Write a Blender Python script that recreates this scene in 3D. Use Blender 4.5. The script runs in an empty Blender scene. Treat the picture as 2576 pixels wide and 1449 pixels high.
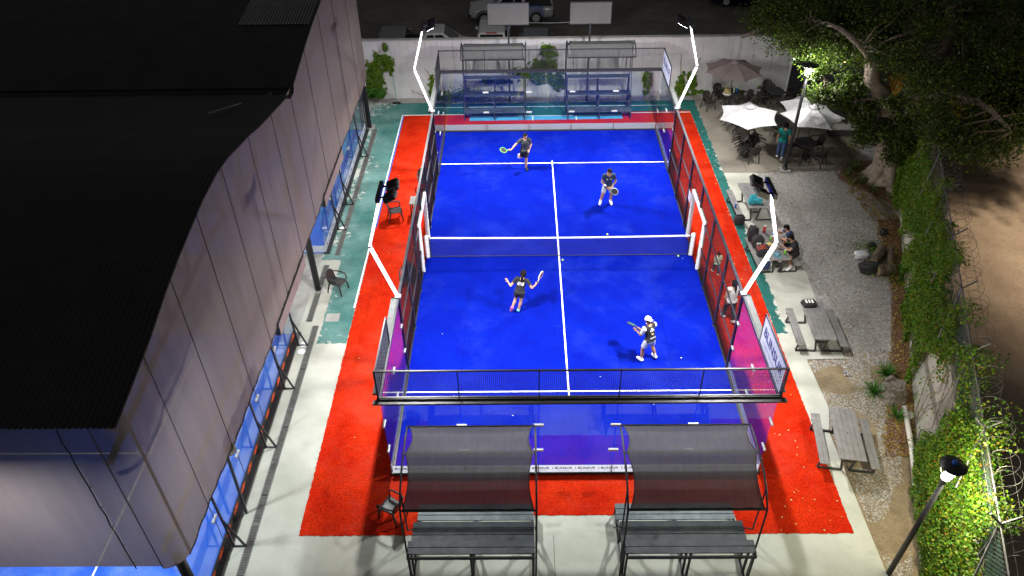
import bpy, bmesh, math, random
import numpy as np
from mathutils import Vector, Matrix, Euler
random.seed(7); np.random.seed(7)
R = math.radians
SC = bpy.context.scene
COL = SC.collection

# ------------------------------------------------------------------ camera, sky, moon, exposure
cam_data = bpy.data.cameras.new('camera')
cam = bpy.data.objects.new('camera', cam_data); COL.objects.link(cam)
cam.location = (-1.4068, -23.3798, 17.3759)
cam.rotation_euler = (0.891176, 0.014713, 0.004501)
cam_data.sensor_width = 36.0
cam_data.lens = 36.0 * 1944.37 / 2576.0
cam_data.clip_start = 0.1; cam_data.clip_end = 1500
SC.camera = cam

world = bpy.data.worlds.new('World'); SC.world = world; world.use_nodes = True
wn = world.node_tree.nodes; wl = world.node_tree.links
bg = wn['Background']
sky = wn.new('ShaderNodeTexSky'); sky.sky_type = 'NISHITA'; sky.sun_disc = False
sky.sun_elevation = R(-5); sky.sun_rotation = R(20); sky.altitude = 10
wl.new(sky.outputs[0], bg.inputs[0]); bg.inputs[1].default_value = 0.15
glow = wn.new('ShaderNodeBackground'); glow.inputs[0].default_value = (0.058, 0.056, 0.057, 1); glow.inputs[1].default_value = 1.0   # even city glow of the night sky
addsh = wn.new('ShaderNodeAddShader'); wl.new(bg.outputs[0], addsh.inputs[0]); wl.new(glow.outputs[0], addsh.inputs[1]); wl.new(addsh.outputs[0], wn['World Output'].inputs[0])

moon_data = bpy.data.lights.new('moon', 'SUN'); moon_data.energy = 0.012; moon_data.angle = R(0.5)
moon_data.color = (1.0, 0.95, 0.88)
moon = bpy.data.objects.new('moon', moon_data); COL.objects.link(moon)
moon.rotation_euler = (R(35), 0, R(200))

vs = SC.view_settings
vs.view_transform = 'Standard'; vs.look = 'None'; vs.exposure = 0.3; vs.gamma = 1.0
vs.use_curve_mapping = False
SC.cycles.use_denoising = True
SC.cycles.max_bounces = 8; SC.cycles.transparent_max_bounces = 24
SC.cycles.diffuse_bounces = 3; SC.cycles.glossy_bounces = 3
SC.cycles.caustics_reflective = False; SC.cycles.caustics_refractive = False
SC.cycles.sample_clamp_indirect = 4.0

# ------------------------------------------------------------------ materials
MATS = {}
def srgb(r, g, b):
    f = lambda c: (c / 255 / 12.92) if c / 255 <= 0.04045 else ((c / 255 + 0.055) / 1.055) ** 2.4
    return (f(r), f(g), f(b))
def _new(name):
    m = bpy.data.materials.new(name); m.use_nodes = True; MATS[name] = m
    return m, m.node_tree.nodes, m.node_tree.links, m.node_tree.nodes['Principled BSDF']
def pmat(name, c1, c2=None, rough=0.7, scale=4.0, bump=0.0, bscale=60.0, metal=0.0, spec=0.5, lo=0.35, hi=0.65, emit=None, es=0.0, fine=0.0, fscale=120.0):
    m, n, l, b = _new(name)
    b.inputs['Roughness'].default_value = rough; b.inputs['Metallic'].default_value = metal
    b.inputs['Specular IOR Level'].default_value = spec
    b.inputs['Base Color'].default_value = (*c1, 1)
    tc = n.new('ShaderNodeTexCoord')
    if c2 is not None:
        t = n.new('ShaderNodeTexNoise'); t.inputs['Scale'].default_value = scale; t.inputs['Detail'].default_value = 6
        t.inputs['Roughness'].default_value = 0.62
        l.new(tc.outputs['Object'], t.inputs['Vector'])
        r = n.new('ShaderNodeMapRange'); r.inputs[1].default_value = lo; r.inputs[2].default_value = hi
        l.new(t.outputs['Fac'], r.inputs[0])
        mx = n.new('ShaderNodeMix'); mx.data_type = 'RGBA'
        mx.inputs[6].default_value = (*c1, 1); mx.inputs[7].default_value = (*c2, 1)
        l.new(r.outputs[0], mx.inputs[0])
        out = mx.outputs[2]
        if fine:
            t2 = n.new('ShaderNodeTexNoise'); t2.inputs['Scale'].default_value = fscale; t2.inputs['Detail'].default_value = 2
            l.new(tc.outputs['Object'], t2.inputs['Vector'])
            r2 = n.new('ShaderNodeMapRange'); r2.inputs[1].default_value = 0.3; r2.inputs[2].default_value = 0.7
            r2.inputs[3].default_value = 1 - fine; r2.inputs[4].default_value = 1 + fine
            l.new(t2.outputs['Fac'], r2.inputs[0])
            mm = n.new('ShaderNodeMix'); mm.data_type = 'RGBA'; mm.blend_type = 'MULTIPLY'; mm.inputs[0].default_value = 1
            l.new(out, mm.inputs[6]); l.new(r2.outputs[0], mm.inputs[7]); out = mm.outputs[2]
        l.new(out, b.inputs['Base Color'])
    if bump:
        t = n.new('ShaderNodeTexNoise'); t.inputs['Scale'].default_value = bscale; t.inputs['Detail'].default_value = 4
        l.new(tc.outputs['Object'], t.inputs['Vector'])
        bp = n.new('ShaderNodeBump'); bp.inputs['Strength'].default_value = bump; bp.inputs['Distance'].default_value = 0.02
        l.new(t.outputs['Fac'], bp.inputs['Height']); l.new(bp.outputs[0], b.inputs['Normal'])
    if emit:
        b.inputs['Emission Color'].default_value = (*emit, 1); b.inputs['Emission Strength'].default_value = es
    return m

pmat('blue_turf', (0.001, 0.0062, 0.215), (0.001, 0.0098, 0.265), rough=0.95, scale=0.9, bump=0.5, bscale=140, spec=0.03, fine=0.22, fscale=45)
pmat('blue_turf_lit', (0.02, 0.09, 0.55), (0.05, 0.16, 0.66), rough=0.85, scale=0.8, bump=0.4, bscale=120, spec=0.1, fine=0.2, fscale=40)  # hall courts' blue turf, its different lighting and glass haze put into the colour
pmat('red_turf', (0.41, 0.011, 0.002), (0.53, 0.025, 0.004), rough=0.92, scale=1.1, bump=0.7, bscale=90, spec=0.05, fine=0.35, fscale=26)
pmat('line_white', (0.80, 0.80, 0.80), (0.70, 0.72, 0.74), rough=0.8, scale=9)
pmat('white_paint', (0.78, 0.78, 0.78), (0.66, 0.67, 0.68), rough=0.45, scale=5)
pmat('banner_white', (0.70, 0.72, 0.80), (0.62, 0.64, 0.74), rough=0.5, scale=2)
pmat('navy_print', (0.02, 0.03, 0.16), rough=0.5)
pmat('red_print', (0.5, 0.03, 0.04), rough=0.5)
pmat('grey_print', (0.32, 0.34, 0.42), rough=0.5)
pmat('orange_print', (0.85, 0.10, 0.02), rough=0.5)
pmat('black_steel', (0.012, 0.012, 0.014), (0.024, 0.024, 0.028), rough=0.42, scale=8, metal=0.0)
pmat('dark_frame', (0.018, 0.02, 0.026), (0.032, 0.034, 0.04), rough=0.5, scale=12)
pmat('galv_steel', (0.17, 0.175, 0.175), (0.125, 0.13, 0.135), rough=0.5, scale=10, metal=0.35)
pmat('silver', (0.42, 0.42, 0.43), rough=0.5, metal=0.15)
pmat('pole_white', (0.40, 0.40, 0.41), (0.33, 0.335, 0.35), rough=0.4, scale=4)
pmat('led', (0.8, 0.8, 0.85), rough=0.5, emit=(0.93, 0.95, 1.0), es=3.2)
pmat('lamp_glow', (0.9, 0.9, 0.9), rough=0.5, emit=(1.0, 0.97, 0.92), es=22.0)
pmat('flood_glow', (0.9, 0.9, 0.9), rough=0.5, emit=(0.9, 0.95, 1.0), es=18.0)
pmat('warm_glow', (0.9, 0.6, 0.3), rough=0.5, emit=(1.0, 0.55, 0.2), es=12.0)
pmat('net_black', (0.012, 0.012, 0.016), rough=0.8)
pmat('tape_white', (0.8, 0.8, 0.8), rough=0.6)
pmat('pad_white', (0.72, 0.73, 0.73), (0.6, 0.61, 0.6), rough=0.6, scale=10)
pmat('pad_green', (0.10, 0.42, 0.06), rough=0.6)
pmat('roof_sheet', (0.013, 0.0128, 0.0125), (0.026, 0.025, 0.0245), rough=0.5, scale=1.2, spec=0.4)
pmat('roof_clear', (0.22, 0.21, 0.20), (0.16, 0.155, 0.15), rough=0.5, scale=1.5)
pmat('bleacher_plank', (0.042, 0.056, 0.068), (0.105, 0.125, 0.135), rough=0.5, scale=3.2, spec=0.5, lo=0.42, hi=0.75, bump=0.15, bscale=30)
pmat('asphalt', (0.085, 0.078, 0.066), (0.14, 0.125, 0.105), rough=0.92, scale=0.5, bump=0.4, bscale=60, fine=0.25, fscale=20)
pmat('dirt_street', (0.19, 0.148, 0.110), (0.29, 0.235, 0.18), rough=0.92, scale=0.6, lo=0.32, hi=0.66, bump=0.4, bscale=18, fine=0.10, fscale=9)
pmat('soil', (0.17, 0.125, 0.075), (0.26, 0.20, 0.12), rough=0.95, scale=1.6, bump=0.8, bscale=22, fine=0.3, fscale=30)
pmat('mulch', (0.10, 0.045, 0.025), (0.19, 0.10, 0.06), rough=0.95, scale=14, bump=1.0, bscale=30, fine=0.3)
pmat('chair_plastic', (0.030, 0.022, 0.019), (0.045, 0.034, 0.030), rough=0.45, scale=7)
pmat('chair_plastic_grey', (0.020, 0.019, 0.019), (0.032, 0.030, 0.029), rough=0.45, scale=7)
pmat('wpc_plank', (0.15, 0.145, 0.14), (0.21, 0.20, 0.195), rough=0.7, scale=5, bump=0.2, bscale=80, fine=0.1)
pmat('table_metal', (0.035, 0.035, 0.037), rough=0.5)
pmat('canvas_white', (0.52, 0.51, 0.52), (0.46, 0.455, 0.46), rough=0.85, scale=2)
pmat('canvas_mauve', (0.20, 0.155, 0.15), (0.24, 0.19, 0.185), rough=0.85, scale=2)
pmat('skin', (0.46, 0.25, 0.16), (0.40, 0.21, 0.13), rough=0.55, scale=6)
pmat('skin_tan', (0.36, 0.19, 0.11), (0.30, 0.15, 0.085), rough=0.55, scale=6)
pmat('hair_dark', (0.007, 0.005, 0.0045), rough=0.85, spec=0.15)
pmat('eye_dark', (0.01, 0.008, 0.008), rough=0.3)
pmat('lip', (0.28, 0.09, 0.07), rough=0.5)
def cloth(n, c, k=0.8): return pmat(n, c, tuple(x * k for x in c), rough=0.85, scale=9, bump=0.25, bscale=18)
cloth('shirt_charcoal', (0.03, 0.036, 0.042)); cloth('shorts_black', (0.012, 0.012, 0.015)); cloth('shirt_navy', (0.012, 0.028, 0.085))
cloth('shorts_grey', (0.36, 0.39, 0.42)); cloth('shirt_black', (0.014, 0.014, 0.018)); cloth('shirt_white', (0.75, 0.75, 0.75))
cloth('shorts_pale', (0.62, 0.66, 0.74)); cloth('shirt_teal', (0.0, 0.17, 0.15)); cloth('jeans', (0.04, 0.085, 0.20))
cloth('leggings', (0.02, 0.02, 0.024)); cloth('shirt_mint', (0.55, 0.66, 0.45)); cloth('shirt_blue', (0.012, 0.05, 0.13)); cloth('shoe_white', (0.75, 0.75, 0.75)); cloth('shoe_black', (0.02, 0.02, 0.02))
cloth('shoe_pink', (0.62, 0.14, 0.38)); cloth('shoe_cyan', (0.10, 0.45, 0.5)); cloth('bag_black', (0.014, 0.014, 0.016)); cloth('bag_tan', (0.42, 0.34, 0.14)); cloth('bag_red', (0.45, 0.05, 0.02))
cloth('bag_plastic', (0.55, 0.56, 0.58)); cloth('kid_pants', (0.03, 0.035, 0.09))
pmat('ball_yellow', (0.55, 0.80, 0.02), rough=0.8)
pmat('water_teal', (0.02, 0.30, 0.36), (0.06, 0.45, 0.52), rough=0.25, scale=20)
pmat('bottle_red', (0.42, 0.02, 0.03), rough=0.35); pmat('bottle_orange', (0.75, 0.10, 0.02), rough=0.4); pmat('bottle_green', (0.12, 0.40, 0.02), rough=0.3); pmat('bottle_blue', (0.02, 0.12, 0.42), rough=0.3)
pmat('paper_white', (0.7, 0.7, 0.68), rough=0.7); pmat('cap_blue', (0.10, 0.22, 0.28), rough=0.8); pmat('food_yellow', (0.6, 0.45, 0.15), rough=0.7)
pmat('racket_black', (0.02, 0.02, 0.025), rough=0.4); pmat('racket_green', (0.12, 0.4, 0.05), rough=0.4); pmat('racket_crimson', (0.22, 0.01, 0.03), rough=0.4); pmat('racket_teal', (0.02, 0.10, 0.09), rough=0.4)
pmat('bark', (0.16, 0.125, 0.095), (0.25, 0.20, 0.155), rough=0.95, scale=5, bump=1.0, bscale=16, fine=0.35, fscale=24)
pmat('stump_wood', (0.10, 0.085, 0.07), (0.20, 0.175, 0.15), rough=0.95, scale=9, bump=1.0, bscale=24, fine=0.35, fscale=30)
pmat('log_bark', (0.06, 0.045, 0.03), (0.12, 0.09, 0.06), rough=0.95, scale=7, bump=1.0, bscale=20)
pmat('cut_wood', (0.32, 0.25, 0.13), (0.22, 0.17, 0.10), rough=0.9, scale=8)
pmat('pvc', (0.70, 0.66, 0.58), (0.60, 0.55, 0.46), rough=0.5, scale=3)
pmat('bin_black', (0.014, 0.014, 0.015), rough=0.5)
pmat('cream_shell', (0.62, 0.57, 0.42), (0.5, 0.45, 0.32), rough=0.5, scale=8)
pmat('rubber', (0.012, 0.012, 0.012), rough=0.8)
pmat('car_white', (0.42, 0.42, 0.42), rough=0.25); pmat('car_grey', (0.085, 0.09, 0.10), rough=0.25); pmat('car_dark', (0.025, 0.027, 0.03), rough=0.25); pmat('car_silver', (0.36, 0.37, 0.38), rough=0.25, metal=0.3); pmat('car_blue', (0.01, 0.012, 0.05), rough=0.25)
pmat('car_glass', (0.008, 0.009, 0.01), rough=0.08, spec=0.6); pmat('tail_red', (0.35, 0.01, 0.015), rough=0.3); pmat('stripe_blue', (0.02, 0.10, 0.45), rough=0.35)
pmat('tarp_yellow', (0.62, 0.48, 0.02), (0.5, 0.38, 0.02), rough=0.7, scale=2)
pmat('tarp_orange', (0.50, 0.25, 0.03), (0.42, 0.2, 0.02), rough=0.7, scale=2)
pmat('sky_paint', (0.05, 0.30, 0.58), (0.08, 0.36, 0.62), rough=0.8, scale=2)
pmat('leaf_litter', (0.55, 0.42, 0.16), rough=0.8); pmat('petal_white', (0.75, 0.70, 0.62), rough=0.8)
pmat('broom_green', (0.02, 0.16, 0.10), rough=0.6)
pmat('board_back', (0.15, 0.143, 0.136), (0.13, 0.125, 0.12), rough=0.6, scale=1.5)
pmat('grate', (0.16, 0.15, 0.13), (0.10, 0.095, 0.085), rough=0.7, scale=6)
pmat('drain_dark', (0.02, 0.02, 0.02), rough=0.9)
pmat('wire', (0.11, 0.105, 0.10), rough=0.6, metal=0.3)
pmat('wire_dark', (0.02, 0.02, 0.022), rough=0.6)
pmat('seam_brown', (0.05, 0.04, 0.04), rough=0.8)
pmat('flange_grey', (0.085, 0.09, 0.088), (0.065, 0.068, 0.068), rough=0.95, scale=8, spec=0.05)
pmat('hat_white', (0.78, 0.78, 0.78), rough=0.8)

def leafmat(name, cols, rough=0.55):
    m, n, l, b = _new(name)
    g = n.new('ShaderNodeNewGeometry'); cr = n.new('ShaderNodeValToRGB')
    cr.color_ramp.interpolation = 'LINEAR'
    e = cr.color_ramp.elements
    while len(e) < len(cols): e.new(0.5)
    for i, c in enumerate(cols):
        e[i].position = i / (len(cols) - 1); e[i].color = (*c, 1)
    l.new(g.outputs['Random Per Island'], cr.inputs[0]); l.new(cr.outputs[0], b.inputs['Base Color'])
    b.inputs['Roughness'].default_value = rough; b.inputs['Specular IOR Level'].default_value = 0.35
    tr = n.new('ShaderNodeBsdfTranslucent'); l.new(cr.outputs[0], tr.inputs[0])
    mx = n.new('ShaderNodeMixShader'); mx.inputs[0].default_value = 0.36
    l.new(b.outputs[0], mx.inputs[1]); l.new(tr.outputs[0], mx.inputs[2]); l.new(mx.outputs[0], n['Material Output'].inputs[0])
    return m
leafmat('oak_leaf', [(0.024, 0.036, 0.012), (0.038, 0.066, 0.009), (0.080, 0.15, 0.006), (0.042, 0.050, 0.020), (0.12, 0.18, 0.010)])
leafmat('vine_leaf', [(0.030, 0.105, 0.006), (0.06, 0.17, 0.006), (0.13, 0.25, 0.008), (0.065, 0.15, 0.006), (0.26, 0.25, 0.01)])
leafmat('vine_leaf_autumn', [(0.30, 0.13, 0.02), (0.22, 0.17, 0.02), (0.35, 0.10, 0.03), (0.18, 0.20, 0.02)])
leafmat('palm_leaf', [(0.03, 0.11, 0.012), (0.05, 0.17, 0.015), (0.08, 0.2, 0.02)])
leafmat('flax_leaf', [(0.10, 0.17, 0.03), (0.22, 0.25, 0.10), (0.06, 0.12, 0.02), (0.30, 0.31, 0.16)])
leafmat('pebble', [(0.30, 0.292, 0.285), (0.48, 0.47, 0.46), (0.62, 0.61, 0.59), (0.38, 0.345, 0.30), (0.52, 0.45, 0.37), (0.17, 0.166, 0.166)], rough=0.85)
leafmat('litter', [(0.24, 0.14, 0.04), (0.40, 0.26, 0.06), (0.14, 0.085, 0.03), (0.5, 0.36, 0.12)], rough=0.85)

def glassmat(name, tint=(0.93, 0.97, 0.97), base=0.06):
    m, n, l, b = _new(name); n.remove(b)
    lw = n.new('ShaderNodeLayerWeight'); lw.inputs[0].default_value = 0.5
    p = n.new('ShaderNodeMath'); p.operation = 'POWER'; p.inputs[1].default_value = 5.0
    l.new(lw.outputs['Facing'], p.inputs[0])
    ma = n.new('ShaderNodeMath'); ma.operation = 'MULTIPLY_ADD'; ma.inputs[1].default_value = 1 - base; ma.inputs[2].default_value = base
    l.new(p.outputs[0], ma.inputs[0])
    t = n.new('ShaderNodeBsdfTransparent'); t.inputs[0].default_value = (*tint, 1)
    g = n.new('ShaderNodeBsdfGlossy'); g.inputs['Roughness'].default_value = 0.0
    mx = n.new('ShaderNodeMixShader')
    l.new(ma.outputs[0], mx.inputs[0]); l.new(t.outputs[0], mx.inputs[1]); l.new(g.outputs[0], mx.inputs[2])
    l.new(mx.outputs[0], n['Material Output'].inputs[0])
def filmmat(name, c):
    m, n, l, b = _new(name); b.inputs['Base Color'].default_value = (*c, 1); b.inputs['Roughness'].default_value = 0.4
    t = n.new('ShaderNodeBsdfTranslucent'); t.inputs[0].default_value = (*c, 1); mx = n.new('ShaderNodeMixShader'); mx.inputs[0].default_value = 0.62
    l.new(b.outputs[0], mx.inputs[1]); l.new(t.outputs[0], mx.inputs[2]); l.new(mx.outputs[0], n['Material Output'].inputs[0])
filmmat('band_white', (0.86, 0.87, 0.90))
glassmat('court_glass'); glassmat('court_glass_inner', (0.94, 0.97, 1.0))
def meshmat(name, col, col2, see, scale=3.0, streak=(8, 8, 0.6)):
    m, n, l, b = _new(name)
    tc = n.new('ShaderNodeTexCoord'); mp = n.new('ShaderNodeMapping'); mp.inputs['Scale'].default_value = streak
    t = n.new('ShaderNodeTexNoise'); t.inputs['Scale'].default_value = scale; t.inputs['Detail'].default_value = 5
    l.new(tc.outputs['Object'], mp.inputs[0]); l.new(mp.outputs[0], t.inputs['Vector'])
    mx = n.new('ShaderNodeMix'); mx.data_type = 'RGBA'; mx.inputs[6].default_value = (*col, 1); mx.inputs[7].default_value = (*col2, 1)
    r = n.new('ShaderNodeMapRange'); r.inputs[1].default_value = 0.3; r.inputs[2].default_value = 0.7
    l.new(t.outputs['Fac'], r.inputs[0]); l.new(r.outputs[0], mx.inputs[0]); l.new(mx.outputs[2], b.inputs['Base Color'])
    b.inputs['Roughness'].default_value = 0.75; b.inputs['Specular IOR Level'].default_value = 0.3
    tl = n.new('ShaderNodeBsdfTranslucent'); l.new(mx.outputs[2], tl.inputs[0])
    m1 = n.new('ShaderNodeMixShader'); m1.inputs[0].default_value = 0.22
    l.new(b.outputs[0], m1.inputs[1]); l.new(tl.outputs[0], m1.inputs[2])
    tr = n.new('ShaderNodeBsdfTransparent')
    m2 = n.new('ShaderNodeMixShader'); m2.inputs[0].default_value = see
    l.new(m1.outputs[0], m2.inputs[1]); l.new(tr.outputs[0], m2.inputs[2]); l.new(m2.outputs[0], n['Material Output'].inputs[0])
meshmat('shade_mesh', (0.225, 0.187, 0.168), (0.255, 0.214, 0.195), 0.055, scale=0.6)
meshmat('canopy_cloth', (0.135, 0.138, 0.138), (0.165, 0.168, 0.168), 0.055, scale=2.0, streak=(5, 1.2, 1.2))
meshmat('dark_net', (0.02, 0.022, 0.026), (0.035, 0.036, 0.04), 0.25, scale=2.0)
meshmat('green_net', (0.02, 0.09, 0.07), (0.03, 0.11, 0.08), 0.35, scale=2.0)

def concretemat(name, ca, cb, stain, sc=0.7, stain_amt=0.45):
    m, n, l, b = _new(name)
    tc = n.new('ShaderNodeTexCoord')
    def noise(s, d=6, rr=0.6):
        t = n.new('ShaderNodeTexNoise'); t.inputs['Scale'].default_value = s; t.inputs['Detail'].default_value = d; t.inputs['Roughness'].default_value = rr
        l.new(tc.outputs['Object'], t.inputs['Vector']); return t.outputs['Fac']
    def rng(s, a, c, o0=0, o1=1):
        r = n.new('ShaderNodeMapRange'); r.inputs[1].default_value = a; r.inputs[2].default_value = c; r.inputs[3].default_value = o0; r.inputs[4].default_value = o1
        l.new(s, r.inputs[0]); return r.outputs[0]
    def mix(f, a, c):
        x = n.new('ShaderNodeMix'); x.data_type = 'RGBA'; l.new(f, x.inputs[0])
        for i, v in ((6, a), (7, c)):
            if isinstance(v, tuple): x.inputs[i].default_value = (*v, 1)
            else: l.new(v, x.inputs[i])
        return x.outputs[2]
    c = mix(rng(noise(sc), 0.35, 0.65), ca, cb)
    c = mix(rng(noise(sc * 2.7, 8, 0.7), 0.56, 0.72, 0, stain_amt), c, stain)
    c = mix(rng(noise(40, 3), 0.3, 0.7, 0, 0.12), c, tuple(x * 0.6 for x in ca))
    l.new(c, b.inputs['Base Color']); b.inputs['Roughness'].default_value = 0.85; b.inputs['Specular IOR Level'].default_value = 0.3
    bp = n.new('ShaderNodeBump'); bp.inputs['Strength'].default_value = 0.25; bp.inputs['Distance'].default_value = 0.01
    l.new(noise(35, 5), bp.inputs['Height']); l.new(bp.outputs[0], b.inputs['Normal'])
concretemat('concrete', (0.38, 0.38, 0.32), (0.49, 0.49, 0.43), (0.24, 0.25, 0.24))
concretemat('patio_concrete', (0.20, 0.175, 0.14), (0.27, 0.24, 0.195), (0.15, 0.125, 0.10))
concretemat('old_concrete', (0.30, 0.29, 0.27), (0.42, 0.41, 0.38), (0.18, 0.175, 0.165), sc=1.2, stain_amt=0.7)
concretemat('wall_concrete', (0.34, 0.32, 0.27), (0.44, 0.41, 0.34), (0.20, 0.19, 0.15), sc=1.0)

def wallmat():
    m, n, l, b = _new('white_wall')
    tc = n.new('ShaderNodeTexCoord')
    mp = n.new('ShaderNodeMapping'); mp.inputs['Scale'].default_value = (3.0, 1, 0.22); l.new(tc.outputs['Object'], mp.inputs[0])
    t = n.new('ShaderNodeTexNoise'); t.inputs['Scale'].default_value = 1.6; t.inputs['Detail'].default_value = 8; t.inputs['Roughness'].default_value = 0.7
    l.new(mp.outputs[0], t.inputs['Vector'])
    r = n.new('ShaderNodeMapRange'); r.inputs[1].default_value = 0.53; r.inputs[2].default_value = 0.72; l.new(t.outputs['Fac'], r.inputs[0])
    # streaks run down from the coping: fewer low on the wall
    sp = n.new('ShaderNodeSeparateXYZ'); l.new(tc.outputs['Object'], sp.inputs[0])
    h = n.new('ShaderNodeMapRange'); h.inputs[1].default_value = 0.8; h.inputs[2].default_value = 3.0; h.inputs[3].default_value = 0.2; h.inputs[4].default_value = 1.0
    l.new(sp.outputs[2], h.inputs[0])
    mu = n.new('ShaderNodeMath'); mu.operation = 'MULTIPLY'; l.new(r.outputs[0], mu.inputs[0]); l.new(h.outputs[0], mu.inputs[1])
    t2 = n.new('ShaderNodeTexNoise'); t2.inputs['Scale'].default_value = 1.3; t2.inputs['Detail'].default_value = 6
    l.new(tc.outputs['Object'], t2.inputs['Vector'])
    m1 = n.new('ShaderNodeMix'); m1.data_type = 'RGBA'; m1.inputs[6].default_value = (0.38, 0.38, 0.375, 1); m1.inputs[7].default_value = (0.58, 0.575, 0.57, 1)
    l.new(t2.outputs['Fac'], m1.inputs[0])
    m2 = n.new('ShaderNodeMix'); m2.data_type = 'RGBA'; m2.inputs[7].default_value = (0.17, 0.165, 0.16, 1)
    l.new(mu.outputs[0], m2.inputs[0]); l.new(m1.outputs[2], m2.inputs[6]); l.new(m2.outputs[2], b.inputs['Base Color'])
    b.inputs['Roughness'].default_value = 0.85
wallmat()

def tealmat():
    m, n, l, b = _new('teal_paint')
    tc = n.new('ShaderNodeTexCoord')
    def noise(s, d=6, rr=0.6, v=None):
        t = n.new('ShaderNodeTexNoise'); t.inputs['Scale'].default_value = s; t.inputs['Detail'].default_value = d; t.inputs['Roughness'].default_value = rr
        l.new(tc.outputs['Object'], t.inputs['Vector']); return t.outputs['Fac']
    def rng(s, a, c, o0=0, o1=1):
        r = n.new('ShaderNodeMapRange'); r.inputs[1].default_value = a; r.inputs[2].default_value = c; r.inputs[3].default_value = o0; r.inputs[4].default_value = o1
        l.new(s, r.inputs[0]); return r.outputs[0]
    sp = n.new('ShaderNodeSeparateXYZ'); l.new(tc.outputs['Object'], sp.inputs[0])
    def math_(op, a, c):
        x = n.new('ShaderNodeMath'); x.operation = op
        for i, v in enumerate((a, c)):
            if isinstance(v, float): x.inputs[i].default_value = v
            else: l.new(v, x.inputs[i])
        return x.outputs[0]
    # worn: near the drain and near the foot-worn outer edges the paint has flaked off
    wl_ = rng(sp.outputs[0], -7.6, -8.6, 0.0, 0.13)
    wr_ = rng(sp.outputs[0], 7.18, 7.42, 0.0, 0.17)
    wy_ = rng(sp.outputs[1], 9.0, 3.0, 0.0, 1.0)
    wr2 = math_('MULTIPLY', wr_, math_('ADD', wy_, 0.35))
    wear = math_('ADD', wl_, wr2)
    lowf = rng(noise(0.5, 3, 0.5), 0.35, 0.65, -0.10, 0.07)
    chip = math_('ADD', math_('ADD', noise(3.4, 12, 0.74), wear), lowf)
    mask = rng(chip, 0.645, 0.70)
    pale = rng(noise(0.55, 6, 0.6), 0.36, 0.62, 0.1, 0.75)
    leftw = math_('MULTIPLY', rng(sp.outputs[0], -6.0, -8.4, 0.0, 1.0), pale)
    m1 = n.new('ShaderNodeMix'); m1.data_type = 'RGBA'; m1.inputs[6].default_value = (0.014, 0.115, 0.10, 1); m1.inputs[7].default_value = (0.20, 0.33, 0.305, 1)
    l.new(leftw, m1.inputs[0])
    m0 = n.new('ShaderNodeMix'); m0.data_type = 'RGBA'; m0.blend_type = 'MULTIPLY'; m0.inputs[0].default_value = 1
    l.new(m1.outputs[2], m0.inputs[6]); l.new(rng(noise(1.8, 8, 0.7), 0.3, 0.7, 0.72, 1.15), m0.inputs[7])
    m2 = n.new('ShaderNodeMix'); m2.data_type = 'RGBA'; m2.inputs[7].default_value = (0.50, 0.51, 0.45, 1)
    l.new(mask, m2.inputs[0]); l.new(m0.outputs[2], m2.inputs[6]); l.new(m2.outputs[2], b.inputs['Base Color'])
    b.inputs['Roughness'].default_value = 0.8; b.inputs['Specular IOR Level'].default_value = 0.3
tealmat()
concretemat('gravel_base', (0.27, 0.262, 0.252), (0.35, 0.34, 0.325), (0.21, 0.185, 0.16), sc=2.5, stain_amt=0.6)

def turf_detail(name, sand, amt, seam):
    m = MATS[name]; n = m.node_tree.nodes; l = m.node_tree.links; b = n['Principled BSDF']
    src = b.inputs['Base Color'].links[0].from_socket
    tc = n.new('ShaderNodeTexCoord'); t = n.new('ShaderNodeTexNoise'); t.inputs['Scale'].default_value = 0.42; t.inputs['Detail'].default_value = 9; t.inputs['Roughness'].default_value = 0.72
    l.new(tc.outputs['Object'], t.inputs['Vector'])
    r = n.new('ShaderNodeMapRange'); r.inputs[1].default_value = 0.50; r.inputs[2].default_value = 0.76; r.inputs[4].default_value = amt; l.new(t.outputs['Fac'], r.inputs[0])
    x = n.new('ShaderNodeMix'); x.data_type = 'RGBA'; l.new(r.outputs[0], x.inputs[0]); l.new(src, x.inputs[6]); x.inputs[7].default_value = (*sand, 1); out = x.outputs[2]
    if seam:
        sp = n.new('ShaderNodeSeparateXYZ'); l.new(tc.outputs['Object'], sp.inputs[0])
        f = n.new('ShaderNodeMath'); f.operation = 'PINGPONG'; f.inputs[1].default_value = seam / 2; l.new(sp.outputs[0], f.inputs[0])
        g_ = n.new('ShaderNodeMapRange'); g_.inputs[1].default_value = 0.0; g_.inputs[2].default_value = 0.014; g_.inputs[3].default_value = 0.62; g_.inputs[4].default_value = 1.0; l.new(f.outputs[0], g_.inputs[0])
        y = n.new('ShaderNodeMix'); y.data_type = 'RGBA'; y.blend_type = 'MULTIPLY'; y.inputs[0].default_value = 1; l.new(out, y.inputs[6]); l.new(g_.outputs[0], y.inputs[7]); out = y.outputs[2]
    l.new(out, b.inputs['Base Color'])
turf_detail('blue_turf', (0.04, 0.075, 0.38), 0.22, 3.32); turf_detail('red_turf', (0.46, 0.06, 0.035), 0.7, 0); turf_detail('blue_turf_lit', (0.3, 0.4, 0.7), 0.5, 0)
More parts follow.
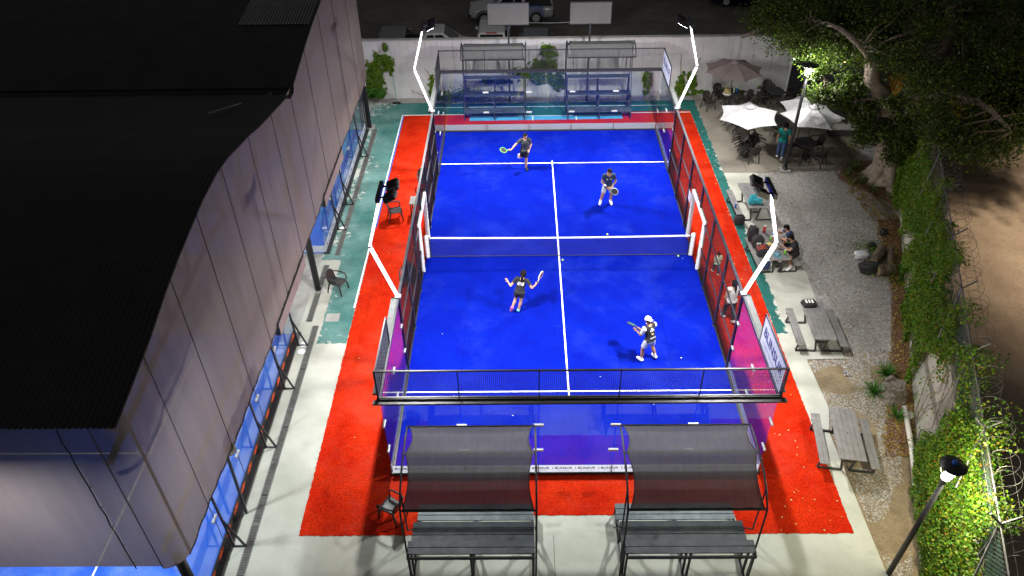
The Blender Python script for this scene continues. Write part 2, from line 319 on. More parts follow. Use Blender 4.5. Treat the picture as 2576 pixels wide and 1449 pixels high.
# ------------------------------------------------------------------ helpers
def ragged(poly, amp, step=0.12):
    out = []
    for i, (x, y) in enumerate(poly):
        x2, y2 = poly[(i + 1) % len(poly)]; L = math.hypot(x2 - x, y2 - y); k = max(1, int(L / step)); nx, ny = (y2 - y) / (L + 1e-9), -(x2 - x) / (L + 1e-9)
        for j in range(k):
            t = j / k; d = 0 if j == 0 else random.uniform(-amp, amp); out.append((x + (x2 - x) * t + nx * d, y + (y2 - y) * t + ny * d))
    return out
class MB:
    def __init__(s): s.v = []; s.f = []
    def add(s, vs, fs):
        o = len(s.v); s.v += [tuple(p) for p in vs]; s.f += [tuple(i + o for i in q) for q in fs]; return s
    def box(s, x0, x1, y0, y1, z0, z1):
        return s.add([(x0, y0, z0), (x1, y0, z0), (x1, y1, z0), (x0, y1, z0), (x0, y0, z1), (x1, y0, z1), (x1, y1, z1), (x0, y1, z1)],
                     [(0, 3, 2, 1), (4, 5, 6, 7), (0, 1, 5, 4), (1, 2, 6, 5), (2, 3, 7, 6), (3, 0, 4, 7)])
    def obox(s, M, sx, sy, sz):
        t = MB().box(-sx / 2, sx / 2, -sy / 2, sy / 2, -sz / 2, sz / 2)
        return s.add([M @ Vector(p) for p in t.v], t.f)
    def bar(s, p, q, w, h=None, up=(0, 0, 1)):
        h = h or w; p = Vector(p); q = Vector(q); d = (q - p); L = d.length; d.normalize()
        u = Vector(up)
        if abs(d.dot(u)) > 0.98: u = Vector((0, 1, 0))
        a = d.cross(u).normalized() * (w / 2); c = a.cross(d).normalized() * (h / 2)
        vs = [p - a - c, p + a - c, p + a + c, p - a + c, q - a - c, q + a - c, q + a + c, q - a + c]
        return s.add(vs, [(0, 1, 2, 3), (7, 6, 5, 4), (0, 4, 5, 1), (1, 5, 6, 2), (2, 6, 7, 3), (3, 7, 4, 0)])
    def tube(s, pts, rad, n=8, caps=True):
        pts = [Vector(p) for p in pts]; k = len(pts)
        rad = rad if isinstance(rad, (list, tuple)) else [rad] * k
        rings = []; prev = None
        for i, p in enumerate(pts):
            d = (pts[min(i + 1, k - 1)] - pts[max(i - 1, 0)]).normalized()
            if prev is None:
                u = Vector((0, 0, 1)) if abs(d.z) < 0.9 else Vector((1, 0, 0))
                a = d.cross(u).normalized()
            else:
                a = (prev - d * prev.dot(d)).normalized()
            prev = a; c = d.cross(a)
            rings.append([p + (a * math.cos(2 * math.pi * j / n) + c * math.sin(2 * math.pi * j / n)) * rad[i] for j in range(n)])
        vs = [q for r in rings for q in r]; fs = []
        for i in range(k - 1):
            for j in range(n):
                fs.append((i * n + j, i * n + (j + 1) % n, (i + 1) * n + (j + 1) % n, (i + 1) * n + j))
        if caps:
            fs.append(tuple(reversed(range(n)))); fs.append(tuple((k - 1) * n + j for j in range(n)))
        return s.add(vs, fs)
    def lathe(s, prof, c=(0, 0, 0), n=16, ax=None):
        M = ax or Matrix.Translation(c); vs = []; fs = []
        for r, z in prof:
            for j in range(n):
                a = 2 * math.pi * j / n; vs.append(M @ Vector((r * math.cos(a), r * math.sin(a), z)))
        for i in range(len(prof) - 1):
            for j in range(n):
                fs.append((i * n + j, i * n + (j + 1) % n, (i + 1) * n + (j + 1) % n, (i + 1) * n + j))
        fs.append(tuple(reversed(range(n)))); fs.append(tuple((len(prof) - 1) * n + j for j in range(n)))
        return s.add(vs, fs)
    def poly(s, pts, z): return s.add([(x, y, z) for x, y in pts], [tuple(range(len(pts)))])
    def prism(s, pts, z0, z1, M=None):
        k = len(pts); vs = [(x, y, z0) for x, y in pts] + [(x, y, z1) for x, y in pts]
        if M is not None: vs = [M @ Vector(p) for p in vs]
        return s.add(vs, [tuple(reversed(range(k))), tuple(range(k, 2 * k))] + [(i, (i + 1) % k, k + (i + 1) % k, k + i) for i in range(k)])
    def mesh(s, name, mat, smooth=False):
        me = bpy.data.meshes.new(name); me.from_pydata([tuple(p) for p in s.v], [], s.f); me.update()
        if mat: me.materials.append(MATS[mat])
        if smooth: me.polygons.foreach_set('use_smooth', [True] * len(me.polygons))
        return me
    def build(s, name, mat, parent=None, smooth=False, bevel=0.0, kind=None):
        o = bpy.data.objects.new(name, s.mesh(name, mat, smooth)); COL.objects.link(o); o.parent = parent
        if bevel:
            b = o.modifiers.new('bevel', 'BEVEL'); b.width = bevel; b.segments = 2; b.limit_method = 'ANGLE'
        if kind: o['kind'] = kind
        return o
def tag(o, label, cat, group=None):
    o['label'] = label; o['category'] = cat
    if group: o['group'] = group
    return o
def empty(name, loc=(0, 0, 0), rz=0.0, label=None, cat=None, group=None):
    o = bpy.data.objects.new(name, None); COL.objects.link(o); o.location = loc; o.rotation_euler = (0, 0, rz)
    o.empty_display_size = 0.2
    if label: tag(o, label, cat, group)
    return o
def struct(name, mb, mat, **k): return mb.build(name, mat, kind='structure', **k)
CH = {}
def copy_tree(o, parent=None):
    c = o.copy(); COL.objects.link(c); c.parent = parent
    for ch in list(o.children): copy_tree(ch, c)
    return c
def meshobj(name, me, parent=None):
    o = bpy.data.objects.new(name, me); COL.objects.link(o); o.parent = parent; return o
def text_mesh(s, size, mat, extrude=0.0015, bold=0.0, spacing=1.0):
    cu = bpy.data.curves.new('lettering', 'FONT'); cu.body = s; cu.size = size; cu.extrude = extrude; cu.offset = bold
    cu.align_x = 'CENTER'; cu.align_y = 'CENTER'; cu.space_character = spacing; cu.resolution_u = 3
    t = bpy.data.objects.new('tmp_text', cu); COL.objects.link(t)
    dg = bpy.context.evaluated_depsgraph_get()
    me = bpy.data.meshes.new_from_object(t.evaluated_get(dg)); me.name = 'lettering'
    bpy.data.objects.remove(t); bpy.data.curves.remove(cu)
    me.materials.clear(); me.materials.append(MATS[mat]); return me
def basis(x, y, z, loc):
    M = Matrix.Identity(4)
    for i, v in enumerate((x, y, z)):
        for j in range(3): M[j][i] = v[j]
    M.translation = Vector(loc); return M
def wire_grid(mb, o, u, v, lu, lv, step, r):
    """square welded mesh in the plane o + u*a + v*b"""
    o = Vector(o); u = Vector(u); v = Vector(v)
    k = int(round(lu / step))
    for i in range(k + 1):
        p = o + u * (lu * i / k); mb.bar(p, p + v * lv, r)
    k = int(round(lv / step))
    for i in range(k + 1):
        p = o + v * (lv * i / k); mb.bar(p, p + u * lu, r)
def quads_mesh(name, P, mat, parent=None, kind='stuff'):
    """P: (N,4,3) array of separate quads"""
    N = len(P); me = bpy.data.meshes.new(name)
    me.vertices.add(N * 4); me.vertices.foreach_set('co', P.reshape(-1).astype(np.float32))
    me.loops.add(N * 4); me.loops.foreach_set('vertex_index', np.arange(N * 4, dtype=np.int32))
    me.polygons.add(N); me.polygons.foreach_set('loop_start', np.arange(0, N * 4, 4, dtype=np.int32)); me.polygons.foreach_set('loop_total', np.full(N, 4, dtype=np.int32))
    me.update(calc_edges=True); me.validate(); me.materials.append(MATS[mat])
    o = bpy.data.objects.new(name, me); COL.objects.link(o); o.parent = parent
    if kind: o['kind'] = kind
    return o
def leaf_quads(C, size, aspect=0.55, nrm=None, spread=1.0, jitter=0.35):
    N = len(C); n = np.random.normal(size=(N, 3)) * spread
    if nrm is not None: n = n + nrm
    n /= np.linalg.norm(n, axis=1, keepdims=True) + 1e-9
    a = np.random.normal(size=(N, 3)); a -= n * (a * n).sum(1, keepdims=True); a /= np.linalg.norm(a, axis=1, keepdims=True) + 1e-9
    b = np.cross(n, a); s = size * (1 + jitter * np.random.uniform(-1, 1, (N, 1)))
    w = s * aspect
    return np.stack([C - a * s * 0.5, C + b * w * 0.5 - a * s * 0.05, C + a * s * 0.5, C - b * w * 0.5 - a * s * 0.05], 1)
def subdiv_noise(o, amt, scale):
    me = o.data
    from mathutils import noise as mn
    for v in me.vertices:
        p = Vector(v.co); d = mn.noise(p * scale) * amt + mn.noise(p * scale * 2.7) * amt * 0.5
        v.co = p + v.normal * d

# ================================================================== GROUND AND SETTING
def wall_x(y): return 0.342 * y + 12.85            # inner face of the long boundary wall on the right
g = MB().poly([(-150, -150), (150, -150), (150, 250), (-150, 250)], -0.06); struct('ground', g, 'asphalt')
struct('street', MB().poly([(wall_x(-16) + 0.15, -16), (60, -16), (60, 12), (wall_x(7.5) + 0.15, 7.5)], -0.03), 'dirt_street')
struct('gravel_bed', MB().poly([(7.6, -5.2), (wall_x(-5.2), -5.2), (wall_x(8.2), 8.2), (13.5, 9.4), (8.4, 9.4), (8.4, 5.8)], -0.022), 'gravel_base')
struct('soil_bed', MB().poly([(7.0, -16), (wall_x(-16), -16), (wall_x(-5.2), -5.2), (7.6, -5.2)], -0.024), 'soil')
struct('mulch_bed', MB().poly([(12.3, 6.3), (12.2, 5.4), (12.8, 4.6), (13.4, 3.9), (13.9, 3.0), (wall_x(2.5) - 0.02, 2.3), (wall_x(7.0) - 0.02, 7.0), (13.2, 6.9)], -0.012), 'mulch')
struct('leaf_litter_strip', MB().poly([(wall_x(2.3) - 0.9, 2.3), (wall_x(-2) - 0.5, -2), (wall_x(-6) - 0.62, -6), (wall_x(-9.5) - 0.9, -9.5), (wall_x(-9.5), -9.5), (wall_x(2.3), 2.3)], -0.014), 'mulch')
ap = MB()
ap.poly([(-9.6, -16), (7.9, -16), (7.42, -13.1), (7.42, -8.6), (7.7, -7.7), (7.62, -4.4), (7.62, 6.0), (7.42, 6.0), (7.42, 13.2), (-9.6, 13.2)], 0.0)
struct('concrete_apron', ap, 'concrete')
struct('concrete_path', MB().poly([(7.6, -1.3), (8.95, -1.3), (8.45, 2.1), (8.88, 5.96), (7.6, 5.96)], 0.003), 'concrete')
struct('table_slab', MB().poly([(7.5, -5.63), (8.87, -5.6), (8.78, -3.2), (8.93, -1.3), (7.5, -1.3)], 0.002), 'concrete')
struct('patio', MB().poly([(7.40, 5.97), (12.05, 6.05), (13.7, 7.4), (15.0, 9.3), (14.5, 13.75), (7.40, 13.75)], 0.004), 'patio_concrete')
struct('far_strip', MB().poly([(-9.6, 13.2), (7.4, 13.2), (7.4, 13.9), (-9.6, 13.9)], -0.006), 'gravel_base')
struct('inner_hall_floor', MB().poly([(-40, -16), (-8.95, -16), (-8.95, 13.4), (-40, 13.4)], 0.002), 'old_concrete')
struct('teal_floor_paint', MB().poly(ragged([(-8.2, -4.72), (-7.2, -4.72), (-7.2, 11.7), (7.0, 11.9), (7.0, -4.4), (7.41, -4.38), (7.405, 13.2), (-8.95, 13.2), (-8.95, -0.1), (-8.2, -0.1)], 0.03, 0.1), 0.0065), 'teal_paint')
red = MB()
red.poly(ragged([(-7.2, -11.95), (-4.15, -11.95), (-4.15, -11.37), (4.1, -11.37), (4.1, -11.95), (7.0, -11.95), (7.0, 12.0), (-7.2, 11.78)], 0.014, 0.07), 0.010)
struct('red_carpet', red, 'red_turf')
struct('sky_blue_floor_paint', MB().poly([(-3.9, 11.13), (3.6, 11.2), (3.6, 11.64), (-3.9, 11.6)], 0.014), 'sky_paint')
struct('teal_floor_patch', MB().poly([(-3.9, 11.605), (3.6, 11.645), (3.6, 12.05), (-3.9, 12.0)], 0.0142), 'teal_paint')
fl = MB()
fl.box(-7.28, -7.22, -2.9, 11.8, 0.006, 0.0135); fl.box(-7.28, 7.0, 11.80, 11.86, 0.006, 0.0135)
fl.box(-3.9, 3.6, 11.585, 11.625, 0.012, 0.0175); fl.box(-0.83, -0.77, 11.13, 11.585, 0.012, 0.0176); fl.box(1.3, 1.36, 11.13, 11.585, 0.012, 0.0176)
fl.box(-6.0, 5.5, 12.62, 12.66, 0.004, 0.0105)
struct('floor_lines', fl, 'line_white')
struct('floor_line_blue', MB().box(-7.219, -7.16, 2.0, 11.79, 0.008, 0.0138), 'stripe_blue')
struct('playing_surface', MB().box(-5, 5, -10, 10, 0.004, 0.020), 'blue_turf')
cl = MB()
for s in (-1, 1): cl.box(-5, 5, s * 6.95 - 0.025, s * 6.95 + 0.025, 0.019, 0.0245)
cl.box(-0.025, 0.025, -7.15, 7.15, 0.019, 0.0248)
struct('court_lines', cl, 'line_white')
# expansion joints and inspection covers in the slabs
jn = MB()
for x in (-0.65,): jn.box(x - 0.006, x + 0.006, -16, -11.97, -0.01, 0.0012)
jn.box(-8.2, -7.3, 2.06, 2.07, 0.0, 0.0078); jn.box(-8.2, -7.3, 6.4, 6.41, 0.0, 0.0078); jn.box(8.45, 8.46, 6.0, 13.7, 0.0, 0.0048); jn.box(7.45, 12.0, 9.9, 9.91, 0.0, 0.0047); jn.box(11.9, 11.91, 6.1, 13.7, 0.0, 0.0049)
struct('slab_joints', jn, 'drain_dark')
o = MB().box(-8.15, -7.68, -3.62, -3.2, 0.0, 0.009).build('inspection_cover', 'old_concrete'); tag(o, 'square concrete inspection cover set in the floor near the end of the drain', 'cover')
for y, lab in ((1.98, 'small white round floor cap beside the far drain'), (-4.75, 'white round floor cap beside the near drain, by the brace foot'), (-5.1, 'white round floor cap a little nearer, beside the near drain')):
    tag(MB().lathe([(0.13, 0.0), (0.13, 0.012), (0.12, 0.016)], (-8.62 if y < 0 else -8.5, y, 0.004), 20).build('floor_cap', 'white_paint'), lab, 'floor cap', 'white floor caps')

# trench drains
def drain(y0, y1, x, label):
    e = empty('trench_drain', (x, y0, 0), 0, label, 'drain', 'trench drains')
    L = y1 - y0
    MB().box(-0.085, 0.085, 0, L, -0.05, 0.0095).build('channel', 'drain_dark', e)
    f = MB(); f.box(-0.105, -0.08, 0, L, -0.02, 0.013); f.box(0.08, 0.105, 0, L, -0.02, 0.013); f.box(-0.08, 0.08, -0.02, 0.004, -0.02, 0.0128); f.box(-0.08, 0.08, L - 0.004, L + 0.02, -0.02, 0.0128)
    f.build('frame', 'galv_steel', e)
    b = MB(); k = int(L / 0.045)
    for i in range(k):
        yy = (i + 0.5) * L / k
        if (i * 7919) % 53 < 1: continue
        b.box(-0.08, 0.08, yy - 0.013, yy + 0.013, 0.0, 0.0122)
    b.build('grate', 'grate', e, kind='stuff')
    yy = 1.9
    while yy < L: MB().box(-0.1, 0.1, yy - 0.03, yy + 0.03, 0.0, 0.0145).build('cross_strap', 'galv_steel', e); yy += 2.0
drain(-15.5, -3.85, -8.40, 'long grated drain channel in the pale concrete, nearest the camera')
drain(-3.6, -0.45, -8.68, 'short grated drain channel by the foot of the dark column')
drain(0.2, 10.4, -8.40, 'grated drain channel along the teal paint, farthest from the camera')

# ================================================================== THE PADEL COURT
enc = empty('padel_court_enclosure', (0, 0, 0), 0, 'glass and black mesh enclosure round the bright blue padel court', 'court enclosure')
pane_y = MB().box(-0.985, 0.985, -0.006, 0.006, 0.06, 2.94).mesh('glass_pane', 'court_glass')
pane_x = MB().box(-0.006, 0.006, -0.985, 0.985, 0.06, 2.94).mesh('glass_pane', 'court_glass')
clamp = MB().box(-0.13, 0.13, -0.028, 0.028, -0.03, 0.03).mesh('clamp', 'silver')
clampx = MB().box(-0.028, 0.028, -0.13, 0.13, -0.03, 0.03).mesh('clamp', 'silver')
wt = MB()
for sy in (-1, 1):
    Y = sy * 10.02
    for i in range(5):
        meshobj('glass_pane', pane_y, enc).location = (-4 + 2 * i, Y, 0)
    for i in range(4):
        for z in (1.0, 2.0):
            meshobj('clamp', clamp, enc).location = (-3 + 2 * i, Y, z)
    MB().box(-5.06, 5.06, Y - 0.05, Y + 0.05, 0.004, 0.075).build('base_channel', 'black_steel', enc)
    bandf = MB().add([(-4.99, Y + sy * 0.012, 0.078), (4.99, Y + sy * 0.012, 0.078), (4.99, Y + sy * 0.012, 0.375), (-4.99, Y + sy * 0.012, 0.375)], [(0, 1, 2, 3)]).build('advert_band', 'band_white', enc)
    for i in range(1, 5): MB().box(-5 + 2 * i - 0.008, -5 + 2 * i + 0.008, Y - 0.019, Y + 0.019, 0.076, 0.38).build('pane_joint', 'dark_frame', enc)
    if sy < 0:
        t1 = text_mesh('BLINSUR', 0.118, 'navy_print', 0.001, 0.003, 1.05)
        t2 = text_mesh('SMART PROTECTION', 0.036, 'grey_print', 0.001)
        for i in range(16):
            x = -4.7 + i * 0.627
            for me, z in ((t1, 0.255), (t2, 0.155)):
                q = meshobj('lettering', me, bandf); q.matrix_local = basis((1, 0, 0), (0, 0, 1), (0, -1, 0), (x, Y - 0.0175, z))
            q = MB().box(x - 0.30, x - 0.285, Y - 0.0182, Y - 0.0162, 0.2, 0.31).build('print_mark', 'red_print', bandf)
    # steel beam over the glass with the one metre mesh above it
    bm = MB(); bm.box(-5.09, 5.09, Y - 0.03, Y + 0.03, 2.945, 3.03); bm.box(-5.17, 5.17, min(Y + sy * 0.031, Y + sy * 0.17), max(Y + sy * 0.031, Y + sy * 0.17), 2.965, 3.02)
    bm.build('top_beam', 'black_steel', enc)
    fr = MB(); fr.bar((-5.06, Y, 4.0), (5.06, Y, 4.0), 0.04); fr.bar((-5.06, Y, 3.075), (5.06, Y, 3.075), 0.04)
    fr.build('mesh_frame', 'black_steel', enc)
    for x in (-5.04, -3.0, -1.0, 1.0, 3.0, 5.04):
        MB().bar((x, Y, 3.03), (x, Y, 4.0), 0.05 if abs(x) > 5 else 0.022).build('mesh_post', 'black_steel', enc)
    w = MB(); wire_grid(w, (-5.02, Y, 3.09), (1, 0, 0), (0, 0, 1), 10.04, 0.9, 0.05, 0.0055)
    w.build('wire_mesh', 'net_black', enc, kind='stuff')
for sx in (-1, 1):
    X = sx * 5.02
    for sy in (-1, 1):
        for k in (7, 9):
            meshobj('glass_pane', pane_x, enc).location = (X, sy * k, 0)
        for k in (6.1, 8, 9.95):
            for z in (1.0, 2.0):
                meshobj('clamp', clampx, enc).location = (X, sy * k, z)
        MB().box(X - 0.05, X + 0.05, min(sy * 6.0, sy * 9.96), max(sy * 6.0, sy * 9.96), 0.004, 0.075).build('base_channel', 'black_steel', enc)
        MB().box(min(X + sx * 0.009, X + sx * 0.015), max(X + sx * 0.009, X + sx * 0.015), min(sy * 6.03, sy * 9.98), max(sy * 6.03, sy * 9.98), 0.078, 0.375).build('advert_band', 'band_white', enc)
        b = MB(); b.box(X - 0.03, X + 0.03, min(sy * 6.0, sy * 9.98), max(sy * 6.0, sy * 9.98), 2.945, 3.03)
        b.build('top_beam', 'black_steel', enc)
        b = MB(); x0, x1 = X + sx * 0.031, X + sx * 0.20
        b.box(min(x0, x1), max(x0, x1), min(sy * 6.0, sy * 9.84), max(sy * 6.0, sy * 9.84), 2.97, 3.028)
        b.build('beam_flange', 'flange_grey', enc)
        # one metre mesh return above the end glass, 2 m long
        f = MB(); f.bar((X, sy * 8.0, 3.03), (X, sy * 8.0, 4.0), 0.04); f.bar((X, sy * 8.0, 3.98), (X, sy * 9.97, 3.98), 0.04); f.bar((X, sy * 8.0, 3.06), (X, sy * 9.97, 3.06), 0.035)
        f.build('mesh_frame', 'black_steel', enc)
        w = MB(); wire_grid(w, (X, sy * 8.02, 3.08), (0, sy, 0), (0, 0, 1), 1.94, 0.88, 0.05, 0.0055)
        w.build('wire_mesh', 'net_black', enc, kind='stuff')
        if sx > 0:
            bn = MB().box(X - 0.016, X - 0.010, min(sy * 8.03, sy * 9.95), max(sy * 8.03, sy * 9.95), 3.04, 3.97).build('banner', 'banner_white', enc)
            q = meshobj('lettering', text_mesh('BLINSUR', 0.42, 'navy_print', 0.001, 0.008, 1.02), bn)
            q.matrix_local = basis((0, -1, 0), (0, 0, 1), (-1, 0, 0), (X - 0.0185, sy * 8.98, 3.57))
            q = meshobj('lettering', text_mesh('SMART PROTECTION', 0.165, 'grey_print', 0.001), bn)
            q.matrix_local = basis((0, -1, 0), (0, 0, 1), (-1, 0, 0), (X - 0.0185, sy * 8.98, 3.24))
        elif sy < 0:
            MB().box(X - 0.016, X - 0.010, -9.95, -8.03, 3.04, 3.97).build('banner', 'banner_white', enc)
    # mesh fence, 3 m high, between the glass; gate gap at the net
    for y in (-6, -4, -2, 2, 4, 6):
        MB().box(X - 0.035, X + 0.035, y - 0.04, y + 0.04, 0.0, 3.0).build('fence_post', 'black_steel', enc)
        MB().box(X + sx * 0.02 - 0.07, X + sx * 0.02 + 0.07, y - 0.075, y + 0.075, 0.0135, 0.0255).build('foot_plate', 'black_steel', enc)
    MB().box(X - 0.035, X + 0.035, -0.04, 0.04, 2.08, 3.0).build('fence_post', 'black_steel', enc)
    MB().box(X - 0.04, X + 0.04, -5.96, 5.96, 3.0, 3.05).build('top_rail', 'black_steel', enc)
    r = MB()
    for z in (1.0, 2.0):
        r.box(X - 0.02, X + 0.02, -5.96, -0.95, z - 0.02, z + 0.02); r.box(X - 0.02, X + 0.02, 1.25, 5.96, z - 0.02, z + 0.02)
    r.box(X - 0.02, X + 0.02, -5.96, -0.95, 0.03, 0.07); r.box(X - 0.02, X + 0.02, 1.25, 5.96, 0.03, 0.07)
    r.build('fence_rail', 'black_steel', enc)
    w = MB(); st = 0.05
    wire_grid(w, (X + sx * 0.03, -5.96, 0.07), (0, 1, 0), (0, 0, 1), 5.0, 2.9, st, 0.0052)
    wire_grid(w, (X + sx * 0.03, 1.26, 0.07), (0, 1, 0), (0, 0, 1), 4.7, 2.9, st, 0.0052)
    wire_grid(w, (X + sx * 0.03, -0.96, 2.1), (0, 1, 0), (0, 0, 1), 2.2, 0.87, st, 0.0052)
    w.build('wire_mesh', 'net_black', enc, kind='stuff')
    for y in (-0.88, 1.18):
        pd = MB().box(X - 0.075, X + 0.075, y - 0.06, y + 0.06, 0.02, 2.02).build('gate_pad', 'pad_white', enc, bevel=0.02)
        for k in range(5):
            z = 0.28 + 0.37 * k
            MB().lathe([(0.045, 0), (0.045, 0.003)], ax=Matrix.Translation((X - sx * 0.0762, y + 0.015 * (-1) ** k, z)) @ Matrix.Rotation(R(-90 * sx), 4, 'Y'), n=10).build('pad_dot', 'pad_green', pd)
    MB().box(X - 0.075, X + 0.075, -0.94, 1.24, 2.023, 2.13).build('gate_pad', 'pad_white', enc, bevel=0.02)
MB().box(4.985, 4.99, 1.45, 1.85, 1.35, 1.75).build('notice_plate', 'white_paint', enc)

# net
net = empty('padel_net', (0, 0, 0), 0, 'low black net with a white top tape across the blue court', 'net')
w = MB()
N = 216
for i in range(N + 1):
    x = -4.78 + 9.56 * i / N; zt = 0.88 + 0.04 * (x / 4.8) ** 2
    w.bar((x, 0, 0.05), (x, 0, zt - 0.03), 0.0042)
for k in range(19):
    z = 0.05 + k * 0.045; w.bar((-4.78, 0, z), (4.78, 0, z), 0.0042)
w.build('mesh', 'net_black', net, kind='stuff')
t = MB()
for i in range(16):
    x0 = -4.8 + 0.6 * i; x1 = x0 + 0.6; za = 0.88 + 0.04 * (x0 / 4.8) ** 2; zb = 0.88 + 0.04 * (x1 / 4.8) ** 2
    t.bar((x0, 0, za - 0.025), (x1, 0, zb - 0.025), 0.016, 0.06)
t.build('top_tape', 'tape_white', net)
MB().bar((-4.8, 0, 0.045), (4.8, 0, 0.045), 0.012, 0.028).build('bottom_cord', 'wire_dark', net)
for s in (-1, 1):
    MB().box(s * 4.82 - 0.02, s * 4.82 + 0.02, -0.025, 0.025, 0.02, 0.92).build('side_band', 'net_black', net)
    p = MB(); pts = [(s * 4.93, 0, 0.02 + 0.95 * i / 24) for i in range(25)]
    p.tube(pts, [0.085 + 0.012 * abs(math.sin(i * math.pi / 4)) for i in range(25)], 12).build('padded_post', 'pad_white', net, smooth=True)
    lc = MB()
    for i in range(6): lc.tube([(s * 4.83, 0.01, 0.12 + 0.15 * i), (s * 4.88, 0.05, 0.17 + 0.15 * i), (s * 4.93, 0.09, 0.15 + 0.15 * i)], 0.008, 6)
    lc.build('lacing', 'wire_dark', net)

# LED lamp poles at the four posts
def court_lamp(sx, sy, label):
    B = Vector((sx * 5.03, sy * 6.0, 3.05)); K = Vector((sx * 5.62, sy * 6.0, 4.86)); T = Vector((sx * 5.13, sy * 6.0, 6.52))
    e = empty('court_lamp', B, 0, label, 'court lamp', 'zigzag court lamps')
    def P(v): return Vector(v) - B
    MB().bar(P(B), P(K), 0.078, 0.11, up=(0, 1, 0)).build('lower_arm', 'pole_white', e)
    MB().bar(P(K), P(T), 0.078, 0.11, up=(0, 1, 0)).build('upper_arm', 'pole_white', e)
    # luminous strips on the camera-facing and rear faces of the arms
    for y in (-0.059, 0.059):
        s = MB(); s.bar(P(B) + Vector((0, y, 0)) + (K - B) * 0.02, P(K) + Vector((0, y, 0)) - (K - B) * 0.02, 0.046, 0.006, up=(0, 1, 0)); s.bar(P(K) + Vector((0, y, 0)) + (T - K) * 0.02, P(T) + Vector((0, y, 0)) - (T - K) * 0.02, 0.056, 0.006, up=(0, 1, 0))
        s.build('led_strip', 'led', e)
    MB().bar(P(K) - (K - B).normalized() * 0.05, P(K) + (T - K).normalized() * 0.05, 0.098, 0.098, up=(0, 1, 0)).build('knee_joint', 'galv_steel', e)
    MB().box(-0.09, 0.09, -0.09, 0.09, -0.05, 0.03).build('foot_bracket', 'galv_steel', e)
    for dy in (-0.065, 0.065): MB().lathe([(0.016, 0.03), (0.016, 0.05)], (sx * 0.06, dy, 0), 8).build('bolt', 'silver', e)
    s = MB(); off = Vector((sx * 0.062, 0, 0))
    MB().bar(P(T) + Vector((0, -0.45, 0.10)), P(T) + Vector((0, 0.45, 0.10)), 0.10, 0.14).build('crossbar', 'black_steel', e)
    MB().bar(P(T), P(T) + Vector((0, 0, 0.12)), 0.09).build('head_joint', 'black_steel', e)
    for dy in (-0.27, 0.27):
        C = P(T) + Vector((-sx * 0.33, dy, 0.10)); aim = Vector((sx * 1.5, sy * 5.6 + dy * 5, 0)) - (B + C)
        d = aim.normalized(); a = Vector((0, 1, 0)); a = (a - d * a.dot(d)).normalized(); u = d.cross(a)
        M = basis(a, u, d, C)
        h = MB().obox(M, 0.36, 0.34, 0.07).build('floodlight', 'black_steel', e)
        fn = MB()
        for k in range(9): fn.obox(M @ Matrix.Translation((-0.16 + 0.04 * k, 0, -0.07)), 0.012, 0.32, 0.07)
        fn.build('cooling_fins', 'black_steel', h)
        MB().obox(M @ Matrix.Translation((0, 0, 0.038)), 0.32, 0.30, 0.004).build('lens', 'flood_glow', h)
        MB().bar(C, P(T) + Vector((0, dy, 0.10)), 0.04).build('bracket', 'black_steel', h)
        L = bpy.data.lights.new('floodlight_beam', 'AREA'); L.shape = 'RECTANGLE'; L.size = 0.24; L.size_y = 0.22; L.energy = FLOOD_W; L.color = (1.0, 0.985, 0.97); L.spread = R(158)
        lo = bpy.data.objects.new('floodlight_beam', L); COL.objects.link(lo); lo.parent = e
        lo.matrix_local = basis(a, -u, -d, C + d * 0.06)
FLOOD_W = 520
court_lamp(-1, -1, 'white zigzag lamp pole on the left fence at the near end of the court')
court_lamp(1, -1, 'white zigzag lamp pole on the right fence at the near end of the court')
court_lamp(-1, 1, 'white zigzag lamp pole at the far left of the court by the white wall')
court_lamp(1, 1, 'white zigzag lamp pole at the far right of the court by the mauve umbrella')

# ================================================================== FAR WALL
wl_e = empty('boundary_wall', (0, 13.8, 0), 0, 'white plastered wall with dark stains behind the far bleachers', 'wall')
MB().box(-12, 12.1, 0, 0.22, -0.05, 3.0).build('wall_face', 'white_wall', wl_e)
MB().box(-12, 12.1, -0.02, 0.24, 3.003, 3.06).build('coping', 'old_concrete', wl_e)
MB().box(5.0, 7.4, -0.06, -0.004, 0.0, 0.25).build('plinth', 'old_concrete', wl_e)

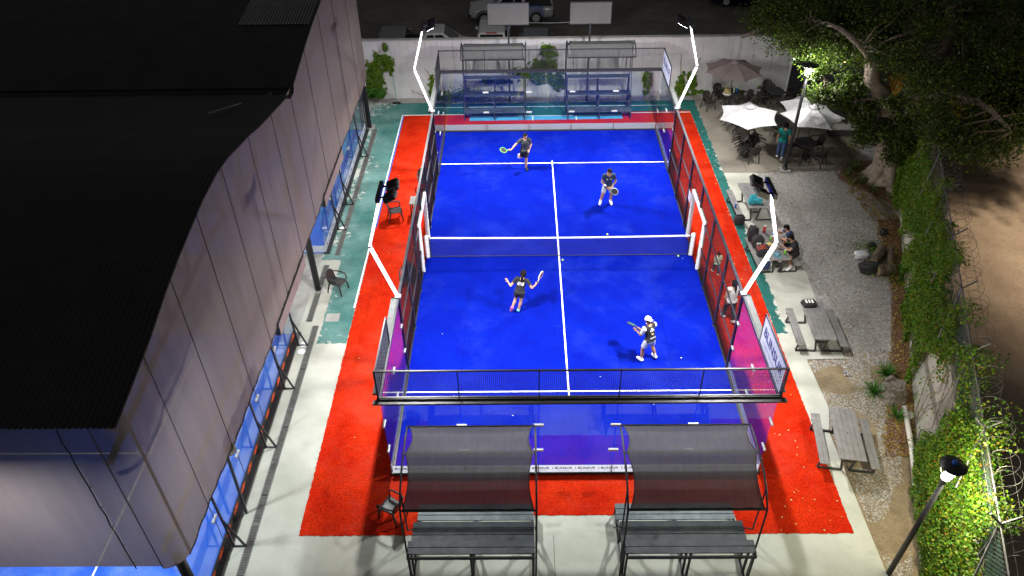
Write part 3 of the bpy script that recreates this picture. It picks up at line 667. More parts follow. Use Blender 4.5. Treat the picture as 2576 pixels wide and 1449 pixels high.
# ================================================================== BLEACHERS WITH SHADE CANOPIES
def bleacher(x0, x1, sgn, rows, arc, rear, label, glabel):
    """sgn=-1 near the camera, +1 at the far end; rows (y0,y1,z), arc canopy curve (y,z)"""
    e = empty('bleacher', ((x0 + x1) / 2, rows[0][0], 0), 0, label, 'bleacher', glabel)
    O = Vector(((x0 + x1) / 2, rows[0][0], 0))
    def P(x, y, z): return Vector((x, y, z)) - O
    for (y0, y1, z) in rows:
        n = 3 if abs(y1 - y0) > 0.42 else 2
        w = abs(y1 - y0) / n
        for i in range(n):
            ya = y0 + (y1 - y0) * (i + 0.04) / n; yb = y0 + (y1 - y0) * (i + 0.96) / n
            m = MB().box(x0 - O.x, x1 - O.x, min(ya, yb) - O.y, max(ya, yb) - O.y, z - 0.03, z + random.uniform(-0.002, 0.002))
            m.build('seat_plank', 'bleacher_plank', e, bevel=0.006)
    yb = rows[-1][1] + sgn * 0.03; zb = rows[-1][2]
    MB().box(x0 - O.x, x1 - O.x, min(yb, yb + sgn * 0.03) - O.y, max(yb, yb + sgn * 0.03) - O.y, zb - 0.14, zb - 0.04).build('rear_rail', 'dark_frame', e)
    for x in (x0 + 0.03, (x0 + x1) / 2, x1 - 0.03):
        f = MB(); pr_ = None
        for (y0, y1, z) in rows:
            f.bar(P(x, y0 + sgn * 0.03, 0), P(x, y0 + sgn * 0.03, z - 0.03), 0.05); f.bar(P(x, y1 - sgn * 0.03, 0), P(x, y1 - sgn * 0.03, z - 0.03), 0.05)
            f.bar(P(x, y0, z - 0.055), P(x, y1, z - 0.055), 0.045)
        f.bar(P(x, rows[0][0], 0.06), P(x, rows[-1][1], 0.06), 0.045)
        f.bar(P(x, rows[0][1], rows[0][2] - 0.06), P(x, rows[-1][1], rows[-1][2] - 0.1), 0.045)
        f.build('support_frame', 'dark_frame', e)
    for x in (x0 - 0.04, x1 + 0.04):
        pts = [P(x, rear, 0), P(x, rear, 1.2), P(x, rear, arc[0][1] - 0.35)] + [P(x, y, z) for y, z in arc]
        MB().tube(pts, 0.024, 8).build('canopy_post', 'dark_frame', e, smooth=True)
        MB().tube([P(x, rows[0][1], 0.1), P(x, rows[1][1], 1.4), P(x, (arc[2][0] + rear) / 2, arc[1][1] - 0.02)], 0.02, 8).build('canopy_brace', 'dark_frame', e, smooth=True)
    for i in (0, len(arc) // 2, len(arc) - 1):
        MB().bar(P(x0 - 0.04, *arc[i]), P(x1 + 0.04, *arc[i]), 0.035).build('canopy_bar', 'dark_frame', e)
    # cloth, drawn in between the bars
    NX, NY = 26, 18; vs = []; fs = []
    S = [0.0]
    for i in range(1, len(arc)): S.append(S[-1] + math.hypot(arc[i][0] - arc[i - 1][0], arc[i][1] - arc[i - 1][1]))
    mid = S[len(arc) // 2] / S[-1]
    def at(t):
        s = t * S[-1]
        for i in range(1, len(arc)):
            if s <= S[i] + 1e-9:
                k = (s - S[i - 1]) / (S[i] - S[i - 1]); return (arc[i - 1][0] + (arc[i][0] - arc[i - 1][0]) * k, arc[i - 1][1] + (arc[i][1] - arc[i - 1][1]) * k)
        return arc[-1]
    for j in range(NY + 1):
        t = j / NY; y, z = at(t)
        b = t / mid if t < mid else (t - mid) / (1 - mid)
        pull = 0.11 * math.sin(math.pi * min(max(b, 0), 1))
        for i in range(NX + 1):
            u = i / NX; xx = (x0 + 0.02 + pull) + (x1 - x0 - 0.04 - 2 * pull) * u
            sag = -0.05 * math.sin(math.pi * b) * (0.55 + 0.45 * math.sin(math.pi * u))
            rip = 0.014 * math.sin(u * 44) * (1 if j in (0, NY) else 0.25)
            dd = (0.02 if j == 0 else -0.02 if j == NY else 0) * abs(math.sin(u * math.pi * 5))
            vs.append(P(xx, y - sgn * (dd), z + 0.022 + sag + rip * 0.3))
    for j in range(NY):
        for i in range(NX): fs.append((j * (NX + 1) + i, j * (NX + 1) + i + 1, (j + 1) * (NX + 1) + i + 1, (j + 1) * (NX + 1) + i))
    MB().add(vs, fs).build('canopy_cloth', 'canopy_cloth', e, smooth=True)
    hem = MB()
    for col in (0, NX): hem.tube([vs[j * (NX + 1) + col] for j in range(NY + 1)], 0.013, 6)
    for rw in (0, NY): hem.tube([vs[rw * (NX + 1) + i] for i in range(NX + 1)], 0.012, 6)
    hem.build('canopy_hem', 'dark_frame', e, smooth=True)
    return e
rn = [(-11.30, -11.80, 0.42), (-12.17, -12.74, 0.93), (-13.00, -13.36, 1.38)]
an = [(-13.12, 2.72), (-12.85, 3.0), (-12.45, 3.18), (-11.95, 3.26), (-11.5, 3.28), (-11.12, 3.24)]
bleacher(-4.13, -1.16, -1, rn, an, -13.14, 'dark slatted bleacher under a grey shade canopy, at the near end on the left', 'bleachers')
bleacher(0.95, 3.95, -1, rn, an, -13.14, 'dark slatted bleacher under a grey shade canopy, at the near end on the right', 'bleachers')
rf = [(11.15, 11.70, 0.42), (11.85, 12.38, 0.97), (12.55, 12.95, 1.55)]
af = [(13.05, 2.95), (12.85, 3.2), (12.5, 3.36), (12.1, 3.36), (11.75, 3.18), (11.52, 2.92)]
bleacher(-4.15, -1.18, 1, rf, af, 13.08, 'dark bleacher with curved grey canopy at the far end, on the left', 'bleachers')
bleacher(0.88, 3.98, 1, rf, [(y, z + 0.06) for y, z in af], 13.08, 'dark bleacher with curved grey canopy at the far end, on the right', 'bleachers')

# boards on poles behind the far bleachers
for cx, lab in ((-1.94, 'blank pale board on a dark pole in front of the white pickup'), (1.96, 'blank pale board on a dark pole, standing right of the other board')):
    e = empty('pole_board', (cx, 13.2, 0), 0, lab, 'board', 'blank boards on poles')
    MB().box(-0.045, 0.045, -0.045, 0.045, 0.0, 4.0).build('pole', 'dark_frame', e)
    MB().box(-0.965, 0.965, -0.03, 0.03, 3.985, 4.98).build('panel', 'board_back', e)
    f = MB()
    for z in (3.975, 4.99): f.bar((-0.985, 0, z), (0.985, 0, z), 0.02, 0.07)
    for x in (-0.975, 0.975): f.bar((x, 0, 3.97), (x, 0, 5.0), 0.02, 0.07)
    f.build('panel_frame', 'dark_frame', e)
o = MB().tube([(-0.99, 13.2, 4.06), (0.0, 13.2, 4.03), (0.99, 13.2, 4.05)], 0.018, 6).build('cross_pipe', 'galv_steel'); tag(o, 'thin grey pipe running between the two blank boards', 'pipe')

# ================================================================== COVERED HALL ON THE LEFT
XW = -8.56
prof = [(-14.55, 7.14), (-13.6, 7.30), (-12.65, 7.47), (-11.6, 7.74), (-10.7, 7.92), (-9.9, 8.04), (-8.9, 8.18), (-7.8, 8.23), (-7.0, 8.17), (-6.3, 8.05), (-5.4, 7.90), (-4.6, 7.72), (-3.5, 7.53), (-2.5, 7.37), (-1.42, 7.20), (-0.9, 7.20), (0.3, 7.46), (1.5, 7.70), (3.0, 7.95), (4.5, 8.13), (5.8, 8.18), (7.2, 8.1), (8.6, 7.85), (9.8, 7.5), (10.9, 7.15)]
hall = empty('covered_hall', (-18, -1.8, 0), 0, 'big hall with a black corrugated double arched roof and brown mesh curtain walls', 'hall')
HO = Vector((-18, -1.8, 0))
def roof_sheet(name, p, mat, x0, x1, dz, pitch=0.105, amp=0.021):
    n = int((x1 - x0) / (pitch / 4)); vs = []; fs = []
    for i in range(n + 1):
        x = x0 + (x1 - x0) * i / n; w = amp * (1, 0, -1, 0)[i % 4]
        for (y, z) in p: vs.append(Vector((x, y, z + dz + w)) - HO)
    k = len(p)
    for i in range(n):
        for j in range(k - 1): fs.append((i * k + j, (i + 1) * k + j, (i + 1) * k + j + 1, i * k + j + 1))
    return MB().add(vs, fs).build(name, mat, hall)
roof_sheet('roof_near', prof[:15], 'roof_sheet', -30, XW + 0.12, 0.06)
roof_sheet('roof_far', prof[15:], 'roof_sheet', -30, XW + 0.12, 0.06)
MB().add([Vector((x, y, z)) - HO for x in (-30, XW + 0.13) for y, z in ((-1.55, 7.24), (-1.4, 7.12), (-0.95, 7.12), (-0.8, 7.26))], [(0, 1, 5, 4), (1, 2, 6, 5), (2, 3, 7, 6)]).build('valley_gutter', 'roof_sheet', hall)
roof_sheet('skylight_sheet', [(2.6, 7.895), (3.5, 8.01), (4.5, 8.14), (5.8, 8.19), (7.2, 8.11)], 'roof_clear', -10.95, XW + 0.05, 0.075)
MB().bar(Vector((-10.1, -3.6, 7.75)) - HO, Vector((-9.5, -2.6, 7.57)) - HO, 0.05, 0.03).build('roof_vent', 'galv_steel', hall)
# side curtain, in strips between seams
def roof_z(y):
    for (a, za), (b, zb) in zip(prof, prof[1:]):
        if a <= y <= b: return za + (zb - za) * (y - a) / (b - a)
    return prof[0][1] if y < prof[0][0] else prof[-1][1]
ys = [-14.13, -12.9, -11.1, -9.2, -7.3, -5.2, -3.1, -1.0, 1.4, 3.9, 6.2, 8.6, 10.9]
for a, b in zip(ys, ys[1:]):
    NX, NZ = 10, 12; vs = []; fs = []
    for i in range(NX + 1):
        y = a + (b - a) * i / NX
        zt = roof_z(y) + 0.02; zb = 2.44 + 0.10 * math.exp(-((y + 14.4) / 3.0) ** 2) * 2.5 + 0.03 * math.sin(y * 1.9)
        for j in range(NZ + 1):
            t = j / NZ; bul = 0.07 * math.sin(math.pi * t) * math.sin(math.pi * i / NX) + 0.012 * math.sin(y * 9 + t * 3)
            xx = XW + bul
            vs.append(Vector((xx, y, zb + (zt - zb) * t)) - HO)
    for i in range(NX):
        for j in range(NZ): fs.append((i * (NZ + 1) + j, (i + 1) * (NZ + 1) + j, (i + 1) * (NZ + 1) + j + 1, i * (NZ + 1) + j + 1))
    MB().add(vs, fs).build('curtain_strip', 'shade_mesh', hall, smooth=True)
    hm = MB().tube([vs[i * (NZ + 1)] + Vector((0.012, 0, 0)) for i in range(NX + 1)], 0.018, 6).build('curtain_hem', 'seam_brown', hall, smooth=True)
    for i in range(1, NX, 3): MB().obox(Matrix.Translation(vs[i * (NZ + 1)] + Vector((0.02, 0, 0.07))), 0.012, 0.035, 0.035).build('grommet', 'silver', hall)
    if b < 10.5:
        s = MB(); zt = roof_z(b)
        s.bar(Vector((XW + 0.02, b, 2.46)) - HO, Vector((XW + 0.02, b, zt)) - HO, 0.014, 0.008)
        s.build('curtain_seam', 'seam_brown', hall)
# front curtain
fx = [-8.97, -9.5, -12.55, -15.5, -18.5]
for k, (a, b) in enumerate(zip(fx, fx[1:])):
    NX, NZ = 10, 12; vs = []; fs = []
    for i in range(NX + 1):
        x = a + (b - a) * i / NX
        for j in range(NZ + 1):
            t = j / NZ; z = 2.78 - 0.05 * (x + 8.6) * 0.0 + (7.16 - 2.78) * t
            yy = -14.488 - 0.05 * math.sin(math.pi * t) * math.sin(math.pi * i / NX) 
            vs.append(Vector((x, yy, z)) - HO)
    for i in range(NX):
        for j in range(NZ): fs.append((i * (NZ + 1) + j, i * (NZ + 1) + j + 1, (i + 1) * (NZ + 1) + j + 1, (i + 1) * (NZ + 1) + j))
    MB().add(vs, fs).build('curtain_strip', 'shade_mesh', hall, smooth=True)
    if k >= 1:
        s = MB(); pts = [(a + 0.012 * math.sin(i * 2.3), -14.55 - 0.015 * (i % 2), 2.8 + 4.35 * i / 14) for i in range(15)]
        s.tube([Vector(p) - HO for p in pts], 0.012, 6); s.build('curtain_lacing', 'wire_dark', hall)
        for i in range(1, 14, 2): MB().obox(Matrix.Translation(Vector((a + 0.05, -14.57, 2.8 + 4.35 * i / 14)) - HO), 0.05, 0.012, 0.03).build('grommet', 'silver', hall)
NZ = 12; vs = []; fs = []
for i in range(9):       # rolled corner piece
    th = R(90 * i / 8)
    for j in range(NZ + 1):
        t = j / NZ; rr = 0.45
        vs.append(Vector((XW + 0.02 - rr + rr * math.cos(th), -14.05 - rr * math.sin(th), 2.70 + 4.5 * t)) - HO)
for i in range(8):
    for j in range(NZ): fs.append((i * (NZ + 1) + j, i * (NZ + 1) + j + 1, (i + 1) * (NZ + 1) + j + 1, (i + 1) * (NZ + 1) + j))
MB().add(vs, fs).build('curtain_corner', 'shade_mesh', hall, smooth=True)
# columns, trusses behind the curtain
for (x, y) in ((-8.72, -1.85), (-8.72, 10.62), (-8.78, -14.2), (-18, -14.3), (-18, -1.85), (-18, 10.7)):
    MB().lathe([(0.115, 0.0), (0.115, 2.68 if y < -14 and x > -10 else 7.2)], Vector((x, y, 0)) - HO, 14).build('column', 'black_steel', hall, smooth=True)
    MB().box(x - HO.x - 0.26, x - HO.x + 0.26, y - HO.y - 0.26, y - HO.y + 0.26, 0.001, 0.012).build('column_base', 'old_concrete', hall)
def truss(y0, y1, x):
    n = 9
    for i in range(n):
        a = y0 + (y1 - y0) * i / n; b = y0 + (y1 - y0) * (i + 1) / n; m = (a + b) / 2
        za, zb = roof_z(a) - 0.15, roof_z(b) - 0.15; zl = 5.9
        MB().bar(Vector((x, a, za)) - HO, Vector((x, b, zb)) - HO, 0.12).build('truss_chord', 'dark_frame', hall)
        MB().bar(Vector((x, a, zl + 0.5 * (za - 7))) - HO, Vector((x, b, zl + 0.5 * (zb - 7))) - HO, 0.10).build('truss_chord', 'dark_frame', hall)
        MB().bar(Vector((x, a, za)) - HO, Vector((x, m, zl + 0.5 * (zb - 7))) - HO, 0.07).build('truss_web', 'dark_frame', hall)
        MB().bar(Vector((x, m, zl + 0.5 * (zb - 7))) - HO, Vector((x, b, zb)) - HO, 0.07).build('truss_web', 'dark_frame', hall)
truss(-14.3, -1.7, -9.1); truss(-1.7, 10.7, -9.1)
def tiebars(x):
    for y0, y1 in ((-14.2, -2.0), (-1.6, 10.5)):
        m = (y0 + y1) / 2
        if y0 > -10: MB().bar(Vector((x, y0, 3.3)) - HO, Vector((x, m, 7.6)) - HO, 0.13).build('wind_brace', 'dark_frame', hall)
        MB().bar(Vector((x, y1, 3.3)) - HO, Vector((x, m, 7.6)) - HO, 0.13).build('wind_brace', 'dark_frame', hall)
tiebars(-9.35)
# two courts inside, end walls facing the walkway
def hall_court(y0, xf, band_mat, orange, label):
    e = empty('hall_court', (xf, y0, 0), 0, label, 'padel court', 'padel courts in the hall')
    W = 10.0; X = 0.0
    MB().box(-20, -0.02, 0, W, 0.006, 0.022).build('playing_surface', 'blue_turf_lit', e)
    ln = MB(); ln.box(-3.1, -3.05, 0, W, 0.021, 0.0265); ln.box(-16.95, -16.9, 0, W, 0.021, 0.0265); ln.box(-17, -3.0, W / 2 - 0.025, W / 2 + 0.025, 0.021, 0.0268); ln.build('court_line', 'line_white', e)
    for i in range(5):
        meshobj('glass_pane', pane_x, e).location = (X, 1 + 2 * i, 0)
    for yy in ((W,) if orange else (0.0, W)):
        for i in range(2):
            meshobj('glass_pane', pane_y, e).location = (-1 - 2 * i, yy, 0)
    for i in range(1, 5):
        MB().box(-0.007, 0.007, 2 * i - 0.006, 2 * i + 0.006, 0.08, 2.94).build('pane_joint', 'dark_frame', e)
        for z in (1.2, 2.2): meshobj('clamp', clampx, e).location = (0, 2 * i, z)
    MB().box(-0.06, 0.16, -0.05, W + 0.05, 0.003, 0.06).build('base_channel', 'black_steel', e)
    bd_ = MB().box(0.009, 0.016, 0.0, W, 0.065, 0.36).build('advert_band', band_mat, e)
    if orange:
        # bird-like orange emblem, repeated
        pts = [(-0.20, -0.02), (-0.10, 0.045), (-0.03, 0.03), (0.03, 0.10), (0.06, 0.04), (0.13, 0.05), (0.22, -0.01), (0.14, -0.02), (0.10, -0.075), (0.03, -0.045), (-0.04, -0.09), (-0.07, -0.04), (-0.13, -0.06)]
        em = MB().prism(pts, 0, 0.002, None).mesh('emblem', 'orange_print')
        for i in range(15):
            q = meshobj('emblem', em, bd_); q.matrix_local = basis((0, 1, 0), (0, 0, 1), (1, 0, 0), (0.0165, 0.35 + 0.66 * i, 0.215))
    else:
        ta = [text_mesh(c, 0.22, 'navy_print', 0.001, 0.004) for c in 'HA']
        for i in range(16):
            q = meshobj('lettering', ta[1], bd_); q.matrix_local = basis((0, 1, 0), (0, 0, 1), (1, 0, 0), (0.0185, 0.35 + 0.62 * i, 0.215))
    b2 = MB().box(-4, 0, -0.016, -0.009, 0.065, 0.36).build('advert_band', 'band_white', e)
    if not orange:
        for i in range(6):
            q = meshobj('lettering', ta[i % 2], b2); q.matrix_local = basis((1, 0, 0), (0, 0, 1), (0, -1, 0), (-0.55 - 0.62 * i, -0.0185, 0.215))
    MB().box(-4, 0, W + 0.009, W + 0.016, 0.065, 0.36).build('advert_band', 'band_white', e)
    MB().box(-0.05, 0.05, -0.05, W + 0.05, 2.95, 3.03).build('top_beam', 'black_steel', e)
    w = MB(); wire_grid(w, (0, 0, 3.05), (0, 1, 0), (0, 0, 1), W, 0.95, 0.1, 0.006); w.build('wire_mesh', 'net_black', e, kind='stuff')
    # raking support frames outside the glass
    for yy in (2.0 if orange else 1.55, 5.2 if orange else 3.4, 7.5, 9.45) if orange else (1.55, 3.4, 7.4):
        f = MB(); f.bar((0.21, yy, 0.0), (0.12, yy, 2.95), 0.05); f.bar((0.50, yy + 0.0, 0.0), (0.17, yy, 1.15), 0.045); f.bar((0.15, yy, 0.02), (0.52, yy, 0.02), 0.05, 0.012); f.build('support_frame', 'black_steel', e)
    # net and the far half, dimly seen through the curtain
    w = MB(); wire_grid(w, (-10, 0.2, 0.06), (0, 1, 0), (0, 0, 1), W - 0.4, 0.8, 0.1, 0.008); w.build('net_mesh', 'net_black', e, kind='stuff')
    MB().box(-10.02, -9.98, 0.2, W - 0.2, 0.86, 0.93).build('net_tape', 'tape_white', e)
    return e
hall_court(0.33, -8.86, 'band_white', False, 'blue padel court, turf coloured paler for its light, with white lettered bands under the far hall roof')
hall_court(-14.25, -8.98, 'black_steel', True, 'blue padel court, turf coloured paler for its light, with black bands and orange emblems under the near hall roof')
# dark box boards hung at the entrances under the curtain hem
for (ya, yb, lab) in ((0.3, 3.95, 'long dark board hung under the curtain hem by the far hall court'), (-6.6, -3.2, 'long dark board hung under the curtain hem by the near hall court')):
    e = empty('hanging_board', (-8.52, ya, 2.1), 0, lab, 'board', 'boards under the curtain hem')
    MB().box(-0.13, 0.02, 0, yb - ya, 0.0, 0.42).build('board_box', 'black_steel', e)
    MB().box(0.022, 0.028, 0.01, yb - ya - 0.01, 0.005, 0.40).build('board_face', 'canvas_mauve', e)
# lamps inside the hall
def hall_lamp(x, y, lab, w=500):
    e = empty('hall_floodlight', (x, y, 6.35), 0, lab, 'floodlight', 'floodlights inside the hall')
    MB().box(-0.3, 0.3, -0.2, 0.2, 0, 0.1).build('housing', 'black_steel', e); MB().box(-0.27, 0.27, -0.17, 0.17, -0.006, -0.002).build('lens', 'flood_glow', e)
    MB().bar((0, 0, 0.1), (0, 0, 0.9), 0.04).build('hanger', 'black_steel', e)
    L = bpy.data.lights.new('hall_beam', 'AREA'); L.size = 0.6; L.energy = w; L.color = (0.94, 0.96, 1.0)
    lo = bpy.data.objects.new('hall_beam', L); COL.objects.link(lo); lo.parent = e; lo.location = (0, 0, -0.02)
for i, (x, y, l) in enumerate(((-11.5, -12.6, 'floodlight behind the front curtain near the picture\'s lower left corner'), (-11.5, -5.6, 'floodlight hung inside the hall over the near court'), (-11.5, 1.8, 'floodlight hung inside the hall over the near edge of the far court'), (-11.5, 8.8, 'floodlight hung inside the hall at its far end'))):
    hall_lamp(x, y, l, 560 if i == 0 else 150)

# horn loudspeaker on a post
e = empty('horn_loudspeaker', (-8.74, -11.25, 0), 0, 'cream horn loudspeaker on a dark post beside the hall', 'loudspeaker')
MB().bar((0, 0, 0), (0, 0.12, 2.42), 0.06).build('post', 'dark_frame', e)
M = Matrix.Translation((0.02, 0.10, 2.48)) @ Matrix.Rotation(R(60), 4, 'Y') @ Matrix.Rotation(R(20), 4, 'X')
MB().lathe([(0.05, -0.14), (0.07, -0.08), (0.05, 0.0), (0.07, 0.08), (0.12, 0.15), (0.17, 0.19), (0.165, 0.185), (0.10, 0.13), (0.03, 0.06)], ax=M, n=20).build('horn', 'cream_shell', e, smooth=True)
MB().lathe([(0.0, 0.02), (0.05, 0.05), (0.06, 0.12), (0.0, 0.15)], ax=M, n=14).build('horn_core', 'cream_shell', e, smooth=True)
e = empty('wall_camera', (-8.72, 10.35, 2.35), 0, 'white box camera at the far corner of the hall beside the column', 'camera')
MB().box(-0.16, 0.16, -0.1, 0.1, -0.08, 0.1).build('housing', 'white_paint', e, bevel=0.02); MB().bar((0.16, 0, 0), (0.3, 0, -0.02), 0.04).build('arm', 'black_steel', e); MB().bar((-0.1, 0, -0.08), (-0.1, 0, -2.35), 0.05).build('post', 'black_steel', e)

# ================================================================== RIGHT BOUNDARY WALL, FENCE, VINES
D = Vector((0.342, 1, 0)).normalized(); NIN = Vector((-D.y, D.x, 0)); NOUT = -NIN
def WP(y, off=0.0, z=0.0):
    """point at world y on the wall's inner face, moved 'off' outwards"""
    return Vector((wall_x(y), y, z)) + NOUT * off
bw = empty('retaining_wall', WP(-3), 0, 'rough concrete boundary wall under the green vines on the right', 'wall')
bo = WP(-3)
prv = -17.0
for i in range(9):
    a = -17 + i * 2.9; b = a + 2.9 - 0.015
    vs = [WP(a, 0.0, -0.05), WP(b, 0.0, -0.05), WP(b, 0.34, -0.05), WP(a, 0.34, -0.05), WP(a, 0.22, 2.3), WP(b, 0.22, 2.3), WP(b, 0.36, 2.3), WP(a, 0.36, 2.3)]
    MB().add([v - bo for v in vs], [(0, 3, 2, 1), (4, 5, 6, 7), (0, 1, 5, 4), (1, 2, 6, 5), (2, 3, 7, 6), (3, 0, 4, 7)]).build('wall_panel', 'wall_concrete', bw)
cf = empty('chain_link_fence', WP(-3, 0.3, 2.3), 0, 'galvanised chain link fence on top of the vine covered wall', 'fence')
co = WP(-3, 0.3, 2.3)
k = 0
for y in np.arange(-16.5, 9.0, 2.55):
    y = float(y)
    MB().tube([WP(y, 0.3, 2.2) - co, WP(y, 0.3, 3.55) - co], 0.03, 8).build('fence_post', 'galv_steel', cf)
    MB().tube([WP(y, 0.3, 3.5) - co, WP(y + 0.05, 0.62, 3.82) - co], 0.025, 6).build('outrigger', 'galv_steel', cf)
    MB().tube([WP(y, 0.3, 3.5) - co, WP(y - 0.05, 0.02, 3.80) - co], 0.025, 6).build('outrigger', 'galv_steel', cf)
    MB().tube([WP(y, 0.3, 3.3) - co, WP(y - 0.9, -0.02, 2.35) - co], 0.025, 6).build('raking_brace', 'galv_steel', cf)
MB().tube([WP(-16.6, 0.3, 3.52) - co, WP(9, 0.3, 3.52) - co], 0.024, 8).build('top_rail', 'galv_steel', cf)
w = MB()
yy = -16.5
while yy < 9:
    w.bar(WP(yy, 0.3, 2.32) - co, WP(yy + 1.15, 0.3, 3.5) - co, 0.006); w.bar(WP(yy + 1.15, 0.3, 2.32) - co, WP(yy, 0.3, 3.5) - co, 0.006); yy += 0.11
w.build('wire_mesh', 'wire', cf, kind='stuff')
MB().add([WP(-16.5, 0.33, 2.3) - co, WP(-6, 0.33, 2.3) - co, WP(-6, 0.33, 3.3) - co, WP(-16.5, 0.33, 3.3) - co], [(0, 1, 2, 3)]).build('screen_net', 'green_net', cf)
rz_ = MB(); pts = []; turns = 66; n = turns * 14
for i in range(n + 1):
    t = i / n; a = 2 * math.pi * turns * t; y = -16.5 + 21.5 * t
    pts.append(WP(y, 0.46 + (0.27 + 0.03 * math.sin(t * 61)) * math.cos(a), 3.84 + (0.26 + 0.035 * math.sin(t * 83 + 1)) * math.sin(a)) + Vector((0, 0.10 * math.sin(t * 97) + 0.05 * math.sin(t * 211), 0.05 * math.sin(t * 40))))
rz_.tube([Vector(p) for p in pts], 0.005, 4)
o = rz_.build('razor_wire_coil', 'wire'); tag(o, 'coiled razor wire running along the top of the chain link fence', 'razor wire')
bb = MB(); 
for dz, of in ((3.62, 0.42), (3.80, 0.60), (3.78, 0.04)): bb.bar(WP(-16.5, of, dz), WP(5, of, dz), 0.008)
o = bb.build('barbed_strand', 'wire', kind='stuff')

def vine_cover(y, z):
    """1 where the vine covers the wall"""
    c = 1.0
    # bare concrete windows in the vine
    for (cy, cz, ry, rz2) in ((-8.1, 0.75, 1.5, 1.35), (-5.6, 0.15, 0.7, 0.75), (-9.3, 1.7, 0.8, 0.6), (1.2, 0.2, 1.6, 0.6), (-2.6, 0.15, 0.7, 0.5), (-9.0, 2.6, 1.0, 0.5), (-0.3, 0.3, 0.8, 0.5)):
        if ((y - cy) / ry) ** 2 + ((z - cz) / rz2) ** 2 < 1: c = 0.0
    return c
vn = empty('wall_vine', WP(-3), 0, 'dense green creeper with orange shoots spilling over the right boundary wall', 'vine')
vo = np.array(WP(-3)); pts = []; nr = []; ptsA = []
ndir = np.array(NIN)
from mathutils import noise as mnoise
while len(pts) < 100000:
    y = random.uniform(-16.5, 7.6); z = random.uniform(0.0, 3.35) if random.random() < 0.9 else random.uniform(3.3, 4.05)
    if vine_cover(y, z) < 0.5 and random.random() > 0.015: continue
    den = mnoise.noise(Vector((y * 0.9, z * 1.1, 3.3)))
    lush = min(max((-7.5 - y) / 2.0, 0), 1)
    if z > 2.75 and den < -0.02 + (z - 2.75) * 0.35 - lush * (0.42 if z < 3.5 else 0.25): continue
    if den < -0.42: continue
    thick = 0.16 + 0.22 * max(0, mnoise.noise(Vector((y * 1.7, z * 1.7, 0)))) + 0.18 * math.sin(min(max(z / 2.6, 0), 1) * math.pi)
    of = (0.22 * z / 2.3 if z < 2.3 else 0.28) - random.random() ** 0.6 * thick
    if z > 2.45: of = 0.3 + random.uniform(-0.3, 0.16 + lush * 0.3 * max(0, z - 2.4))
    p = WP(y, of, z)
    pa = np.array(p) - vo
    if random.random() < 0.03 + 0.12 * (mnoise.noise(Vector((y * 0.8, z * 2.2 + y * 0.5, 9))) > 0.18) * (1 if y < -6 else 0.35): ptsA.append(pa)
    else: pts.append(pa)
nm = np.tile(ndir * 0.7 + np.array([0, 0, 0.75]), (len(pts), 1))
quads_mesh('foliage', leaf_quads(np.array(pts), 0.062, 0.75, nm, 0.9, 0.55), 'vine_leaf', vn)
nm = np.tile(ndir * 0.7 + np.array([0, 0, 0.7]), (len(ptsA), 1))
quads_mesh('autumn_shoots', leaf_quads(np.array(ptsA), 0.058, 0.6, nm, 0.9), 'vine_leaf_autumn', vn)
for i in range(26):
    y = random.uniform(-16, 6); p = WP(y, 0.0, 0.0); q = [p + NIN * 0.03]
    for s in range(5): q.append(WP(y + random.uniform(-0.5, 0.5) * (s + 1) * 0.5, 0.09 * s - 0.06, 0.55 * (s + 1)))
    MB().tube([v - Vector(vo) for v in q], [0.02, 0.017, 0.014, 0.011, 0.009, 0.006], 5).build('stem', 'bark', vn)
# creepers on the far white wall
def wall_creeper(label, blobs, n, twigs=()):
    e = empty('wall_creeper', (blobs[0][0], 13.7, 0), 0, label, 'vine', 'creepers on the white wall'); O = np.array((blobs[0][0], 13.7, 0)); P = []
    area = [b[2] * b[3] for b in blobs]; tot = sum(area)
    for b, a in zip(blobs, area):
        for i in range(int(2.6 * n * a / tot)):
            r = math.sqrt(random.random()); th = random.uniform(0, 2 * math.pi)
            x = b[0] + b[2] * r * math.cos(th); z = b[1] + b[3] * r * math.sin(th)
            if z < 0.02 or mnoise.noise(Vector((x * 3.1, z * 3.1, b[0]))) < -0.42: continue
            if r > 0.72 and mnoise.noise(Vector((x * 4.0, z * 4.0, 4))) < 0.05: continue
            P.append((x, 13.78 - random.random() * 0.26 * (1.2 - r), z))
    P = np.array(P) - O
    quads_mesh('foliage', leaf_quads(P, 0.075, 0.8, np.tile(np.array([0, -0.9, 0.6]), (len(P), 1)), 0.7), 'vine_leaf', e)
    for tw in twigs:
        MB().tube([Vector((x, 13.76, z)) - Vector(O) for x, z in tw], 0.012, 5).build('stem', 'bark', e)
        T = np.array([(tw[i][0] + (tw[i + 1][0] - tw[i][0]) * random.random(), 13.74, tw[i][1] + (tw[i + 1][1] - tw[i][1]) * random.random()) for i in range(len(tw) - 1) for _ in range(14)]) - O
        quads_mesh('autumn_shoots', leaf_quads(T, 0.06, 0.6), 'vine_leaf_autumn', e)
wall_creeper('green creeper on the white wall at the far left beside the hall column', [(-8.9, 0.6, 0.7, 0.7), (-8.7, 1.5, 0.55, 0.7), (-8.35, 2.0, 0.45, 0.55), (-8.0, 1.9, 0.3, 0.75), (-8.05, 2.7, 0.2, 0.25)], 3000, [[(-9.3, 2.2), (-9.0, 1.9), (-8.6, 1.8)], [(-8.6, 2.6), (-8.7, 2.1)]])
wall_creeper('narrow creeper on the white wall left of the far left bleacher', [(-5.75, 0.6, 0.38, 0.7), (-5.55, 0.25, 0.4, 0.35)], 1100, [[(-6.2, 1.6), (-5.95, 1.2), (-5.8, 0.9)], [(-5.2, 1.6), (-5.5, 1.2)], [(-7.0, 0.45), (-6.5, 0.2), (-6.0, 0.1)]])
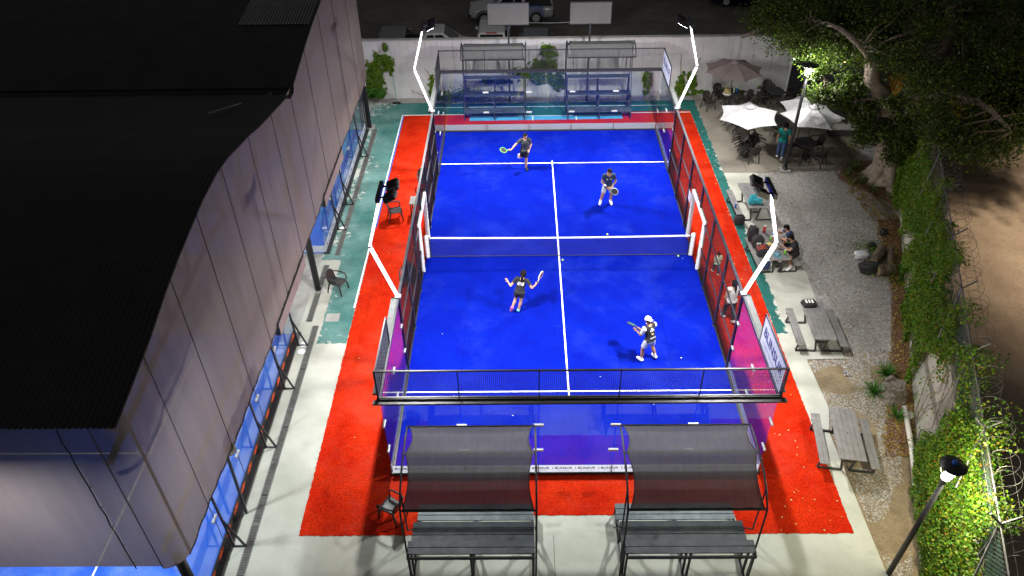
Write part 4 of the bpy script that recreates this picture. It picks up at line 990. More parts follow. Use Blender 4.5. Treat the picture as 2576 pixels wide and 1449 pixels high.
wall_creeper('tall triangular creeper on the white wall between the far bleachers', [(-0.15, 2.45, 0.28, 0.45), (0.15, 2.0, 0.35, 0.7), (-0.3, 1.6, 0.8, 0.5), (-1.2, 1.35, 0.9, 0.28), (-0.4, 1.0, 0.7, 0.35), (0.5, 0.85, 0.45, 0.6), (-2.6, 0.9, 1.2, 0.18)], 4200, [[(-1.3, 2.4), (-1.2, 2.0), (-1.0, 1.5)], [(-2.5, 1.9), (-2.3, 1.4), (-2.2, 0.9)]])
wall_creeper('small square patch of creeper on the white wall right of the far right bleacher', [(5.05, 0.75, 0.26, 0.75)], 800)
wall_creeper('two lobed creeper on the white wall beside the mauve umbrella', [(6.75, 0.55, 0.28, 0.8), (7.3, 0.65, 0.35, 0.75), (7.1, 0.2, 0.9, 0.22)], 1700, [[(6.6, 2.2), (6.65, 1.6), (6.7, 1.1)], [(7.6, 2.0), (7.35, 1.5), (7.3, 1.1)]])
wall_creeper('low creeper at the foot of the white wall behind the mauve umbrella', [(9.3, 0.18, 1.0, 0.16), (11.2, 0.35, 0.5, 0.22)], 700)
# low shrubs behind the far left bleacher
e = empty('low_shrub', (-3.6, 13.45, 0), 0, 'low dark shrubs along the wall behind the far left bleacher', 'shrub')
P = np.random.normal(size=(1800, 3)) * np.array([1.0, 0.13, 0.2]) + np.array([-0.6, 0, 0.28]); P[:, 2] = np.abs(P[:, 2]); P[:, 0] = np.clip(P[:, 0], -2.3, 3)
quads_mesh('foliage', leaf_quads(P, 0.1, 0.5), 'vine_leaf', e); 
for i in range(6): MB().tube([(-2 + 0.6 * i, 0, 0), (-2 + 0.6 * i + 0.1, 0.02, 0.4)], 0.012, 5).build('stem', 'bark', e)
# small palm
e = empty('areca_palm', (-9.05, 13.3, 0), 0, 'feathery green palm at the foot of the white wall behind the dark column', 'palm')
for i in range(16):
    a = random.uniform(0, 2 * math.pi); L = random.uniform(0.9, 1.5); q = []; lf = []
    for s in range(9):
        t = s / 8; q.append(Vector((math.cos(a) * L * t * 0.75, math.sin(a) * 0.35 * t, 0.2 + L * 1.1 * t - 0.75 * L * t * t)))
    fr_ = MB().tube(q, [0.014 * (1 - 0.8 * s / 8) for s in range(9)], 5).build('frond_rib', 'palm_leaf', e)
    P = []
    for s in range(2, 9):
        for k in range(4):
            c = q[s - 1].lerp(q[s], k / 4); d = (q[s] - q[s - 1]).normalized(); sd = d.cross(Vector((0, 0, 1))).normalized()
            for sg in (-1, 1):
                tip = c + sd * sg * 0.26 + d * 0.16 - Vector((0, 0, 0.08)); wv = d * 0.016
                P.append([c - wv, c + wv, tip + wv * 0.3, tip - wv * 0.3])
    quads_mesh('leaflets', np.array([[list(v) for v in q4] for q4 in P]), 'palm_leaf', fr_)
# broom against the wall
e = empty('push_broom', (-7.7, 13.15, 0), 0, 'green handled broom leaning against the white wall', 'broom')
MB().tube([(0, 0, 0.1), (-0.12, 0.5, 1.35)], 0.016, 6).build('handle', 'broom_green', e); MB().box(-0.2, 0.2, -0.05, 0.05, 0.0, 0.09).build('brush_head', 'rubber', e)

# ================================================================== GRAVEL, LITTER, SMALL PLANTS
def in_poly(p, poly):
    x, y = p; c = False
    for i in range(len(poly)):
        x1, y1 = poly[i]; x2, y2 = poly[i - 1]
        if (y1 > y) != (y2 > y) and x < (x2 - x1) * (y - y1) / (y2 - y1) + x1: c = not c
    return c
def scatter(poly, n, f=None):
    xs = [p[0] for p in poly]; ysx = [p[1] for p in poly]; out = []
    while len(out) < n:
        p = (random.uniform(min(xs), max(xs)), random.uniform(min(ysx), max(ysx)))
        if in_poly(p, poly) and (f is None or f(*p)): out.append(p)
    return np.array(out)
def pebbles(name, P, z, smin, smax, mat='pebble'):
    N = len(P); base = np.array([(1, 0, 0), (0, 1, 0), (-1, 0, 0), (0, -1, 0), (0, 0, 1.0)]); fs = np.array([(0, 1, 4), (1, 2, 4), (2, 3, 4), (3, 0, 4)])
    s = np.random.uniform(smin, smax, (N, 1, 1)); sc_ = np.random.uniform(0.6, 1.2, (N, 1, 3)) * np.array([1, 1, 0.6])
    a = np.random.uniform(0, 6.28, N); V = base[None] * s * sc_ + np.random.uniform(-0.2, 0.2, (N, 5, 3)) * s
    x = V[..., 0] * np.cos(a)[:, None] - V[..., 1] * np.sin(a)[:, None]; y = V[..., 0] * np.sin(a)[:, None] + V[..., 1] * np.cos(a)[:, None]
    V = np.stack([x + P[:, None, 0], y + P[:, None, 1], np.maximum(V[..., 2], -0.004) + z], -1)
    me = bpy.data.meshes.new(name); F = (fs[None] + (np.arange(N) * 5)[:, None, None]).reshape(-1)
    me.vertices.add(N * 5); me.vertices.foreach_set('co', V.reshape(-1).astype(np.float32))
    me.loops.add(N * 12); me.loops.foreach_set('vertex_index', F.astype(np.int32)); me.polygons.add(N * 4)
    me.polygons.foreach_set('loop_start', np.arange(0, N * 12, 3, dtype=np.int32)); me.polygons.foreach_set('loop_total', np.full(N * 4, 3, dtype=np.int32))
    me.update(calc_edges=True); me.materials.append(MATS[mat]); o = bpy.data.objects.new(name, me); COL.objects.link(o); o['kind'] = 'stuff'
    return o
slab = [(7.5, -5.65), (8.9, -5.62), (8.8, -3.2), (8.96, -1.25), (8.47, 2.1), (8.9, 6.0), (12.05, 6.07), (13.75, 7.4), (14.6, 8.6), (13, 9), (8, 9), (7.4, 6)]
gp = [(8.3, -5.9), (wall_x(-5.9) - 0.55, -5.9), (wall_x(-2) - 0.45, -2), (wall_x(2.6) - 0.9, 2.6), (12.6, 4.3), (12.2, 5.6), (13.0, 6.6), (14.9, 8.2), (12.1, 6.12), (8.8, 5.98), (8.4, 2.1), (8.9, -1.3), (8.72, -3.2), (8.8, -5.6), (7.7, -5.6), (7.7, -6.2)]
o = pebbles('gravel', scatter(gp, 30000, lambda x, y: not in_poly((x, y), slab)), -0.02, 0.018, 0.042); o['label'] = 'grey and brown gravel spread between the path and the vine wall'; o['category'] = 'gravel'
sp_ = [(7.5, -7.4), (8.2, -5.8), (wall_x(-5.9) - 0.6, -5.9), (wall_x(-13) - 0.3, -13), (7.5, -13.5)]
o = pebbles('loose_stones', scatter(sp_, 5200, lambda x, y: mnoise.noise(Vector((x * 0.9, y * 0.7, 5))) > -0.12), -0.022, 0.012, 0.036); o['label'] = 'scattered stones over the bare soil by the white pipe'; o['category'] = 'stones'
o = pebbles('wall_foot_stones', scatter([(-9.5, 13.22), (12, 13.4), (12, 13.75), (-9.5, 13.75)], 3600), 0.0, 0.02, 0.045); o['label'] = 'strip of pale stones along the foot of the white wall'; o['category'] = 'stones'
o = pebbles('hall_corner_stones', scatter([(-10.5, 10.9), (-8.75, 10.9), (-8.75, 13.1), (-10.5, 13.1)], 900), 0.004, 0.025, 0.05); o['label'] = 'patch of pebbles behind the hall corner column'; o['category'] = 'stones'
lp = [(wall_x(-9.5) - 1.0, -9.5), (wall_x(-9.5), -9.5), (wall_x(3) - 0.05, 3), (12.6, 5.6), (12.3, 4.6), (wall_x(2) - 1.0, 2), (wall_x(-3) - 0.45, -3)]
P2 = scatter(lp, 2600); P3 = np.concatenate([P2, np.full((len(P2), 1), 0.0) + np.random.uniform(0, 0.02, (len(P2), 1))], 1)
o = quads_mesh('leaf_litter', leaf_quads(P3, 0.085, 0.6, np.tile(np.array([0, 0, 1.6]), (len(P3), 1)), 0.5), 'litter'); o['label'] = 'dry brown leaf litter along the foot of the vine wall'; o['category'] = 'leaf litter'
P2 = np.concatenate([scatter([(5.15, -11.9), (6.95, -11.9), (6.95, 11), (5.15, 11)], 95), scatter([(7.05, -11), (9, -11), (9, 3), (7.05, 3)], 40), scatter([(-7.1, -11.9), (-5.1, -11.9), (-5.1, 10), (-7.1, 10)], 14), scatter([(5.1, -11.9), (6.9, -11.9), (6.9, -8), (5.1, -8)], 12)])
P3 = np.concatenate([P2, np.full((len(P2), 1), 0.024)], 1)
o = quads_mesh('fallen_leaves', leaf_quads(P3, 0.055, 0.6, np.tile(np.array([0, 0, 3.0]), (len(P3), 1)), 0.4), 'leaf_litter'); o['label'] = 'small yellow leaves scattered over the red carpet'; o['category'] = 'leaves'
P2 = scatter([(-4.8, -9.6), (4.8, -9.6), (4.8, 5), (-4.8, 5)], 9); P3 = np.concatenate([P2, np.full((len(P2), 1), 0.034)], 1)
o = quads_mesh('fallen_petals', leaf_quads(P3, 0.05, 0.6, np.tile(np.array([0, 0, 3.0]), (len(P3), 1)), 0.4), 'petal_white'); o['label'] = 'few white petals lying on the blue court'; o['category'] = 'petals'
def grass_clump(x, y, n, L, label, mat='flax_leaf', grp='strappy plants'):
    e = empty('strappy_plant', (x, y, 0), 0, label, 'plant', grp); P = []
    for i in range(n):
        a = random.uniform(0, 6.28); l = L * random.uniform(0.6, 1.1); lean = random.uniform(0.25, 0.95); d = Vector((math.cos(a), math.sin(a), 0)); sd = Vector((-d.y, d.x, 0)) * 0.014 * (1 + L)
        prev = d * 0.03
        for s in range(1, 5):
            t = s / 4; c = d * (0.03 + l * lean * t) + Vector((0, 0, l * (1.2 - 0.5 * lean) * t - l * 0.75 * lean * t * t))
            w0 = sd * (1 - (t - 0.25) * 0.8); w1 = sd * (1 - t * 0.9); P.append([prev - w0, prev + w0, c + w1, c - w1]); prev = c
    quads_mesh('leaves', np.array([[list(v) for v in q] for q in P]), mat, e)
    MB().lathe([(0.05, -0.02), (0.04, 0.06), (0.0, 0.08)], n=8).build('crown_base', 'bark', e)
for (x, y, n, L, lab) in ((12.6, 5.6, 45, 0.55, 'pale striped strappy plant at the left edge of the tree bed'), (13.0, 5.0, 50, 0.6, 'pale striped strappy plant in front of the oak trunk'), (13.3, 4.35, 45, 0.5, 'strappy plant midway along the tree bed edge'), (13.75, 3.85, 45, 0.5, 'strappy plant near the right end of the tree bed'), (14.05, 3.2, 55, 0.6, 'strappy plant at the bed\'s right end beside the vine wall'), (13.1, 6.2, 60, 0.75, 'tall dark green strappy plant left of the oak trunk'), (12.7, 5.05, 30, 0.4, 'small strappy plant at the front of the tree bed')):
    grass_clump(x, y, n, L, lab)
grass_clump(9.25, -7.1, 70, 0.62, 'large grassy plant left of the tree stump', 'palm_leaf'); grass_clump(9.9, -6.35, 60, 0.6, 'grassy plant behind the tree stump', 'palm_leaf'); grass_clump(9.55, -8.05, 45, 0.5, 'small grassy plant in front of the tree stump', 'palm_leaf'); grass_clump(9.85, -9.3, 40, 0.7, 'thin grassy plant beside the white pipe near the wall', 'palm_leaf')
for (x, y, l) in ((11.6, 0.1, 'green weeds growing behind the log pile'), (12.0, -1.3, 'green weeds at the wall foot beside the log pile'), (8.35, -9.6, 'tiny weed beside the nearest picnic table')):
    e = empty('weed', (x, y, 0), 0, l, 'plant'); sz = 0.12 if x < 9 else 0.38
    P = np.random.normal(size=(300 if sz > 0.2 else 40, 3)) * np.array([sz, sz, sz * 0.4]); P[:, 2] = np.abs(P[:, 2])
    quads_mesh('leaves', leaf_quads(P, 0.08, 0.6), 'vine_leaf', e); MB().tube([(0, 0, 0), (0, 0, 0.15)], 0.01, 5).build('stem', 'bark', e)

# ================================================================== OAK TREE
tree = empty('oak_tree', (14.15, 5.35, 0), 0, 'massive spreading oak with forked grey trunk, over the patio and the vine wall', 'tree')
TO = Vector((14.15, 5.35, 0))
def limb(pts, rad, name='limb', n=14, amt=0.05):
    q = [Vector(p) for p in pts]; P = []; RR = []
    for i in range(len(q) - 1):       # Catmull-Rom
        p0, p1, p2, p3 = q[max(i - 1, 0)], q[i], q[i + 1], q[min(i + 2, len(q) - 1)]
        for s in range(6):
            t = s / 6; P.append(0.5 * ((2 * p1) + (p2 - p0) * t + (2 * p0 - 5 * p1 + 4 * p2 - p3) * t * t + (3 * p1 - p0 - 3 * p2 + p3) * t ** 3)); RR.append(rad[i] + (rad[i + 1] - rad[i]) * t)
    P.append(q[-1]); RR.append(rad[-1])
    o = MB().tube([p - TO for p in P], RR, n).build(name, 'bark', tree, smooth=True); o.data.update(); subdiv_noise(o, amt, 2.3); return P
limb([(14.2, 5.2, -0.1), (14.15, 5.35, 0.3), (14.05, 5.45, 0.9), (13.95, 5.55, 1.6), (13.75, 5.6, 2.5), (13.55, 5.65, 3.1)], [0.92, 0.72, 0.56, 0.47, 0.44, 0.42], 'trunk', 18, 0.12)
for a in (0.3, 1.5, 2.6, 3.6, 4.6, 5.6):
    limb([(14.1 + 0.25 * math.cos(a), 5.35 + 0.25 * math.sin(a), 0.7), (14.15 + 0.7 * math.cos(a), 5.3 + 0.7 * math.sin(a), 0.18), (14.15 + 1.05 * math.cos(a), 5.3 + 1.05 * math.sin(a), -0.08)], [0.3, 0.22, 0.1], 'root_flare', 10, 0.05)
LIMBS = [
 ([(13.6, 5.65, 2.9), (13.1, 5.6, 3.7), (12.55, 5.7, 4.3), (12.5, 6.2, 5.1), (12.1, 7.4, 5.6), (11.2, 9.4, 5.5)], [0.40, 0.36, 0.31, 0.26, 0.19, 0.08]),
 ([(13.65, 5.6, 2.9), (14.3, 5.7, 3.9), (14.9, 6.0, 4.7), (15.6, 6.8, 5.5), (16.2, 8.6, 6.2), (17.0, 10.8, 6.3)], [0.38, 0.33, 0.28, 0.22, 0.16, 0.07]),
 ([(14.6, 5.8, 4.3), (15.6, 4.9, 4.9), (16.9, 4.4, 5.2), (18.6, 4.6, 5.5), (20.2, 4.9, 5.6)], [0.25, 0.21, 0.17, 0.12, 0.06]),
 ([(14.0, 5.5, 3.4), (14.2, 4.4, 4.3), (14.6, 3.0, 4.9), (15.0, 1.6, 5.0), (15.3, 0.5, 4.7)], [0.22, 0.18, 0.14, 0.10, 0.05]),
 ([(13.0, 5.6, 3.6), (12.3, 5.5, 3.55), (11.5, 5.7, 3.5), (10.8, 5.75, 3.75)], [0.12, 0.09, 0.06, 0.02]),
 ([(12.5, 6.1, 5.0), (11.6, 5.6, 5.8), (10.9, 6.4, 6.2), (10.4, 7.8, 6.0)], [0.17, 0.13, 0.09, 0.05]),
 ([(15.6, 6.8, 5.5), (14.6, 8.4, 6.3), (13.8, 10.4, 6.4), (13.3, 12.3, 6.0)], [0.17, 0.14, 0.1, 0.05]),
 ([(11.2, 9.4, 5.5), (10.8, 11.0, 5.0), (10.3, 12.2, 4.2), (9.2, 12.9, 3.35)], [0.12, 0.11, 0.09, 0.07]),
 ([(16.9, 4.4, 5.2), (17.4, 3.2, 5.0), (18.4, 2.2, 4.5), (19.0, 1.4, 3.6)], [0.14, 0.11, 0.08, 0.04]),
]
LP = []
for p, r in LIMBS: LP += limb(p, r)
BLOBS = [  # centre, radii, weight
 ((15.8, 7.6, 5.7), (4.6, 5.2, 1.9), 1.0), ((12.0, 9.3, 5.3), (2.7, 3.2, 1.2), 0.55), ((10.6, 11.3, 4.7), (1.5, 1.6, 0.7), 0.18), ((10.3, 7.4, 5.3), (1.0, 0.9, 0.45), 0.08), ((11.7, 8.3, 6.0), (1.25, 1.7, 0.4), 0.14), ((10.15, 5.78, 4.72), (0.34, 0.22, 0.26), 0.012), ((13.75, 4.75, 2.75), (0.85, 0.45, 0.5), 0.07), ((12.85, 6.1, 5.15), (0.85, 0.8, 0.45), 0.07), ((14.9, 5.2, 4.4), (0.9, 0.8, 0.5), 0.07), ((13.2, 4.6, 3.9), (0.45, 0.4, 0.3), 0.02), ((18.5, 4.4, 5.4), (3.2, 3.0, 1.5), 0.5),
 ((15.2, 2.6, 4.8), (2.3, 2.0, 1.1), 0.28), ((10.75, 5.8, 3.75), (0.5, 0.45, 0.25), 0.03), ((11.5, 5.75, 3.6), (0.75, 0.5, 0.35), 0.06), ((12.35, 5.45, 3.15), (0.5, 0.55, 0.45), 0.06), ((12.0, 5.9, 4.0), (0.7, 0.5, 0.3), 0.04), ((19.6, 9.5, 5.2), (4, 4, 1.8), 0.5),
 ((14.1, 0.7, 4.3), (1.2, 1.0, 0.5), 0.11), ((18.2, 1.8, 4.3), (1.9, 1.4, 0.7), 0.18), ((16.4, 2.4, 4.6), (1.6, 1.6, 0.8), 0.2), ((18.7, 1.1, 4.15), (1.5, 1.0, 0.55), 0.10), ((12.55, 4.95, 2.3), (0.4, 0.35, 0.5), 0.035), ((14.5, 13.0, 5.4), (3.2, 2.2, 1.4), 0.36), ((19, 14, 5.2), (4, 3, 1.6), 0.3),((13.9, 4.4, 2.0), (0.5, 0.4, 0.9), 0.04),
]
P = []; clumps = []
TOTAL = 195000; wsum = sum(b[2] for b in BLOBS)
for (c, rr, wgt) in BLOBS:
    nl = int(TOTAL * wgt / wsum); ncl = max(6, nl // (210 if rr[0] > 0.9 else 70))
    for i in range(ncl):
        d = Vector((random.gauss(0, 1), random.gauss(0, 1), random.gauss(0, 1))).normalized() * random.uniform(0.45, 1.0) ** 0.5
        cc = Vector((c[0] + d.x * rr[0], c[1] + d.y * rr[1], c[2] + d.z * rr[2])); clumps.append(cc)
        s = random.uniform(0.26, 0.5) if rr[0] > 0.9 else random.uniform(0.12, 0.22); k = int(nl / ncl * random.uniform(0.6, 1.4))
        P.append(np.random.normal(size=(k, 3)) * np.array([s, s, s * 0.55]) + np.array(cc - TO))
P = np.concatenate(P)
quads_mesh('crown', leaf_quads(P, 0.125, 0.55, np.tile(np.array([0, 0, 0.8]), (len(P), 1)), 0.8), 'oak_leaf', tree)
tw = MB(); 
for cc in clumps[::2]:
    b = min(LP, key=lambda q: (q - cc).length_squared); m = b.lerp(cc, 0.5) + Vector((random.uniform(-.2, .2), random.uniform(-.2, .2), random.uniform(-.1, .25)))
    tw.tube([b - TO, m - TO, cc - TO], [0.035, 0.024, 0.008], 5)
tw.build('twigs', 'bark', tree, kind='stuff')

# ================================================================== PATIO FURNITURE
def make_chair(mat):
    e = empty('plastic_armchair')
    # seat: dished slab
    vs = []; fs = []; n = 8
    for j in range(n + 1):
        for i in range(n + 1):
            u = i / n - 0.5; v = j / n - 0.5
            vs.append((u * (0.46 - 0.05 * (v + 0.5)), 0.02 + -v * 0.46, 0.43 - 0.025 * math.cos(u * 3) * math.cos(v * 2.6) - (0.03 * max(0, -v - 0.35) * 4) + 0.02 * 0))
    base = len(vs); vs += [(x, y, z - 0.025) for x, y, z in vs]
    for j in range(n):
        for i in range(n):
            a = j * (n + 1) + i; fs.append((a, a + n + 1, a + n + 2, a + 1)); fs.append((a + base, a + 1 + base, a + n + 2 + base, a + n + 1 + base))
    rim = [i for i in range(n + 1)] + [j * (n + 1) + n for j in range(1, n + 1)] + [n * (n + 1) + i for i in range(n - 1, -1, -1)] + [j * (n + 1) for j in range(n - 1, 0, -1)]
    for a, b in zip(rim, rim[1:] + rim[:1]): fs.append((a, b, b + base, a + base))
    MB().add(vs, fs).build('seat', mat, e, smooth=True)
    # back: curved shell, rounded top
    vs = []; fs = []; n = 10; mrow = 8
    for j in range(mrow + 1):
        t = j / mrow; w = 0.225 * (1 - 0.35 * max(0, t - 0.72) ** 2 / 0.0784)
        for i in range(n + 1):
            u = i / n * 2 - 1
            vs.append((u * w, -0.205 - 0.11 * t - 0.045 * (1 - u * u) + 0.02, 0.41 + 0.43 * t - 0.02 * u * u * t))
    base = len(vs); vs += [(x, y - 0.022, z) for x, y, z in vs]
    for j in range(mrow):
        for i in range(n):
            a = j * (n + 1) + i; fs.append((a, a + 1, a + n + 2, a + n + 1)); fs.append((a + base, a + n + 1 + base, a + n + 2 + base, a + 1 + base))
    rim = [i for i in range(n + 1)] + [j * (n + 1) + n for j in range(1, mrow + 1)] + [mrow * (n + 1) + i for i in range(n - 1, -1, -1)] + [j * (n + 1) for j in range(mrow - 1, 0, -1)]
    for a, b in zip(rim, rim[1:] + rim[:1]): fs.append((a, a + base, b + base, b))
    MB().add(vs, fs).build('backrest', mat, e, smooth=True)
    for s in (-1, 1):
        MB().tube([(s * 0.225, -0.27, 0.66), (s * 0.265, -0.16, 0.675), (s * 0.275, 0.05, 0.665), (s * 0.265, 0.2, 0.64), (s * 0.255, 0.235, 0.58), (s * 0.25, 0.225, 0.44)], [0.02, 0.026, 0.028, 0.026, 0.022, 0.022], 8).build('armrest', mat, e, smooth=True)
        MB().tube([(s * 0.215, 0.20, 0.43), (s * 0.245, 0.235, 0.2), (s * 0.26, 0.26, 0.0)], [0.036, 0.03, 0.022], 8).build('leg', mat, e, smooth=True)
        MB().tube([(s * 0.19, -0.20, 0.43), (s * 0.22, -0.27, 0.2), (s * 0.235, -0.31, 0.0)], [0.036, 0.03, 0.022], 8).build('leg', mat, e, smooth=True)
    return e
CH_B = make_chair('chair_plastic'); CH_G = make_chair('chair_plastic_grey'); used = {}
def chair(x, y, face, label, group, proto=None, tilt=0.0, z=0.0, roll=0.0):
    """face: compass the sitter looks, degrees from +x"""
    pr_ = proto or CH_B
    if pr_.name in used: o = copy_tree(pr_)
    else: o = pr_; used[pr_.name] = 1
    o.location = (x, y, z + 0.005); o.rotation_euler = (R(tilt), R(roll), R(face - 90)); tag(o, label, 'chair', group); return o
GP = 'dark plastic armchairs'
chair(-6.45, 2.62, 15, 'dark plastic armchair on the red carpet left of the court', GP, CH_G)
chair(-7.95, -1.95, -20, 'dark plastic armchair on the teal floor beside the hall column', GP, CH_G)
chair(-5.45, -1.75, -90, 'dark plastic armchair seen through the left mesh fence, near half', GP, CH_G)
chair(-5.5, 4.9, -80, 'dark plastic armchair seen through the left mesh fence, far half', GP, CH_G)
chair(-4.85, -11.35, 150, 'dark plastic armchair pushed against the near left bleacher', GP, CH_G)
chair(7.9, 12.15, -65, 'brown plastic armchair nearest the teal strip, below the mauve umbrella', GP)
chair(8.55, 13.0, -80, 'brown plastic armchair with its back to the white wall, behind the tan bag', GP)
chair(9.75, 12.35, 205, 'brown plastic armchair turned sideways, right of the bag table', GP)
chair(11.1, 13.35, -90, 'brown plastic armchair with its back to the wall behind the far right table', GP)
chair(10.6, 12.3, 10, 'brown plastic armchair left of the far right patio table', GP)
chair(11.35, 11.75, 92, 'brown plastic armchair in front of the far right patio table', GP)
chair(12.3, 12.9, 190, 'brown plastic armchair in the dark corner by the screened fence', GP)
for i in range(3): chair(8.05 + 0.10 * i, 9.75 + 0.17 * i, 5 - 4 * i, ['lowest of the brown armchairs tipped over at the left of the first white umbrella', 'middle one of the three brown armchairs tipped left of the first white umbrella', 'farthest of the three brown armchairs tipped left of the first white umbrella'][i], GP, tilt=-52, z=0.36 + 0.03 * i)
chair(8.75, 9.15, -95, 'brown armchair just below the first white umbrella\'s front edge', GP)
for i in range(3): chair(8.22 + 0.06 * i, 7.42 + 0.26 * i, 8 - 6 * i, ['nearest of the brown armchairs tipped against the umbrella table from the left', 'second of the brown armchairs tipped against the umbrella table from the left', 'third of the brown armchairs tipped against the umbrella table from the left'][i], GP, tilt=-50, z=0.34)
chair(8.85, 6.98, 95, 'brown armchair standing on the near side of the first umbrella table', GP)
chair(9.4, 7.6, 178, 'brown armchair tipped against the first umbrella table from the right', GP, tilt=-50, z=0.34)
chair(9.35, 7.95, 190, 'brown armchair tipped behind the other on the first umbrella table\'s right', GP, tilt=-48, z=0.34)
chair(11.85, 7.75, 195, 'brown armchair right of the second umbrella table, facing it', GP)
chair(11.65, 6.62, 130, 'brown armchair in the umbrella shadow at the patio\'s near edge', GP)
chair(10.85, 6.85, 50, 'brown armchair between the lamp post and the second umbrella table', GP)
def patio_table(x, y, label, sq=0.45):
    e = empty('patio_table', (x, y, 0.004), R(15), label, 'table', 'dark metal patio tables')
    MB().prism([(sq * math.cos(a) * 1.1, sq * math.sin(a) * 1.1) for a in [R(45 + 90 * k + d) for k in range(4) for d in (-12, 12)]], 0.70, 0.725).build('table_top', 'table_metal', e)
    MB().tube([(sq * 0.6 * math.cos(R(30 * i)), sq * 0.6 * math.sin(R(30 * i)), 0.35) for i in range(13)], 0.012, 6).build('ring', 'table_metal', e)
    for k in range(4):
        a = R(45 + 90 * k); c, s = math.cos(a), math.sin(a)
        MB().tube([(c * sq * 0.85, s * sq * 0.85, 0.70), (c * sq * 0.62, s * sq * 0.62, 0.45), (c * sq * 0.6, s * sq * 0.6, 0.3), (c * sq * 0.95, s * sq * 0.95, 0.0)], 0.016, 6).build('leg', 'table_metal', e, smooth=True)
patio_table(9.0, 12.45, 'dark patio table under the mauve umbrella, with a bag on it'); patio_table(11.25, 12.6, 'dark patio table near the wall in the patio\'s far right corner')
patio_table(8.78, 7.6, 'dark patio table under the first white umbrella'); patio_table(11.22, 7.35, 'dark patio table under the second white umbrella'); patio_table(10.45, 9.6, 'dark patio table between the two white umbrellas, farther back')
def umbrella(x, y, zt, Rr, drop, nrib, mat, rot, label, tx=0, ty=0):
    e = empty('patio_umbrella', (x, y, 0), 0, label, 'umbrella', 'patio umbrellas')
    top = Vector((tx, ty, zt))
    MB().tube([(0, 0, 0), (tx, ty, zt)], 0.022, 8).build('pole', 'table_metal', e)
    MB().lathe([(0.25, 0.0), (0.25, 0.05), (0.05, 0.09), (0.04, 0.3)], (0, 0, 0.004), 18).build('base', 'table_metal', e)
    for k in range(nrib):
        a0 = rot + 2 * math.pi * k / nrib; a1 = rot + 2 * math.pi * (k + 1) / nrib; vs = []; fs = []; n = 6
        for j in range(n + 1):
            t = 0.03 + 0.97 * j / n
            for i in range(n + 1):
                u = i / n; p0 = Vector((math.cos(a0), math.sin(a0), 0)) * Rr * t; p1 = Vector((math.cos(a1), math.sin(a1), 0)) * Rr * t; p = p0.lerp(p1, u)
                sc = 1 - 0.10 * 4 * u * (1 - u) * t; p *= sc
                vs.append(top + Vector((p.x, p.y, -drop * (t ** 1.15) - 0.05 * 4 * u * (1 - u) * t * (1 - t * 0.6))))
        for j in range(n):
            for i in range(n): q = j * (n + 1) + i; fs.append((q, q + n + 1, q + n + 2, q + 1))
        MB().add(vs, fs).build('canopy_panel', mat, e, smooth=True)
        MB().tube([Vector(vs[j * (n + 1)]) + Vector((0, 0, 0.006)) for j in range(n + 1)], 0.007, 5).build('seam', 'canvas_mauve' if mat == 'canvas_mauve' else 'bag_plastic', e)
        MB().tube([top + Vector((0, 0, -0.03)), top + Vector((math.cos(a0) * Rr, math.sin(a0) * Rr, -drop - 0.02))], 0.009, 5).build('rib', 'table_metal', e)
    MB().lathe([(0.24, -0.045), (0.15, 0.025), (0.03, 0.06), (0.03, 0.10), (0.0, 0.11)], top, 12).build('vent_cap', mat, e, smooth=True)
umbrella(8.72, 7.5, 2.52, 1.36, 0.42, 6, 'canvas_white', R(15), 'open white umbrella nearest the court', -0.3, -0.3)
umbrella(11.32, 7.35, 2.55, 1.34, 0.44, 6, 'canvas_white', R(48), 'open white umbrella under the lit oak leaves, crossed by the lamp post', -0.22, -0.3)
umbrella(11.2, 8.35, 2.3, 1.1, 0.40, 6, 'canvas_white', R(30), 'white umbrella mostly hidden behind the second one', 0.0, 0.0)
umbrella(9.0, 12.45, 2.42, 1.45, 0.42, 8, 'canvas_mauve', R(10), 'faded mauve umbrella in front of the white wall', -0.12, -0.25)
e = empty('tote_bag', (8.78, 12.3, 0.73), 0, 'tan tote bag with a white rim on the table under the mauve umbrella', 'bag')
MB().lathe([(0.16, 0), (0.18, 0.12), (0.14, 0.3), (0.11, 0.3), (0.12, 0.1)], n=12).build('bag_body', 'bag_tan', e, smooth=True); MB().tube([(-0.1, 0, 0.29), (-0.05, 0, 0.46), (0.05, 0, 0.46), (0.1, 0, 0.29)], 0.012, 6).build('handle', 'bag_tan', e); MB().lathe([(0.21, -0.0), (0.21, 0.05), (0.19, 0.05)], n=16).build('white_rim', 'paper_white', e)
def bottle(x, y, z, m, label, h=0.24, r=0.035):
    e = empty('bottle', (x, y, z), 0, label, 'bottle', 'drink bottles')
    MB().lathe([(r, 0), (r, h * 0.7), (r * 0.5, h * 0.85), (r * 0.5, h * 0.9)], n=10).build('bottle_body', m, e, smooth=True); MB().lathe([(r * 0.6, h * 0.9), (r * 0.6, h)], n=10).build('cap', 'paper_white', e)
bottle(9.12, 12.4, 0.73, 'shirt_mint', 'pale bottle beside the tan tote bag', 0.26, 0.05); bottle(9.28, 12.45, 0.73, 'bottle_blue', 'blue bottle beside the tan tote bag', 0.26, 0.05)

